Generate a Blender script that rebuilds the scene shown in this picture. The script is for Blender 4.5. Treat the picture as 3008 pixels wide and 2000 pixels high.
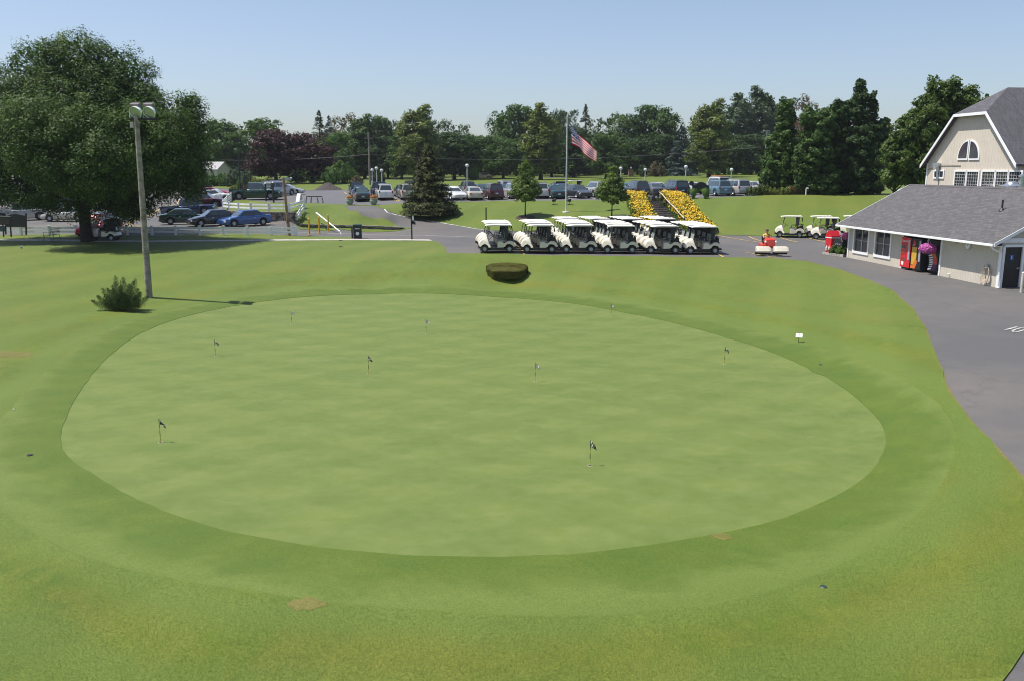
import bpy, bmesh, math, random
import numpy as np
from mathutils import Vector, Matrix, geometry
from mathutils.bvhtree import BVHTree
R=math.radians
scene=bpy.context.scene
for o in list(bpy.data.objects): bpy.data.objects.remove(o)
col=scene.collection
# ------------------------------------------------------------------ camera, sky, sun, exposure
H=5.9; PITCH=R(11.31); F=2520.0
cd=bpy.data.cameras.new('camera'); cam=bpy.data.objects.new('camera',cd); col.objects.link(cam)
cam.location=(0,0,H); cam.rotation_euler=(R(90)-PITCH,0,0)
cd.sensor_width=36; cd.lens=36*F/3008; cd.clip_start=0.1; cd.clip_end=6000
scene.camera=cam
SUN_EL=R(66); SUN_AZ=R(180-2)      # azimuth of the sun measured from +X, counter-clockwise: sun stands on the left
world=bpy.data.worlds.new("World"); scene.world=world; world.use_nodes=True
wn=world.node_tree; bg=wn.nodes['Background']
sky=wn.nodes.new('ShaderNodeTexSky'); sky.sky_type='NISHITA'; sky.sun_disc=False
sky.sun_elevation=SUN_EL; sky.sun_rotation=R(90)-SUN_AZ
sky.altitude=150; sky.air_density=1.0; sky.dust_density=1.3; sky.ozone_density=3.0
hs_=wn.nodes.new('ShaderNodeHueSaturation'); hs_.inputs['Saturation'].default_value=.84; wn.links.new(sky.outputs[0],hs_.inputs['Color']); tn_=wn.nodes.new('ShaderNodeMix'); tn_.data_type='RGBA'; tn_.blend_type='MULTIPLY'; tn_.inputs[0].default_value=1; tn_.inputs[7].default_value=(.985,.99,1.045,1); wn.links.new(hs_.outputs[0],tn_.inputs[6]); wn.links.new(tn_.outputs[2],bg.inputs[0]); bg.inputs[1].default_value=0.10
sl=bpy.data.lights.new('sun','SUN'); sl.energy=4.9; sl.angle=R(0.5); sl.color=(1.0,0.955,0.88)
so=bpy.data.objects.new('sun',sl); col.objects.link(so); so.location=(-60,0,80)
sdir=Vector((math.cos(SUN_EL)*math.cos(SUN_AZ),math.cos(SUN_EL)*math.sin(SUN_AZ),math.sin(SUN_EL)))
so.rotation_euler=sdir.to_track_quat('Z','Y').to_euler()
scene.view_settings.view_transform='Standard'; scene.view_settings.look='None'
scene.view_settings.exposure=0.47; scene.view_settings.gamma=1.0
scene.render.engine='CYCLES'
scene.cycles.volume_bounces=0; scene.cycles.filter_width=1.05
scene.cycles.transparent_max_bounces=12

# ------------------------------------------------------------------ helpers
def ray(px,py):
    u=(px-1504)/F; v=(1000-py)/F
    return Vector((u, math.cos(PITCH)+v*math.sin(PITCH), -math.sin(PITCH)+v*math.cos(PITCH)))
def at_z(px,py,z):
    d=ray(px,py); t=(z-H)/d.z; return Vector((d.x*t,d.y*t,z))
def at_d(px,py,D):
    d=ray(px,py); t=D/d.y; return Vector((d.x*t,D,H+d.z*t))
def link(o,parent=None):
    col.objects.link(o)
    if parent is not None: o.parent=parent
    return o
def tag(o,label=None,cat=None,group=None,kind=None):
    if label: o['label']=label
    if cat: o['category']=cat
    if group: o['group']=group
    if kind: o['kind']=kind
    return o
def empty(name,loc,rz=0.0,label=None,cat=None,group=None):
    o=bpy.data.objects.new(name,None); o.location=loc; o.rotation_euler=(0,0,rz); o.empty_display_size=.2
    col.objects.link(o); tag(o,label,cat,group); return o
def meshobj(name,mesh,mat=None,parent=None,loc=None,rz=None):
    o=bpy.data.objects.new(name,mesh); col.objects.link(o)
    if parent is not None: o.parent=parent
    if mat is not None:
        if not mesh.materials: mesh.materials.append(mat)
        else:
            if mesh.materials[0]!=mat:
                o.material_slots[0].link='OBJECT'; o.material_slots[0].material=mat
    if loc is not None: o.location=loc
    if rz is not None: o.rotation_euler=(0,0,rz)
    return o
class MB:
    def __init__(s): s.v=[]; s.f=[]
    def add(s,vs,fs):
        b=len(s.v); s.v+= [tuple(v) for v in vs]; s.f+=[tuple(i+b for i in f) for f in fs]; return s
    def box(s,c,d,rz=0.0,M=None):
        x,y,z=d[0]/2,d[1]/2,d[2]/2
        vs=[Vector((a*x,b*y,e*z)) for e in(-1,1) for a,b in((-1,-1),(1,-1),(1,1),(-1,1))]
        m=Matrix.Rotation(rz,3,'Z') if M is None else M
        vs=[m@v+Vector(c) for v in vs]
        return s.add(vs,[(3,2,1,0),(4,5,6,7),(0,1,5,4),(1,2,6,5),(2,3,7,6),(3,0,4,7)])
    def bx(s,x0,x1,y0,y1,z0,z1): return s.box(((x0+x1)/2,(y0+y1)/2,(z0+z1)/2),(x1-x0,y1-y0,z1-z0))
    def tube(s,p0,p1,r0,r1=None,n=8,caps=True):
        if r1 is None: r1=r0
        p0=Vector(p0);p1=Vector(p1); d=(p1-p0)
        if d.length<1e-6: return s
        q=d.normalized().to_track_quat('Z','Y'); vs=[]
        for p,r in((p0,r0),(p1,r1)):
            for i in range(n):
                a=2*math.pi*i/n; vs.append(p+q@Vector((r*math.cos(a),r*math.sin(a),0)))
        fs=[(i,(i+1)%n,n+(i+1)%n,n+i) for i in range(n)]
        if caps: fs+= [tuple(range(n-1,-1,-1)),tuple(range(n,2*n))]
        return s.add(vs,fs)
    def path(s,pts,r,n=8):
        rr=r if isinstance(r,(list,tuple)) else [r]*len(pts)
        for i in range(len(pts)-1): s.tube(pts[i],pts[i+1],rr[i],rr[i+1],n)
        return s
    def lathe(s,prof,c=(0,0,0),n=20,axis='Z'):
        vs=[];m=len(prof)
        for i in range(n):
            a=2*math.pi*i/n
            for r,z in prof:
                if axis=='Z': p=(r*math.cos(a),r*math.sin(a),z)
                elif axis=='Y': p=(r*math.cos(a),z,r*math.sin(a))
                else: p=(z,r*math.cos(a),r*math.sin(a))
                vs.append((p[0]+c[0],p[1]+c[1],p[2]+c[2]))
        fs=[]
        for i in range(n):
            j=(i+1)%n
            for k in range(m-1): fs.append((i*m+k,j*m+k,j*m+k+1,i*m+k+1))
        return s.add(vs,fs)
    def sphere(s,c,r,n=14,m=8,sc=(1,1,1)):
        prof=[(r*math.sin(math.pi*k/m)+1e-4,-r*math.cos(math.pi*k/m)) for k in range(m+1)]
        b=len(s.v); s.lathe(prof,(0,0,0),n)
        for i in range(b,len(s.v)):
            v=s.v[i]; s.v[i]=(v[0]*sc[0]+c[0],v[1]*sc[1]+c[1],v[2]*sc[2]+c[2])
        return s
    def prism(s,out,y0,y1,axis='Y'):
        n=len(out); f=lambda a,b,t:(a,t,b) if axis=='Y' else ((t,a,b) if axis=='X' else (a,b,t))
        vs=[f(a,b,y0) for a,b in out]+[f(a,b,y1) for a,b in out]
        fs=[(i,(i+1)%n,n+(i+1)%n,n+i) for i in range(n)]+[tuple(range(n-1,-1,-1)),tuple(range(n,2*n))]
        return s.add(vs,fs)
    def slab(s,out,hw,inset=.06,cut=.92):
        """side outline (x,z) swept across y with rounded shoulders; hw(x,z) gives half width"""
        cx=sum(p[0] for p in out)/len(out); cz=sum(p[1] for p in out)/len(out); n=len(out); vs=[]
        def ins(p,k):
            d=Vector((cx-p[0],cz-p[1])); l=d.length; 
            d=d/l if l>0 else d
            return (p[0]+d.x*k,p[1]+d.y*k)
        for t,k in((-1,inset),(-cut,inset*.25),(-.6,0),(.6,0),(cut,inset*.25),(1,inset)):
            for p in out:
                q=ins(p,k); vs.append((q[0],hw(*p)*t,q[1]))
        fs=[]
        for r in range(5):
            for i in range(n):
                j=(i+1)%n; fs.append((r*n+i,r*n+j,(r+1)*n+j,(r+1)*n+i))
        fs+=[tuple(range(n-1,-1,-1)),tuple(range(5*n,6*n))]
        return s.add(vs,fs)
    def mesh(s,name,smooth=False):
        me=bpy.data.meshes.new(name); me.from_pydata(s.v,[],s.f); me.validate()
        bm=bmesh.new(); bm.from_mesh(me); bmesh.ops.recalc_face_normals(bm,faces=bm.faces); bm.to_mesh(me); bm.free()
        if smooth:
            for p in me.polygons: p.use_smooth=True
            try:
                me.set_sharp_from_angle(angle=R(38))
            except Exception: pass
        return me
    def build(s,name,mat=None,parent=None,loc=None,rz=None,smooth=False):
        return meshobj(name,s.mesh(name,smooth),mat,parent,loc,rz)
def copy_tree(o,parent=None):
    c=o.copy(); col.objects.link(c); c.parent=parent
    for ch in list(o.children): copy_tree(ch,c)
    return c

# ------------------------------------------------------------------ materials
def newmat(name):
    m=bpy.data.materials.new(name); m.use_nodes=True
    nt=m.node_tree; return m,nt,nt.nodes['Principled BSDF']
def N(nt,t,**kw):
    n=nt.nodes.new(t)
    for k,v in kw.items(): setattr(n,k,v)
    return n
def mixc(nt,fac,a,b,mode='MIX'):
    n=nt.nodes.new('ShaderNodeMix'); n.data_type='RGBA'; n.blend_type=mode
    for s,v in ((0,fac),(6,a),(7,b)):
        if hasattr(v,'is_linked') or hasattr(v,'links'): nt.links.new(v,n.inputs[s])
        else: n.inputs[s].default_value=v if s==0 else (*v[:3],1)
    return n.outputs[2]
def noise(nt,scale,detail=3,rough=.55,vec=None,dist=0):
    n=nt.nodes.new('ShaderNodeTexNoise'); n.inputs['Scale'].default_value=scale; n.inputs['Detail'].default_value=detail
    n.inputs['Roughness'].default_value=rough; n.inputs['Distortion'].default_value=dist
    if vec is not None: nt.links.new(vec,n.inputs['Vector'])
    return n
def ramp(nt,src,stops):
    n=nt.nodes.new('ShaderNodeValToRGB'); e=n.color_ramp.elements
    while len(e)<len(stops): e.new(.5)
    for i,(p,c) in enumerate(stops):
        e[i].position=p; e[i].color=(c,c,c,1) if not hasattr(c,'__len__') else (*c[:3],1)
    nt.links.new(src,n.inputs[0]); return n.outputs[0]
def coords(nt,kind='Object',scale=(1,1,1),rot=(0,0,0)):
    t=nt.nodes.new('ShaderNodeTexCoord'); m=nt.nodes.new('ShaderNodeMapping')
    m.inputs['Scale'].default_value=scale; m.inputs['Rotation'].default_value=rot
    nt.links.new(t.outputs[kind],m.inputs[0]); return m.outputs[0]
def bump(nt,bsdf,h,strength=.3,dist=.02):
    b=nt.nodes.new('ShaderNodeBump'); b.inputs['Strength'].default_value=strength; b.inputs['Distance'].default_value=dist
    nt.links.new(h,b.inputs['Height']); nt.links.new(b.outputs[0],bsdf.inputs['Normal'])
MATS={}
def M(name,c,rough=.6,metal=0,var=.12,vs=6.0,coat=0,alpha=1,trans=0,bumps=0,emit=0):
    if name in MATS: return MATS[name]
    m,nt,b=newmat(name); MATS[name]=m
    b.inputs['Roughness'].default_value=rough; b.inputs['Metallic'].default_value=metal
    b.inputs['Coat Weight'].default_value=coat; b.inputs['Coat Roughness'].default_value=.06
    v=coords(nt); n=noise(nt,vs,4,.6,v)
    c2=tuple(max(0,x*(1-var*2)) for x in c); c3=tuple(min(1,x*(1+var)) for x in c)
    o=mixc(nt,ramp(nt,n.outputs[0],[(.3,0),(.7,1)]),c2,c3); nt.links.new(o,b.inputs['Base Color'])
    if bumps: bump(nt,b,n.outputs[0],bumps,.02)
    if trans: b.inputs['Transmission Weight'].default_value=trans; b.inputs['IOR'].default_value=1.3
    if alpha<1: b.inputs['Alpha'].default_value=alpha
    return m
# ------------------------------------------------------------------ terrain height field
CP=[] # control points (x,y,z)
def cpd(px,py,D): p=at_d(px,py,D); CP.append((p.x,p.y,p.z))
def cpz(px,py,z): p=at_z(px,py,z); CP.append((p.x,p.y,p.z))
d2s=1.27566
GREEN_D=[(135,1020),(150,960),(195,880),(260,808),(340,757),(440,724),(560,700),(700,683),(850,676),(1000,676),(1150,683),(1300,696),(1440,719),(1560,745),(1680,778),(1790,815),(1880,855),(1960,905),(2012,948),(2038,990),(2040,1030),(2012,1080),(1960,1122),(1880,1163),(1780,1200),(1650,1228),(1500,1255),(1350,1272),(1200,1280),(1050,1280),(900,1275),(750,1262),(620,1241),(500,1216),(400,1186),(300,1142),(220,1095),(165,1060)]
GREEN=[(a*d2s,b*d2s) for a,b in GREEN_D]
ZG=-1.4
for i,(a,b) in enumerate(GREEN):
    if i%2==0: cpz(a,b,ZG)
for a,b in((1500,1100),(900,1100),(2000,1100),(1500,1350),(800,1350),(2200,1300),(1400,950)): cpz(a,b,ZG-.02)
# surrounding lawn
for a,b,z in((1900,860,-.95),(1500,835,-1.15),(1100,835,-1.2),(700,860,-1.15),(400,890,-1.15),(150,1000,-1.2),(0,1200,-1.4),(-200,1400,-1.5),(0,1700,-1.5),(600,1850,-1.5),(1500,1900,-1.5),(2400,1800,-1.45),(2350,1000,-1.1),(2740,1215,-1.0),(2760,1400,-1.2),
    (0,830,-.6),(300,800,-.45),(700,790,-.4),(1100,790,-.35),(1500,790,-.35),(1900,800,-.4),(2300,850,-.6),(2500,900,-.6),
    (0,730,.05),(400,735,.05),(800,735,.1),(1150,740,.15),(-500,760,.0),(-600,1000,-.8)): cpz(a,b,z)
# road by the carts and apron of the small building
for a in(1310,1500,1700,1900,2140,2270): cpz(a,754,.25)
for a,b,z in((2462,793,.12),(2600,850,-.02),(2700,960,-.3),(2760,1090,-.55),(2900,1290,-.8),(3050,1450,-.95),(3100,1700,-1.1),(3000,1950,-1.3),(2850,2200,-1.4),
    (2930,848,0.05),(2489,757,.12),(3000,870,0.0),(3050,1000,-.3),(2700,790,.08),(2300,735,.18),(1400,715,.15),(1800,715,.15),(2200,712,.12),(1300,700,.12)): cpz(a,b,z)
for a,b in((1500,680),(1650,682),(1800,684),(1950,688),(2105,691),(2273,695),(2400,697),(2500,699)): cpz(a,b,0.02)
CP.append((28,58,.05)); CP.append((40,50,.3)); CP.append((34,66,.6)); CP.append((45,62,.6)); 
for a,b,z in((1448,677,.04),(1400,673,.08),(1340,662,.3),(1270,650,.6),(1223,641,.85),(1195,636,1.05),(1160,628,1.35),(1137,618,1.75),(1213,672,.15),(1153,656,.5),(1106,645,.85),(1060,634,1.25),(1025,620,1.7)): cpz(a,b,z)
# upper lot front edge and lot
for a,b in((900,598),(960,600),(1020,601),(1123,600),(1300,594),(1500,592),(1700,590),(1850,589),(1950,586),(2100,581),(2250,577),(2400,576)): cpd(a,b,96.5)
for a,b in((800,591),(1129,589),(1388,588),(1630,585),(1978,579),(2155,577)): cpd(a,b,100)
for a,b in((1047,574),(1372,573),(1680,572),(2100,568)): cpd(a,b,118)
for a,b in((868,560),(1100,558),(1500,556.5),(1900,553.5),(2250,553)): cpd(a,b,135)
for a,b in((1420,528),(1000,531)): cpd(a,b,195)
for a,b in((2020,517),(2300,515),(1700,523)): cpd(a,b,203)
for a,b,z in((1153,668,.12),(1000,672,.15),(900,674,.2)): cpz(a,b,z)
# island with retaining walls
def cline(pts,off,k=7):
    for p,q in zip(pts,pts[1:]):
        for i in range(k): t=i/k; cpd(p[0]+(q[0]-p[0])*t,p[1]+(q[1]-p[1])*t,p[2]+(q[2]-p[2])*t+off)
cline([(866,659,86),(800,657,87),(740,655,88),(690,650,90.5),(653,640,93)],-.30)
cline([(866,660.5,86),(800,658.5,87),(740,656.5,88),(690,651.5,90.5),(653,641.5,93)],-1.0)
cline([(866,627,86),(800,626,87),(740,625,88),(690,623,90.5),(656,619,93)],.12)
for (a,b,D),(a2,b2,D2) in zip([(866,627,86),(800,626,87),(740,625,88),(690,623,90.5)],[(800,626,87),(740,625,88),(690,623,90.5),(656,619,93)]):
    for i in range(7):
        t=i/7; p=at_d(a+(a2-a)*t,b+(b2-b)*t,D+(D2-D)*t)
        for dy,dz in((.7,.03),(1.6,.10),(3.2,.26),(5.5,.45)): CP.append((p.x,p.y+dy,p.z+dz))
cline([(880,673.5,86),(1000,674,85.7),(1100,675.5,85.7),(1184,677.5,85.5)],-.3,8)
cline([(880,664,86),(1000,667,85.7),(1100,669,85.7),(1184,673,85.5)],.12,8)
for a,b,D in((930,640,89),(1000,630,90),(760,599,96.5),(830,598,96.5),(700,594,98)): cpd(a,b,D)
for a in(680,720,760,800,840,880): cpd(a,588.3,100.5); cpd(a,580.5,108); cpd(a,573,117)
# left lot
for a in(500,560,620,680,740,800,850): cpd(a,658.5,83.4); cpd(a,664,80.5)
for a,b,D in((-300,693,74),(0,693,74),(450,694,74),(870,694,75.5),(1030,697,77),(721,664,80.5),(553,662,81),(300,668,79),(50,670,79),(556,640,94),(300,640,94),(0,640,94),(600,612,104),(300,612,106),(581,567,150),(300,570,150),(0,572,150),(680,556,150)): cpd(a,b,D)
for a,b,D in((700,541,166),(930,541,166),(600,535,190)): cpd(a,b,D)
for p in((-300,-60,-1.5),(300,-60,-1.5),(0,-30,-1.6),(-60,10,-1.5),(60,10,-.8),(-160,80,.2),(160,80,2.5),(-300,200,3),(300,200,4.6),(-160,260,4.2),(0,260,4.3),(160,260,4.8),(-400,500,5.0),(0,500,5.0),(400,500,5.2),(60,100,3.0),(75,140,3.3),(-110,110,1.2),(90,80,2.2),(48,92,2.8)): CP.append(p)
cp=np.array(CP,float)
def kern(d2): return np.sqrt(d2+0.25**2)
_n=len(cp); A=np.zeros((_n+3,_n+3)); dd=((cp[:,None,:2]-cp[None,:,:2])**2).sum(-1)
A[:_n,:_n]=kern(dd)+np.eye(_n)*-0.03; A[:_n,_n]=1; A[:_n,_n+1:]=cp[:,:2]; A[_n,:_n]=1; A[_n+1:,:_n]=cp[:,:2].T
_w=np.linalg.lstsq(A,np.concatenate([cp[:,2],[0,0,0]]),rcond=None)[0]
def hz_arr(P):
    P=np.asarray(P,float); out=np.empty(len(P))
    for i in range(0,len(P),4000):
        q=P[i:i+4000]; d=((q[:,None,:]-cp[None,:,:2])**2).sum(-1)
        out[i:i+4000]=kern(d)@_w[:_n]+_w[_n]+q@_w[_n+1:]
    far=np.hypot(P[:,0],P[:,1]); t=np.clip((far-330)/170,0,1)
    return out*(1-t)+5.0*t
def hz(x,y): return float(hz_arr([(x,y)])[0])
def onray(px,py,tmin=6):
    d=ray(px,py); ts=np.concatenate([np.arange(tmin,140,.5),np.arange(140,420,1.5)])
    X=d.x*ts; Y=d.y*ts; Z=H+d.z*ts; g=hz_arr(np.stack([X,Y],1)); s=Z-g
    k=np.where(s<0)[0]
    if len(k)==0: i=len(ts)-1; return Vector((X[i],Y[i],g[i]))
    i=k[0]
    if i==0: return Vector((X[0],Y[0],g[0]))
    a,b=ts[i-1],ts[i]
    for _ in range(12):
        m=(a+b)/2
        if H+d.z*m-hz(d.x*m,d.y*m)<0: b=m
        else: a=m
    return Vector((d.x*a,d.y*a,hz(d.x*a,d.y*a)))
def atD(px,D):
    """a point on the ground in image column px, D metres away"""
    x=(px-1504)/F*D*1.0
    for _ in range(3):
        z=hz(x,D)
        # column correction: depth along the optical axis
        dep=D*math.cos(PITCH)+(H-z)*math.sin(PITCH); x=(px-1504)/F*dep
    return Vector((x,D,hz(x,D)))
def smooth_poly(pts,it=2,closed=True):
    for _ in range(it):
        o=[];n=len(pts)
        for i in range(n if closed else n-1):
            a=pts[i];b=pts[(i+1)%n]
            o+= [(a[0]*.75+b[0]*.25,a[1]*.75+b[1]*.25),(a[0]*.25+b[0]*.75,a[1]*.25+b[1]*.75)]
        if not closed: o=[pts[0]]+o+[pts[-1]]
        pts=o
    return pts
def to_world(poly): return [tuple(onray(*p)[:2]) for p in poly]
def resamp(P,step):
    out=[];n=len(P)
    for i in range(n):
        a=Vector(P[i]);b=Vector(P[(i+1)%n]); L=(b-a).length; st=step if min(a.length,b.length)<250 else 60
        k=max(1,int(L/st))
        for j in range(k): out.append(tuple(a.lerp(b,j/k)))
    return out
W_green=smooth_poly(to_world(GREEN),1)
def offset_poly(P,dfun):
    n=len(P);o=[]
    c=Vector((sum(p[0] for p in P)/n,sum(p[1] for p in P)/n))
    for i in range(n):
        a=Vector(P[i-1]);b=Vector(P[(i+1)%n]); t=(b-a).normalized(); nn=Vector((t.y,-t.x))
        if (Vector(P[i])-c).dot(nn)<0: nn=-nn
        q=Vector(P[i])+nn*dfun(P[i]); o.append((q.x,q.y))
    return o
gc=Vector((sum(p[0] for p in W_green)/len(W_green),sum(p[1] for p in W_green)/len(W_green)))
W_collar=offset_poly(W_green,lambda p:1.9+.25*math.sin(p[0]*.5)+.5*max(0,(20-p[1])/10))
NEAR=[(-700,692),(0,692),(450,693),(874,694.5),(1032,698),(1040,706),(1265,706),(1290,715),(1305,727),(1311,744),(1420,746),(1560,750),(1760,753),(2000,755),(2140,757),(2271,759),(2373,769),(2462,791),(2551,823),(2628,861),(2679,906),(2717,963),(2743,1033),(2775,1123),(2819,1193),(2870,1257),(2921,1308),(2972,1365),(3010,1412),(3085,1520),(3120,1650),(3110,1780),(3030,1880),(2965,1965),(2900,2060),(2780,2250)]
TOE=[(2520,700),(2400,697),(2273,695),(2105,691),(1950,688),(1800,684),(1650,682),(1545,680.5),(1497,680),(1448,677),(1400,673),(1340,662),(1270,650),(1223,641),(1195,636),(1160,628),(1137,617.6),(1123,603.6)]
RAMPL=[(999,601),(1013,607),(1025,619),(1060,633),(1106,644),(1153,655),(1213,670)]
BANKTOP=[(1123,603.6),(1150,600.5),(1200,597.5),(1300,594),(1400,593.5),(1600,591),(1850,589),(2013,583),(2100,581),(2196,578)]
ISLTOP=[(999,601),(967,599.5),(897,598),(850,595.5),(789,595.5),(725,589),(687,589.5),(662,597)]
def tw(l): return to_world(l)
wn_=tw(NEAR)
ext=[(wn_[-1][0]+12,wn_[-1][1]-3),(60,10),(60,62),(38,66)]
W_low=wn_+ext+tw(TOE[:17])+tw(RAMPL)[::-1][:0]+tw([(1100,606),(1030,604)])+tw(RAMPL[1:])+[tuple(onray(1183,677)[:2]),tuple(onray(1000,673.5)[:2]),tuple(onray(880,674)[:2]),tuple(at_d(868,660,85.8)[:2]),tuple(at_d(800,657,86.8)[:2]),tuple(at_d(740,655,87.8)[:2]),tuple(at_d(690,650,90.3)[:2]),tuple(at_d(653,640,92.8)[:2])]+tw([(658,598),(686,585),(690,562),(680,554),(600,554)])+[(-75,158),(-170,150),(-260,90)]
W_up=tw(ISLTOP[::-1])+tw([(1030,602),(1100,604)])+tw(BANKTOP)+tw([(2245,575),(2248,556),(1900,553.6),(1597,557),(1157,558.3),(1000,559),(868,560.3),(690,562)])
W_walk=tw([(-700,704.5),(0,704.5),(450,708.5),(700,706.5),(1000,703.8),(1040,703.8),(1200,704.2),(1262,705.5),(1270,709),(1200,707.8),(1040,707),(1000,707),(700,709.8),(450,712),(0,708.3),(-700,708.3)])
W_road=[]  # far road
for px_,D in((560,168),(700,186),(900,196),(1400,199),(2000,208),(2500,214)): W_road.append(tuple(atD(px_,D)[:2]))
for px_,D in((2500,219),(2000,213),(1400,204),(900,201),(700,191),(560,173)): W_road.append(tuple(atD(px_,D)[:2]))
def inpoly(P,poly):
    P=np.asarray(P); x=P[:,0];y=P[:,1]; r=np.zeros(len(P),bool); q=np.asarray(poly); n=len(q); j=n-1
    for i in range(n):
        xi,yi=q[i];xj,yj=q[j]
        c=((yi>y)!=(yj>y))&(x<(xj-xi)*(y-yi)/(yj-yi+1e-12)+xi); r^=c; j=i
    return r
_rj=random.Random(12)
def jit(P,a): return [(x+_rj.uniform(-a,a),y+_rj.uniform(-a,a)) for x,y in P]
POLYS=[('putting_green',jit(resamp(W_green,.45),.022)),('collar',jit(resamp(W_collar,.5),.05)),('walkway',resamp(W_walk,2)),('parking_lot',resamp(W_up,2)),('road',jit(resamp(W_low,.5),.045)),('far_road',resamp(W_road,6))]
verts=[];edges=[]
for nme,P in POLYS:
    b=len(verts); verts+=P; edges+=[(b+i,b+(i+1)%len(P)) for i in range(len(P))]
rs=np.random.RandomState(3)
def grid(x0,x1,y0,y1,s,skip=None):
    o=[]
    for x in np.arange(x0,x1,s):
        for y in np.arange(y0,y1,s):
            if skip and skip[0]<x<skip[1] and skip[2]<y<skip[3]: continue
            o.append((x+rs.uniform(-.2,.2)*s,y+rs.uniform(-.2,.2)*s))
    return o
pts=grid(-45,48,4,104,1.0)+grid(-140,140,-20,230,3.2,(-46,49,3,105))+grid(-420,420,-60,520,20,(-142,142,-22,232))
bnd=np.array(verts); pts=np.array(pts)
keep=[]
for i in range(0,len(pts),2000):
    d=((pts[i:i+2000,None,:]-bnd[None,:,:])**2).sum(-1).min(1); keep.append(d>.12)
pts=pts[np.concatenate(keep)]
for a in range(0,360,20): verts.append((950*math.cos(R(a)),100+950*math.sin(R(a))))
allv=[Vector(v) for v in verts]+[Vector(v) for v in pts]
cv,ce,cf,_,_,_=geometry.delaunay_2d_cdt(allv,edges,[],0,1e-4)
V2=np.array([(v.x,v.y) for v in cv]); Z=hz_arr(V2); T=np.array([f for f in cf if len(f)==3])
cen=V2[T].mean(1); cls=np.full(len(T),'lawn',dtype=object); un=np.ones(len(T),bool)
for nme,P in POLYS:
    m=inpoly(cen,P)&un; cls[m]=nme; un&=~m
TERR=BVHTree.FromPolygons([(a[0],a[1],z) for a,z in zip(V2,Z)],[tuple(t) for t in T])
def gz(x,y):
    h=TERR.ray_cast(Vector((x,y,60)),Vector((0,0,-1)))
    return h[0].z if h[0] else hz(x,y)
# signed distance to the green edge (drives the curved mowing stripes)
gp=np.array(resamp(W_green,.4))
DG=np.empty(len(V2))
for i in range(0,len(V2),2000): DG[i:i+2000]=np.sqrt(((V2[i:i+2000,None,:]-gp[None])**2).sum(-1).min(1))
DG=np.where(inpoly(V2,W_green),-DG,DG)
DROP={'road':-.03,'parking_lot':-.03,'far_road':-.02,'walkway':.02,'putting_green':-.012,'collar':0,'lawn':0.0}
_RJ=None
def region(name,mat,extra=None,label=None):
    sel=T[cls==name]; used=np.unique(sel); mp={u:i for i,u in enumerate(used)}
    dz=DROP.get(name,0); vs=[(V2[u][0],V2[u][1],Z[u]+dz) for u in used]; fs=[tuple(mp[i] for i in t) for t in sel]
    # skirts along the rim so that the small steps are closed
    cnt={}
    for f in fs:
        for k in range(3):
            e=(f[k],f[(k+1)%3]); key=tuple(sorted(e)); cnt.setdefault(key,[]).append(e)
    if dz>=0:
        low={}
        for key,l in list(cnt.items()):
            if len(l)==1:
                a,b=l[0]
                for q in(a,b):
                    if q not in low: low[q]=len(vs); vs.append(vs[q]); vs.append((vs[q][0],vs[q][1],vs[q][2]-.09))
                fs.append((low[b],low[a],low[a]+1,low[b]+1))
    me=bpy.data.meshes.new(name); me.from_pydata(vs,[],fs)
    for p in me.polygons: p.use_smooth=True
    at=me.attributes.new('dg','FLOAT','POINT'); dv=[DG[u] for u in used]; dv+= [0]*(len(vs)-len(dv)); at.data.foreach_set('value',dv)
    o=meshobj(name,me,mat); o['kind']='structure'; return o
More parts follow.
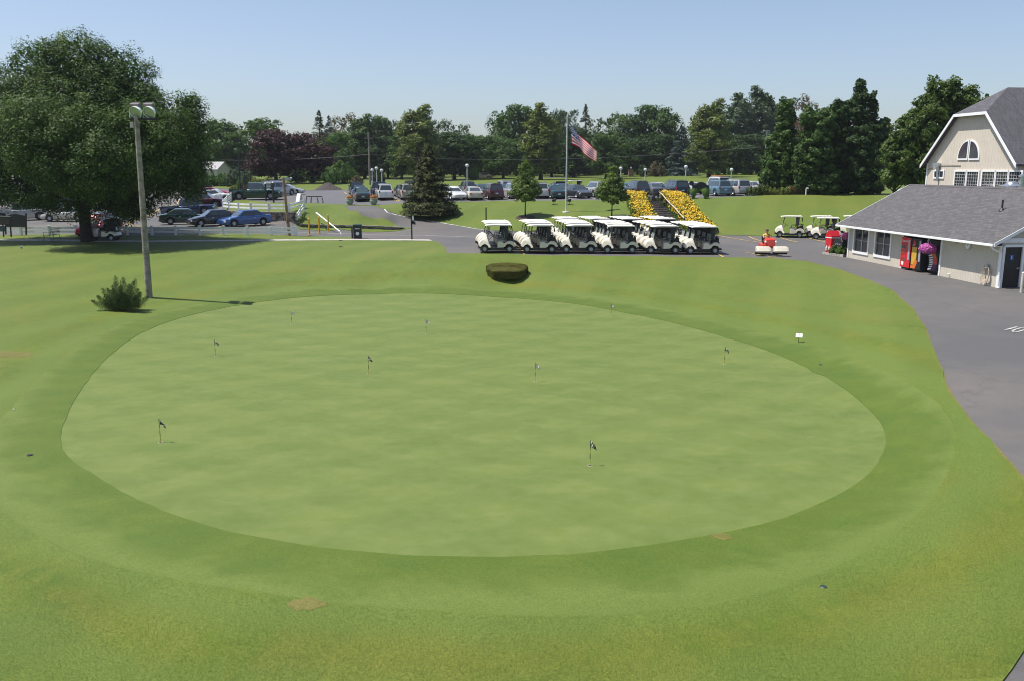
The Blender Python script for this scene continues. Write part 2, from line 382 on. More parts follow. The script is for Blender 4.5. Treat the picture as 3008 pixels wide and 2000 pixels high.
def grass_mat(name,cols,fine=38,strength=.5,stripes=0.0,elong=(1,1,1),rim=False,dry=None,patch=.35,mow=None):
    m,nt,b=newmat(name); v=coords(nt,'Object')
    b.inputs['Roughness'].default_value=.75; b.inputs['Specular IOR Level'].default_value=.25
    ve=coords(nt,'Object',elong)
    n1=noise(nt,patch,5,.62,ve,.4); n2=noise(nt,2.3,5,.65,ve,.3); n3=noise(nt,fine,5,.75,v); n4=noise(nt,6,6,.75,ve)
    c=mixc(nt,ramp(nt,n1.outputs[0],[(.36,0),(.64,1)]),cols[0],cols[1])
    c=mixc(nt,ramp(nt,n2.outputs[0],[(.38,0),(.68,.8)]),c,cols[2])
    if dry:
        n5=noise(nt,.16,4,.6,v,.6); c=mixc(nt,ramp(nt,n5.outputs[0],[(.46,0),(.68,.75)]),c,dry)
    if stripes:
        a=nt.nodes.new('ShaderNodeAttribute'); a.attribute_name='dg'
        ad=nt.nodes.new('ShaderNodeMath'); ad.operation='MULTIPLY_ADD'; ad.inputs[1].default_value=1.0
        sc=nt.nodes.new('ShaderNodeMath'); sc.operation='MULTIPLY'; sc.inputs[1].default_value=1.6; nt.links.new(n1.outputs[0],sc.inputs[0])
        nt.links.new(a.outputs['Fac'],ad.inputs[0]); nt.links.new(sc.outputs[0],ad.inputs[2])
        ml=nt.nodes.new('ShaderNodeMath'); ml.operation='MULTIPLY'; ml.inputs[1].default_value=2.6; nt.links.new(ad.outputs[0],ml.inputs[0])
        sn=nt.nodes.new('ShaderNodeMath'); sn.operation='SINE'; nt.links.new(ml.outputs[0],sn.inputs[0])
        fd=nt.nodes.new('ShaderNodeMapRange'); fd.inputs[1].default_value=8; fd.inputs[2].default_value=2; fd.inputs[3].default_value=0.15; fd.inputs[4].default_value=1; nt.links.new(a.outputs['Fac'],fd.inputs[0])
        mu=nt.nodes.new('ShaderNodeMath'); mu.operation='MULTIPLY'; nt.links.new(sn.outputs[0],mu.inputs[0]); nt.links.new(fd.outputs[0],mu.inputs[1])
        f2=nt.nodes.new('ShaderNodeMath'); f2.operation='MULTIPLY_ADD'; f2.inputs[1].default_value=stripes; f2.inputs[2].default_value=stripes; nt.links.new(mu.outputs[0],f2.inputs[0]); f2.use_clamp=True
        if rim:
            rr=nt.nodes.new('ShaderNodeMath'); rr.operation='MULTIPLY_ADD'; rr.inputs[1].default_value=.42; nt.links.new(a.outputs['Fac'],rr.inputs[0]); ns=nt.nodes.new('ShaderNodeMath'); ns.operation='MULTIPLY_ADD'; ns.inputs[1].default_value=.9; ns.inputs[2].default_value=-.45; nt.links.new(n1.outputs[0],ns.inputs[0]); nt.links.new(ns.outputs[0],rr.inputs[2])
            fac=ramp(nt,rr.outputs[0],[(.08,.0),(.45,.12),(.74,.75),(.92,.55)])
            c=mixc(nt,fac,c,cols[3])
        else: c=mixc(nt,f2.outputs[0],c,cols[3])
    if mow:
        for rot,sc,am in mow:
            w=nt.nodes.new('ShaderNodeTexWave'); w.wave_type='BANDS'; w.bands_direction='X'; w.inputs['Scale'].default_value=sc; w.inputs['Distortion'].default_value=.7; w.inputs['Detail'].default_value=2; w.inputs['Detail Scale'].default_value=.6
            nt.links.new(coords(nt,'Object',(1,1,1),(0,0,R(rot))),w.inputs['Vector']); c=mixc(nt,ramp(nt,w.outputs['Fac'],[(.3,0),(.7,am)]),c,mixc(nt,1.0,c,(1.22,1.14,1.25),'MULTIPLY'))
    dark=mixc(nt,1.0,c,(.55,.6,.5),'MULTIPLY'); lite=mixc(nt,1.0,c,(1.35,1.3,1.35),'MULTIPLY')
    c=mixc(nt,ramp(nt,n4.outputs[0],[(.3,0),(.7,1)]),mixc(nt,.42*strength,c,dark),mixc(nt,.38*strength,c,lite))
    c=mixc(nt,ramp(nt,n3.outputs[0],[(.34,0),(.66,1)]),mixc(nt,strength,c,dark),mixc(nt,strength,c,lite))
    nt.links.new(c,b.inputs['Base Color']); bump(nt,b,n3.outputs[0],.4*strength,.02); return m
m_lawn=grass_mat('lawn_grass',[(.087,.125,.010),(.058,.101,.010),(.114,.136,.018),(.092,.138,.024)],27,.85,.45,dry=(.128,.134,.020),patch=.22,mow=[(20,.08,.45)])
m_collar=grass_mat('collar_grass',[(.062,.106,.013),(.084,.124,.016),(.072,.107,.011),(.116,.158,.034)],30,.65,.5,(.8,1.2,1),patch=.8,rim=True)
m_green=grass_mat('green_turf',[(.086,.128,.026),(.100,.138,.028),(.114,.152,.040),(.3,.3,.1)],34,.24,0,(.85,1,1),patch=.45,mow=[(50,.15,.38),(-58,.14,.34),(88,.24,.22)])
def asphalt_mat(name,c,c2,warm=.0):
    m,nt,b=newmat(name); v=coords(nt); b.inputs['Roughness'].default_value=.85
    n1=noise(nt,.12,5,.6,v,.5); n2=noise(nt,1.3,5,.6,v,.8); n3=noise(nt,70,3,.7,v)
    o=mixc(nt,ramp(nt,n1.outputs[0],[(.38,0),(.66,1)]),c,c2)
    o=mixc(nt,ramp(nt,n2.outputs[0],[(.4,0),(.75,.35)]),o,tuple(x*.75 for x in c))
    # tar seams
    w=nt.nodes.new('ShaderNodeTexVoronoi'); w.feature='DISTANCE_TO_EDGE'; w.inputs['Scale'].default_value=.11; nt.links.new(coords(nt,'Object',(1,.45,1)),w.inputs['Vector'])
    nd=noise(nt,.8,3,.6,v); va=nt.nodes.new('ShaderNodeVectorMath'); va.operation='SCALE'; va.inputs['Scale'].default_value=2.0; nt.links.new(nd.outputs['Color'],va.inputs[0])
    vb=nt.nodes.new('ShaderNodeVectorMath'); nt.links.new(coords(nt,'Object',(1,.6,1)),vb.inputs[0]); nt.links.new(va.outputs[0],vb.inputs[1]); nt.links.new(vb.outputs[0],w.inputs['Vector'])
    o=mixc(nt,ramp(nt,w.outputs['Distance'],[(.002,.28),(.007,0)]),o,(.03,.03,.032))
    o=mixc(nt,ramp(nt,n3.outputs[0],[(.35,0),(.65,1)]),mixc(nt,.25,o,(.03,.03,.03)),mixc(nt,.12,o,(.3,.3,.3)))
    nt.links.new(o,b.inputs['Base Color']); bump(nt,b,n3.outputs[0],.3,.01); return m
m_road=asphalt_mat('road_asphalt',(.070,.069,.070),(.112,.099,.090))
m_lot=asphalt_mat('lot_asphalt',(.078,.081,.096),(.112,.105,.106))
m_conc=M('concrete_path',(.42,.39,.35),.85,var=.2,vs=2,bumps=.2)
region('lawn',m_lawn); region('putting_green',m_green); region('collar',m_collar).name='fringe_grass'
region('road',m_road); region('parking_lot',m_lot); region('far_road',m_road).name='country_road'; region('walkway',m_conc)
# ------------------------------------------------------------------ foliage
def leaf_mat(name,c1,c2,c3,trans=.25,scale=.9):
    m,nt,b=newmat(name); v=coords(nt)
    n=noise(nt,scale,3,.6,v); a=nt.nodes.new('ShaderNodeAttribute'); a.attribute_name='lv'
    c=mixc(nt,ramp(nt,n.outputs[0],[(.35,0),(.65,1)]),c1,c2); c=mixc(nt,ramp(nt,a.outputs['Fac'],[(.45,0),(1,.9)]),c,c3)
    nt.links.new(c,b.inputs['Base Color']); b.inputs['Roughness'].default_value=.55; b.inputs['Specular IOR Level'].default_value=.18
    t=nt.nodes.new('ShaderNodeBsdfTranslucent'); nt.links.new(mixc(nt,1.0,c,(1.3,1.5,.6),'MULTIPLY'),t.inputs[0])
    x=nt.nodes.new('ShaderNodeMixShader'); x.inputs[0].default_value=trans
    nt.links.new(b.outputs[0],x.inputs[1]); nt.links.new(t.outputs[0],x.inputs[2]); nt.links.new(x.outputs[0],nt.nodes['Material Output'].inputs[0]); return m
L_ash=leaf_mat('ash_leaves',(.026,.060,.010),(.046,.092,.014),(.115,.175,.036))
L_maple=leaf_mat('maple_leaves',(.036,.076,.018),(.055,.105,.022),(.10,.155,.038))
L_light=leaf_mat('light_maple_leaves',(.085,.115,.022),(.105,.14,.03),(.18,.20,.055))
L_dark=leaf_mat('dark_leaves',(.022,.05,.014),(.034,.07,.018),(.065,.105,.03))
L_blue=leaf_mat('grey_green_leaves',(.048,.078,.042),(.06,.095,.048),(.10,.14,.075))
L_purple=leaf_mat('purple_leaves',(.030,.012,.014),(.042,.018,.018),(.075,.035,.032),.15)
L_spruce=leaf_mat('spruce_needles',(.028,.050,.016),(.045,.065,.018),(.11,.105,.03),.1)
L_bspruce=leaf_mat('blue_spruce_needles',(.045,.075,.065),(.06,.095,.085),(.09,.13,.12),.1)
L_oak=leaf_mat('oak_leaves',(.045,.085,.018),(.075,.115,.022),(.12,.16,.04))
L_brown=leaf_mat('brownish_leaves',(.10,.085,.05),(.12,.10,.06),(.15,.13,.08))
L_red=leaf_mat('reddish_leaves',(.11,.045,.03),(.09,.05,.03),(.14,.08,.05))
L_bush=leaf_mat('bush_leaves',(.055,.11,.025),(.075,.14,.03),(.12,.19,.05))
L_yel=leaf_mat('yellow_green_leaves',(.12,.15,.03),(.15,.18,.04),(.2,.22,.06))
L_young=leaf_mat('young_maple_leaves',(.085,.14,.03),(.11,.165,.036),(.17,.22,.06))
L_hedge=leaf_mat('yew_leaves',(.075,.095,.018),(.12,.12,.026),(.22,.18,.05),.3,2.5)
L_pine=leaf_mat('pine_needles',(.045,.080,.022),(.065,.10,.026),(.12,.15,.045),.1)
L_jun=leaf_mat('juniper_needles',(.055,.085,.022),(.075,.105,.025),(.12,.14,.04),.1)
L_ggrass=leaf_mat('tall_grass_blades',(.08,.15,.035),(.10,.19,.04),(.16,.24,.07))
L_lily=leaf_mat('lily_leaves',(.06,.12,.02),(.09,.15,.03),(.14,.19,.05))
M_bark=M('bark',(.075,.062,.05),.9,var=.3,vs=5,bumps=.5)
M_barkd=M('dark_bark',(.028,.023,.02),.9,var=.3,vs=6,bumps=.5)
def cards(name,C,Nrm,S,mat_lv=None,asp=.55,up=None,seed=0):
    """leaf cards: centres C, normals Nrm, sizes S -> one mesh of pointed quads with a random value per leaf"""
    rs=np.random.RandomState(seed); n=len(C); Nrm=Nrm/np.maximum(1e-6,np.linalg.norm(Nrm,axis=1,keepdims=True))
    if up is None: a=rs.normal(size=(n,3))
    else: a=np.array(up)+rs.normal(size=(n,3))*.25
    t=a-(a*Nrm).sum(1,keepdims=True)*Nrm; t/=np.maximum(1e-6,np.linalg.norm(t,axis=1,keepdims=True)); b=np.cross(Nrm,t)
    S=S[:,None]; k=rs.uniform(-.25,.25,(n,1))*S
    V=np.stack([C-t*S*.5,C+b*S*asp*.5+t*k,C+t*S*.5,C-b*S*asp*.5+t*k],1).reshape(-1,3)
    me=bpy.data.meshes.new(name); me.vertices.add(4*n); me.vertices.foreach_set('co',V.ravel().astype(np.float32))
    me.loops.add(4*n); me.loops.foreach_set('vertex_index',np.arange(4*n,dtype=np.int32))
    me.polygons.add(n); me.polygons.foreach_set('loop_start',np.arange(0,4*n,4,dtype=np.int32))
    try: me.polygons.foreach_set('loop_total',np.full(n,4,dtype=np.int32))
    except Exception: pass
    me.update(calc_edges=True)
    at=me.attributes.new('lv','FLOAT','POINT'); lv=rs.uniform(0,1,n) if mat_lv is None else mat_lv
    at.data.foreach_set('value',np.repeat(lv,4).astype(np.float32)); return me
def rdir(rs,n):
    d=rs.normal(size=(n,3)); return d/np.linalg.norm(d,axis=1,keepdims=True)
def crown(name,blobs,nc,per,cr,leaf,seed=0,inner=.22,upb=.25,flat=.75,asp=.6,fill=.12):
    """blobs: (x,y,z,rx,ry,rz). leaf clumps over the blobs' surfaces, fewer inside"""
    rs=np.random.RandomState(seed); B=np.array(blobs,float); area=(B[:,3]*B[:,4]+B[:,3]*B[:,5]+B[:,4]*B[:,5]); pr=area/area.sum()
    cc=[];dn=[]
    while len(cc)<nc:
        k=rs.choice(len(B),p=pr); d=rdir(rs,1)[0]; inn=rs.rand()<inner
        f=rs.uniform(.35,.8) if inn else rs.uniform(.8,1.06)
        p=B[k,:3]+d*B[k,3:]*f
        q=(((p-B[:,:3])/B[:,3:])**2).sum(1); q[k]=9
        if not inn and (q<.55).any(): continue
        cc.append(p); dn.append(d/B[k,3:]*B[k,3:].mean())
    cc=np.array(cc);dn=np.array(dn)
    sz=rs.uniform(.65,1.35,nc)*cr; idx=np.repeat(np.arange(nc),per); n=len(idx)
    off=rs.normal(size=(n,3)); off/=np.linalg.norm(off,axis=1,keepdims=True); rad=rs.uniform(.2,1,n)**.6
    off=off*rad[:,None]*sz[idx][:,None]; off[:,2]*=flat
    C=cc[idx]+off
    nr=dn[idx]*.55+off/sz[idx][:,None]*.9+rs.normal(size=(n,3))*.45; nr[:,2]+=upb
    S=leaf*rs.uniform(.6,1.35,n)
    lv=np.clip(rs.uniform(0,.8,n)+rs.uniform(-.1,.3,nc)[idx],0,1)
    nf=int(n*fill)
    if nf:
        kk=rs.choice(len(B),nf,p=pr); q=rs.uniform(0,.80,(nf,1))**.6*rdir(rs,nf)
        C=np.concatenate([C,B[kk,:3]+q*B[kk,3:]]); nr=np.concatenate([nr,rs.normal(size=(nf,3))]); S=np.concatenate([S,leaf*rs.uniform(1.6,3.0,nf)]); lv=np.concatenate([lv,np.zeros(nf)])
    return cards(name,C,nr,S,lv,asp,None,seed)
def conifer(name,h,r,nb,per,leaf,seed=0,z0=.03,power=.85,droop=.25,tip=1.0,rag=.25):
    rs=np.random.RandomState(seed); cs=[];ns=[];ss=[]
    for i in range(nb):
        t=rs.uniform(0,1)**1.35; z=h*(z0+(1-z0)*t); rr=r*((1-t)**power)*(rs.uniform(1-rag,1+rag*.4))+.05*r; a=rs.uniform(0,2*math.pi)
        m=max(4,int(per*(.25+rr/r))); s=rs.uniform(.15,1,m)**.7
        x=s*rr; side=rs.normal(size=m)*.16*rr*(1.1-s*.6)
        X=math.cos(a)*x-math.sin(a)*side; Y=math.sin(a)*x+math.cos(a)*side
        Zz=z-droop*x*(.6+.4*s)+rs.normal(size=m)*leaf*.35+ (s**3)*rr*.12
        cs.append(np.stack([X,Y,np.maximum(Zz,.02)],1)); ns.append(np.stack([math.cos(a)*.5+rs.normal(size=m)*.5,math.sin(a)*.5+rs.normal(size=m)*.5,.8+rs.normal(size=m)*.4],1)); ss.append(leaf*rs.uniform(.6,1.3,m))
    return cards(name,np.concatenate(cs),np.concatenate(ns),np.concatenate(ss),None,.4,None,seed)
def trunk_mesh(name,h,r,limbs=5,spread=.5,seed=0,lean=0,start=.35):
    rr=random.Random(seed); mb=MB(); k=6; pts=[];rd=[]
    for i in range(k+1):
        t=i/k; pts.append((lean*t+rr.uniform(-.06,.06)*r*3*(t>0),rr.uniform(-.06,.06)*r*3*(t>0),h*t-.15*(i==0))); rd.append(r*(1.35 if i==0 else (1-.72*t)))
    mb.path(pts,rd,9)
    for j in range(limbs):
        t=start+(.92-start)*j/max(1,limbs-1); i=min(k-1,int(t*k)); p=Vector(pts[i]); a=j*2.4+rr.random(); L=h*spread*(1.1-t*.5)
        q=p+Vector((math.cos(a)*L*.5,math.sin(a)*L*.5,L*.42)); w=q+Vector((math.cos(a+.3)*L*.4,math.sin(a+.3)*L*.4,L*.5))
        r0=r*(1-.72*t)*.6; mb.tube(p,q,r0,r0*.6,6); mb.tube(q,w,r0*.6,r0*.2,6)
    return mb.mesh(name,True)
def tree(name,loc,crown_me,leafm,trunk_me,label,cat='tree',group=None,s=1.0,sz=None,rz=0,bark=None):
    r=empty(name,loc,rz,label,cat,group); sz=sz or s; r.scale=(s,s,sz)
    meshobj('crown',crown_me,leafm,r)
    if trunk_me: meshobj('trunk',trunk_me,bark or M_barkd,r)
    return r
# prototypes for the background trees, unit: metres, about 14 m high
def blob_set(seed,h,w,kind='round'):
    rr=random.Random(seed); o=[]
    if kind=='round':
        o.append((0,0,h*.53,w*.44,w*.44,h*.42))
        for i in range(13):
            a=i*2.4; e=rr.uniform(-.9,1.0); d=w*.3*math.cos(e*.9); o.append((math.cos(a)*d,math.sin(a)*d,h*(.54+.37*math.sin(e)),w*rr.uniform(.17,.25),w*rr.uniform(.17,.25),h*rr.uniform(.11,.17)))
    elif kind=='oval':
        o.append((0,0,h*.5,w*.38,w*.38,h*.42))
        for i in range(12):
            a=i*2.4; t=i/11; zc=h*(.16+.74*t); d=w*.3*(1-abs(t-.35)*1.1); o.append((math.cos(a)*d,math.sin(a)*d,zc,w*.2*(1.15-t*.5),w*.2*(1.15-t*.5),h*.10))
    elif kind=='spread':
        for i in range(11):
            a=i*2.4; d=w*.33*(i>0)*rr.uniform(.7,1.1); o.append((math.cos(a)*d,math.sin(a)*d,h*rr.uniform(.5,.84),w*rr.uniform(.18,.28),w*rr.uniform(.18,.28),h*rr.uniform(.09,.15)))
        for i in range(8): o.append((rr.uniform(-.32,.32)*w,rr.uniform(-.32,.32)*w,h*rr.uniform(.22,.5),w*.22,w*.22,h*.13))
    return o
PROTO={}
PROTO['round']=(crown('round_crown',blob_set(1,14,11),190,52,.85,.42,1),trunk_mesh('round_trunk',9,.35,5,.35,1))
PROTO['oval']=(crown('oval_crown',blob_set(2,16,8.5,'oval'),200,52,.8,.40,2,upb=.35),trunk_mesh('oval_trunk',10,.33,5,.3,2))
PROTO['spread']=(crown('spread_crown',blob_set(3,15,12,'spread'),180,50,.85,.42,3),trunk_mesh('spread_trunk',10,.35,6,.4,3))
PROTO['round2']=(crown('rounded_crown',blob_set(14,14,12,'round'),200,50,.9,.42,4),trunk_mesh('rounded_trunk',9,.35,5,.35,4))
PROTO['airy']=(crown('airy_crown',blob_set(5,15,11,'spread'),120,36,.8,.38,5,inner=.1),trunk_mesh('airy_trunk',12,.28,8,.4,5))
PROTO['spruce']=(conifer('spruce_crown',16,3.8,210,46,.40,6),trunk_mesh('spruce_trunk',14,.22,0,0,6))
PROTO['spruce2']=(conifer('narrow_spruce_crown',16,3.0,190,44,.40,7,rag=.45,droop=.4),trunk_mesh('narrow_spruce_trunk',15,.2,0,0,7))
PROTO['bush']=(crown('bush_crown',[(0,0,.9,1.3,1.2,.85),(.8,.3,.7,.8,.8,.65),(-.8,-.2,.7,.8,.8,.6)],60,40,.33,.20,8),None)
PROTO['bush2']=(crown('low_bush_crown',[(0,0,.55,1.4,1.0,.55),(1.1,.3,.4,.8,.7,.4),(-1.1,-.2,.45,.8,.7,.42)],55,42,.3,.16,9),None)
PH={'round':14,'oval':16,'spread':14.3,'round2':14,'airy':14.3,'spruce':16,'spruce2':16}
PW={'round':11,'oval':8.5,'spread':12,'round2':12,'airy':11,'spruce':7.6,'spruce2':6}
def bgtree(px,top,wpx,D,kind,leafm,label,seed=0,name='tree',group=None,cat='tree'):
    g=atD(px,D); zt=at_d(px,top,D).z; h=zt-g.z; s=(wpx*1.42/F*D)/PW[kind]
    return tree(name,(g.x,g.y,g.z-.05),PROTO[kind][0],leafm,PROTO[kind][1],label,cat,group,s=s,sz=h/PH[kind]*1.06,rz=seed*1.7)
def bush(px,D,w,h,leafm,label,kind='bush',name='shrub',group=None,cat='shrub',seed=0,py=None):
    g=atD(px,D) if py is None else onray(px,py)
    s=w/(3.6 if kind=='bush' else 4.6); hh=1.75 if kind=='bush' else 1.1
    r=tree(name,(g.x,g.y,g.z-.03),PROTO[kind][0],leafm,None,label,cat,group,s=s,sz=h/hh,rz=seed*1.3); return r
# ---- tree line
TL=[ # px, top, width px, D, kind, leaves, name, label
(640,372,120,205,'spread',L_maple,'maple_tree','wide round green maple behind the pale house, its left half'),
(712,356,140,200,'spread',L_maple,'maple_tree','wide round green maple behind the pale house, its right and taller half'),
(812,384,128,168,'round',L_purple,'purple_maple_tree','purple-leaved maple, left one of the two dark purple trees'),
(918,391,118,170,'round2',L_purple,'purple_maple_tree','purple-leaved maple, right one of the two dark purple trees'),
(868,398,90,205,'airy',L_light,'tree','pale thin crown showing just above the two purple maples'),
(944,337,74,235,'spruce',L_dark,'spruce_tree','dark pointed spruce rising behind the right purple maple'),
(972,352,60,228,'spruce',L_bspruce,'spruce_tree','grey-blue spruce touching the dark pointed spruce behind the purple maples'),
(1010,334,88,240,'airy',L_brown,'tree','sparse tall tree with brownish see-through crown right of the spruces'),
(990,392,84,200,'round',L_bush,'tree','bright green tree below the sparse brownish crown'),
(1045,375,70,212,'round2',L_blue,'tree','grey-green tree left of the utility pole with one crossarm'),
(1072,346,82,208,'oval',L_maple,'tree','tall green tree right behind the utility pole with one crossarm'),
(1118,348,80,214,'round',L_maple,'tree','broad green tree one place right of the crossarm utility pole'),
(1160,345,70,222,'airy',L_dark,'tree','dark brownish crown left of the light green columnar maple by the big spruce'),
(1180,372,64,200,'oval',L_maple,'tree','green tree tucked against the left side of the first light green columnar maple'),
(1232,320,112,186,'oval',L_light,'columnar_maple_tree','tall light green columnar maple behind the big spruce'),
(1290,344,72,225,'airy',L_blue,'tree','grey-green crown right behind the light green columnar maple near the spruce'),
(1352,358,84,232,'airy',L_blue,'tree','pale feathery crown peeking over the dark maple right of the spruce'),
(1335,392,116,192,'round',L_dark,'maple_tree','dark broad maple just right of the big spruce'),
(1395,398,70,225,'round2',L_maple,'tree','mid green tree behind the parked car on the far road'),
(1425,402,96,205,'round',L_maple,'maple_tree','broad maple behind the car on the far road, left of the pair'),
(1478,406,96,198,'round2',L_maple,'maple_tree','broad maple behind the car on the far road, right of the pair'),
(1450,388,60,238,'spruce2',L_maple,'tree','small pointed tops behind the pair of broad maples'),
(1520,316,118,226,'round',L_maple,'tree','tall dark green tree left of and behind the flagpole maple'),
(1487,348,70,232,'airy',L_maple,'tree','shorter green crown on the left shoulder of the tallest dark tree'),
(1588,317,100,186,'oval',L_light,'columnar_maple_tree','tall light green columnar maple just left of the flagpole'),
(1660,325,90,224,'round2',L_blue,'tree','grey-green tree directly behind the flagpole'),
(1717,318,60,228,'spruce2',L_spruce,'spruce_tree','narrow ragged spruce top behind the flying flag'),
(1685,385,84,205,'oval',L_dark,'tree','dark green tree behind the flag, lower than its neighbours'),
(1755,338,92,232,'airy',L_maple,'tree','green crown right behind the fly end of the flag'),
(1780,398,96,187,'round',L_maple,'maple_tree','rounded maple in front of the tree line right of the flag'),
(1838,336,92,226,'round2',L_maple,'tree','green tree right of the rounded front maple'),
(1872,352,70,230,'airy',L_blue,'tree','greyish crown between two green crowns over the left brick pillar'),
(1922,314,104,224,'round',L_maple,'tree','tall notched green tree above the two brick pillars'),
(1968,378,60,232,'airy',L_blue,'tree','low greyish crown in the dip of the tree line right of the pillars'),
(1998,374,76,204,'spruce2',L_bspruce,'spruce_tree','dull grey-green spruce beside the light columnar maple on the right'),
(2046,326,84,222,'airy',L_blue,'tree','pale green crown left behind the light columnar maple on the right'),
(2083,304,108,190,'oval',L_light,'columnar_maple_tree','tall light green columnar maple standing right of the far road car'),
(2160,286,96,226,'oval',L_blue,'tree','tall grey-green poplar-like tree, left of the tallest background pair'),
(2226,268,100,230,'oval',L_blue,'tree','tallest grey-green background tree, left of the utility pole with the flat top'),
(2205,395,110,210,'round2',L_dark,'tree','dark lower tree under the tallest grey-green background trees'),
(2128,400,80,214,'round',L_dark,'tree','dark lower tree right of the third light columnar maple'),
(2295,300,80,234,'airy',L_red,'tree','reddish-brown thin crown behind the flat-topped utility pole'),
(2358,288,84,236,'airy',L_brown,'tree','brownish pine-like crown behind the near right maple'),
(2420,330,100,240,'airy',L_blue,'tree','grey-green crown seen between the near right maples'),
(2590,420,40,250,'round',L_blue,'tree','pale distant tree in the gap between the spire maple and the oak'),
(2650,455,70,260,'round2',L_blue,'tree','low distant tree behind the oak trunk at right'),
(1250,400,80,215,'round2',L_dark,'tree','dark tree behind the big spruce filling the gap in the tree line'),
(1620,400,90,214,'round2',L_dark,'tree','dark low tree in the shade behind the flagpole'),
(1945,400,90,212,'round',L_dark,'tree','dark low tree behind the right brick pillar'),
(1850,405,90,208,'round2',L_dark,'tree','dark low tree behind the left brick pillar'),
(1140,400,90,206,'round2',L_dark,'tree','dark low tree between the utility pole and the first columnar maple'),
(2275,400,80,215,'round2',L_dark,'tree','dark low tree behind the flat-topped utility pole'),
(2355,400,100,214,'round',L_dark,'tree','dark low tree behind the trunk of the near right maple'),
(2450,400,120,214,'round2',L_dark,'tree','dark low tree behind the spire-topped maple'),
(560,430,80,230,'round',L_blue,'tree','grey-green distant tree at the edge of the great shade tree'),
]
for i,(px_,tp,w,D,k,lm,nm,lb) in enumerate(TL): bgtree(px_,tp,w,D,k,lm,lb,i,nm,'trees of the far tree line')
# shrubs along the far tree line
SH=[(1006,478,64,'bright green rounded shrub left of the crossarm utility pole',L_bush,165,5.5,4.2),
(978,0,0,'bright green shrub right of the purple maples',L_bush,162,4.5,3.2),
(1049,0,0,'brownish dome shrub beside the three globe lamps',L_brown,156,2.7,1.7),
(1113,0,0,'dark shrub behind the three globe lamps',L_dark,160,3.4,2.6),
(1385,0,0,'bright green shrub just right of the tall globe lamp by the spruce',L_bush,190,4.5,3.6),
(1928,0,0,'wide olive dome shrub between the two brick pillars',L_brown,200,4.6,3.4),
(1888,0,0,'grey-green shrub right of the left brick pillar',L_blue,201,3.0,2.6),
(1970,0,0,'small green shrub right of the right brick pillar',L_bush,206,1.9,1.7),
(1994,0,0,'olive shrub behind the car on the far road at right',L_brown,211,2.6,2.3),
(2028,0,0,'green clipped shrub right of the far road car',L_bush,206,2.2,1.7),
(2108,0,0,'round green shrub right of the third columnar maple',L_bush,206,1.9,1.5),
(2145,0,0,'low green shrub, second right of the third columnar maple',L_bush,208,2.5,1.8),
(2190,0,0,'low green shrub, third right of the third columnar maple',L_bush,208,2.6,1.8),
(580,0,0,'hedge shrub at the left end of the hedge under the pale house',L_bush,165,4.0,2.2),
(605,0,0,'hedge shrub below the window of the pale house',L_bush,164,3.6,2.1),
(632,0,0,'hedge shrub right of the house window',L_bush,163,3.8,2.3),
(660,0,0,'hedge shrub left of the black lamp posts',L_bush,162,3.8,2.4),
(690,0,0,'taller hedge shrub behind the black lamp posts',L_blue,160,4.0,3.0),
(722,0,0,'hedge shrub behind the truck cab, dull green',L_blue,160,4.2,2.7),
(755,0,0,'yellowish shrub behind the dark truck',L_yel,150,3.4,1.6),
(790,0,0,'yellow flowering shrub behind the sign posts',L_yel,152,2.6,1.8),
(895,0,0,'green shrub under the right purple maple, left of its trunk',L_bush,178,3.2,2.2),
(925,0,0,'green shrub under the right purple maple, right of its trunk',L_bush,178,3.2,2.2),
(955,0,0,'green shrub at the right edge of the purple maples',L_bush,176,3.0,2.0),
(868,0,0,'dark shrub between the two purple maple trunks',L_dark,174,3.6,2.0)]
for i,(px_,a,b,lb,lm,D,w,h) in enumerate(SH): bush(px_,D,w,h,lm,lb,group='shrubs along the far tree line',seed=i)
for i,(px_,D,w,h,lm,lb) in enumerate([(694,138,2.6,1.0,L_yel,'low yellow-green garden shrub at the left of the entrance bed'),(708,136,2.4,1.7,L_bush,'bright green garden shrub in the entrance bed'),(726,134,1.7,1.1,L_red,'low reddish garden shrub in the entrance bed'),(742,135,2.6,1.1,L_yel,'low yellow-green garden shrub at the right of the entrance bed')]):
    bush(px_,D,w,h,lm,lb,'bush2',group='garden shrubs of the entrance bed',seed=i)
def spruce_small(px,top,D,wpx,lm,lb): return bgtree(px,top,wpx,D,'spruce',lm,lb,px,'spruce_tree','small blue spruces by the pale house')
spruce_small(625,500,172,24,L_bspruce,'small blue spruce at the right corner of the pale house')
spruce_small(700,494,166,28,L_bspruce,'small blue spruce behind the black lamp posts')
# ---- the great shade tree on the left
D_=at_z(258,712,.1); X0,Y0=D_.x,D_.y
def rel(px,py,dy=0):
    p=at_d(px,py,Y0+dy); return (p.x-X0,dy,p.z-D_.z)
k=Y0/F
BL=[(270,330,0,200,150),(230,200,0,110,100),(120,230,1,110,110),(340,230,1,110,100),(60,330,0,110,110),(430,330,0,90,90),(545,400,0,62,130),(560,330,1,35,60),(500,470,0,90,110),(380,520,1,130,110),(250,540,0,150,100),(100,490,0,130,115),(20,540,-1,90,66),(-60,400,0,120,150),(-30,250,1,70,70),(380,600,0,70,50),(120,575,-1,70,48),(560,500,0,50,90),(280,450,-5,150,130),(120,400,-5,120,120),(420,430,-4,110,120),(280,420,5,200,180),(190,140,0,45,30)]
bl=[]
for px_,py_,dy,rx,rz in BL:
    c=rel(px_,py_,dy); bl.append((c[0],c[1],c[2],rx*k*.93,max(rx,rz)*k*.8,rz*k*.93))
me=crown('shade_tree_crown',bl,1700,125,.85,.19,21,inner=.12,fill=.16,upb=.6,asp=.42)
tm=MB(); tm.path([(0,0,-.2),(-.05,0,.5),(-.1,0,2.2),(.1,0,3.6)],[.62,.46,.40,.42],12)
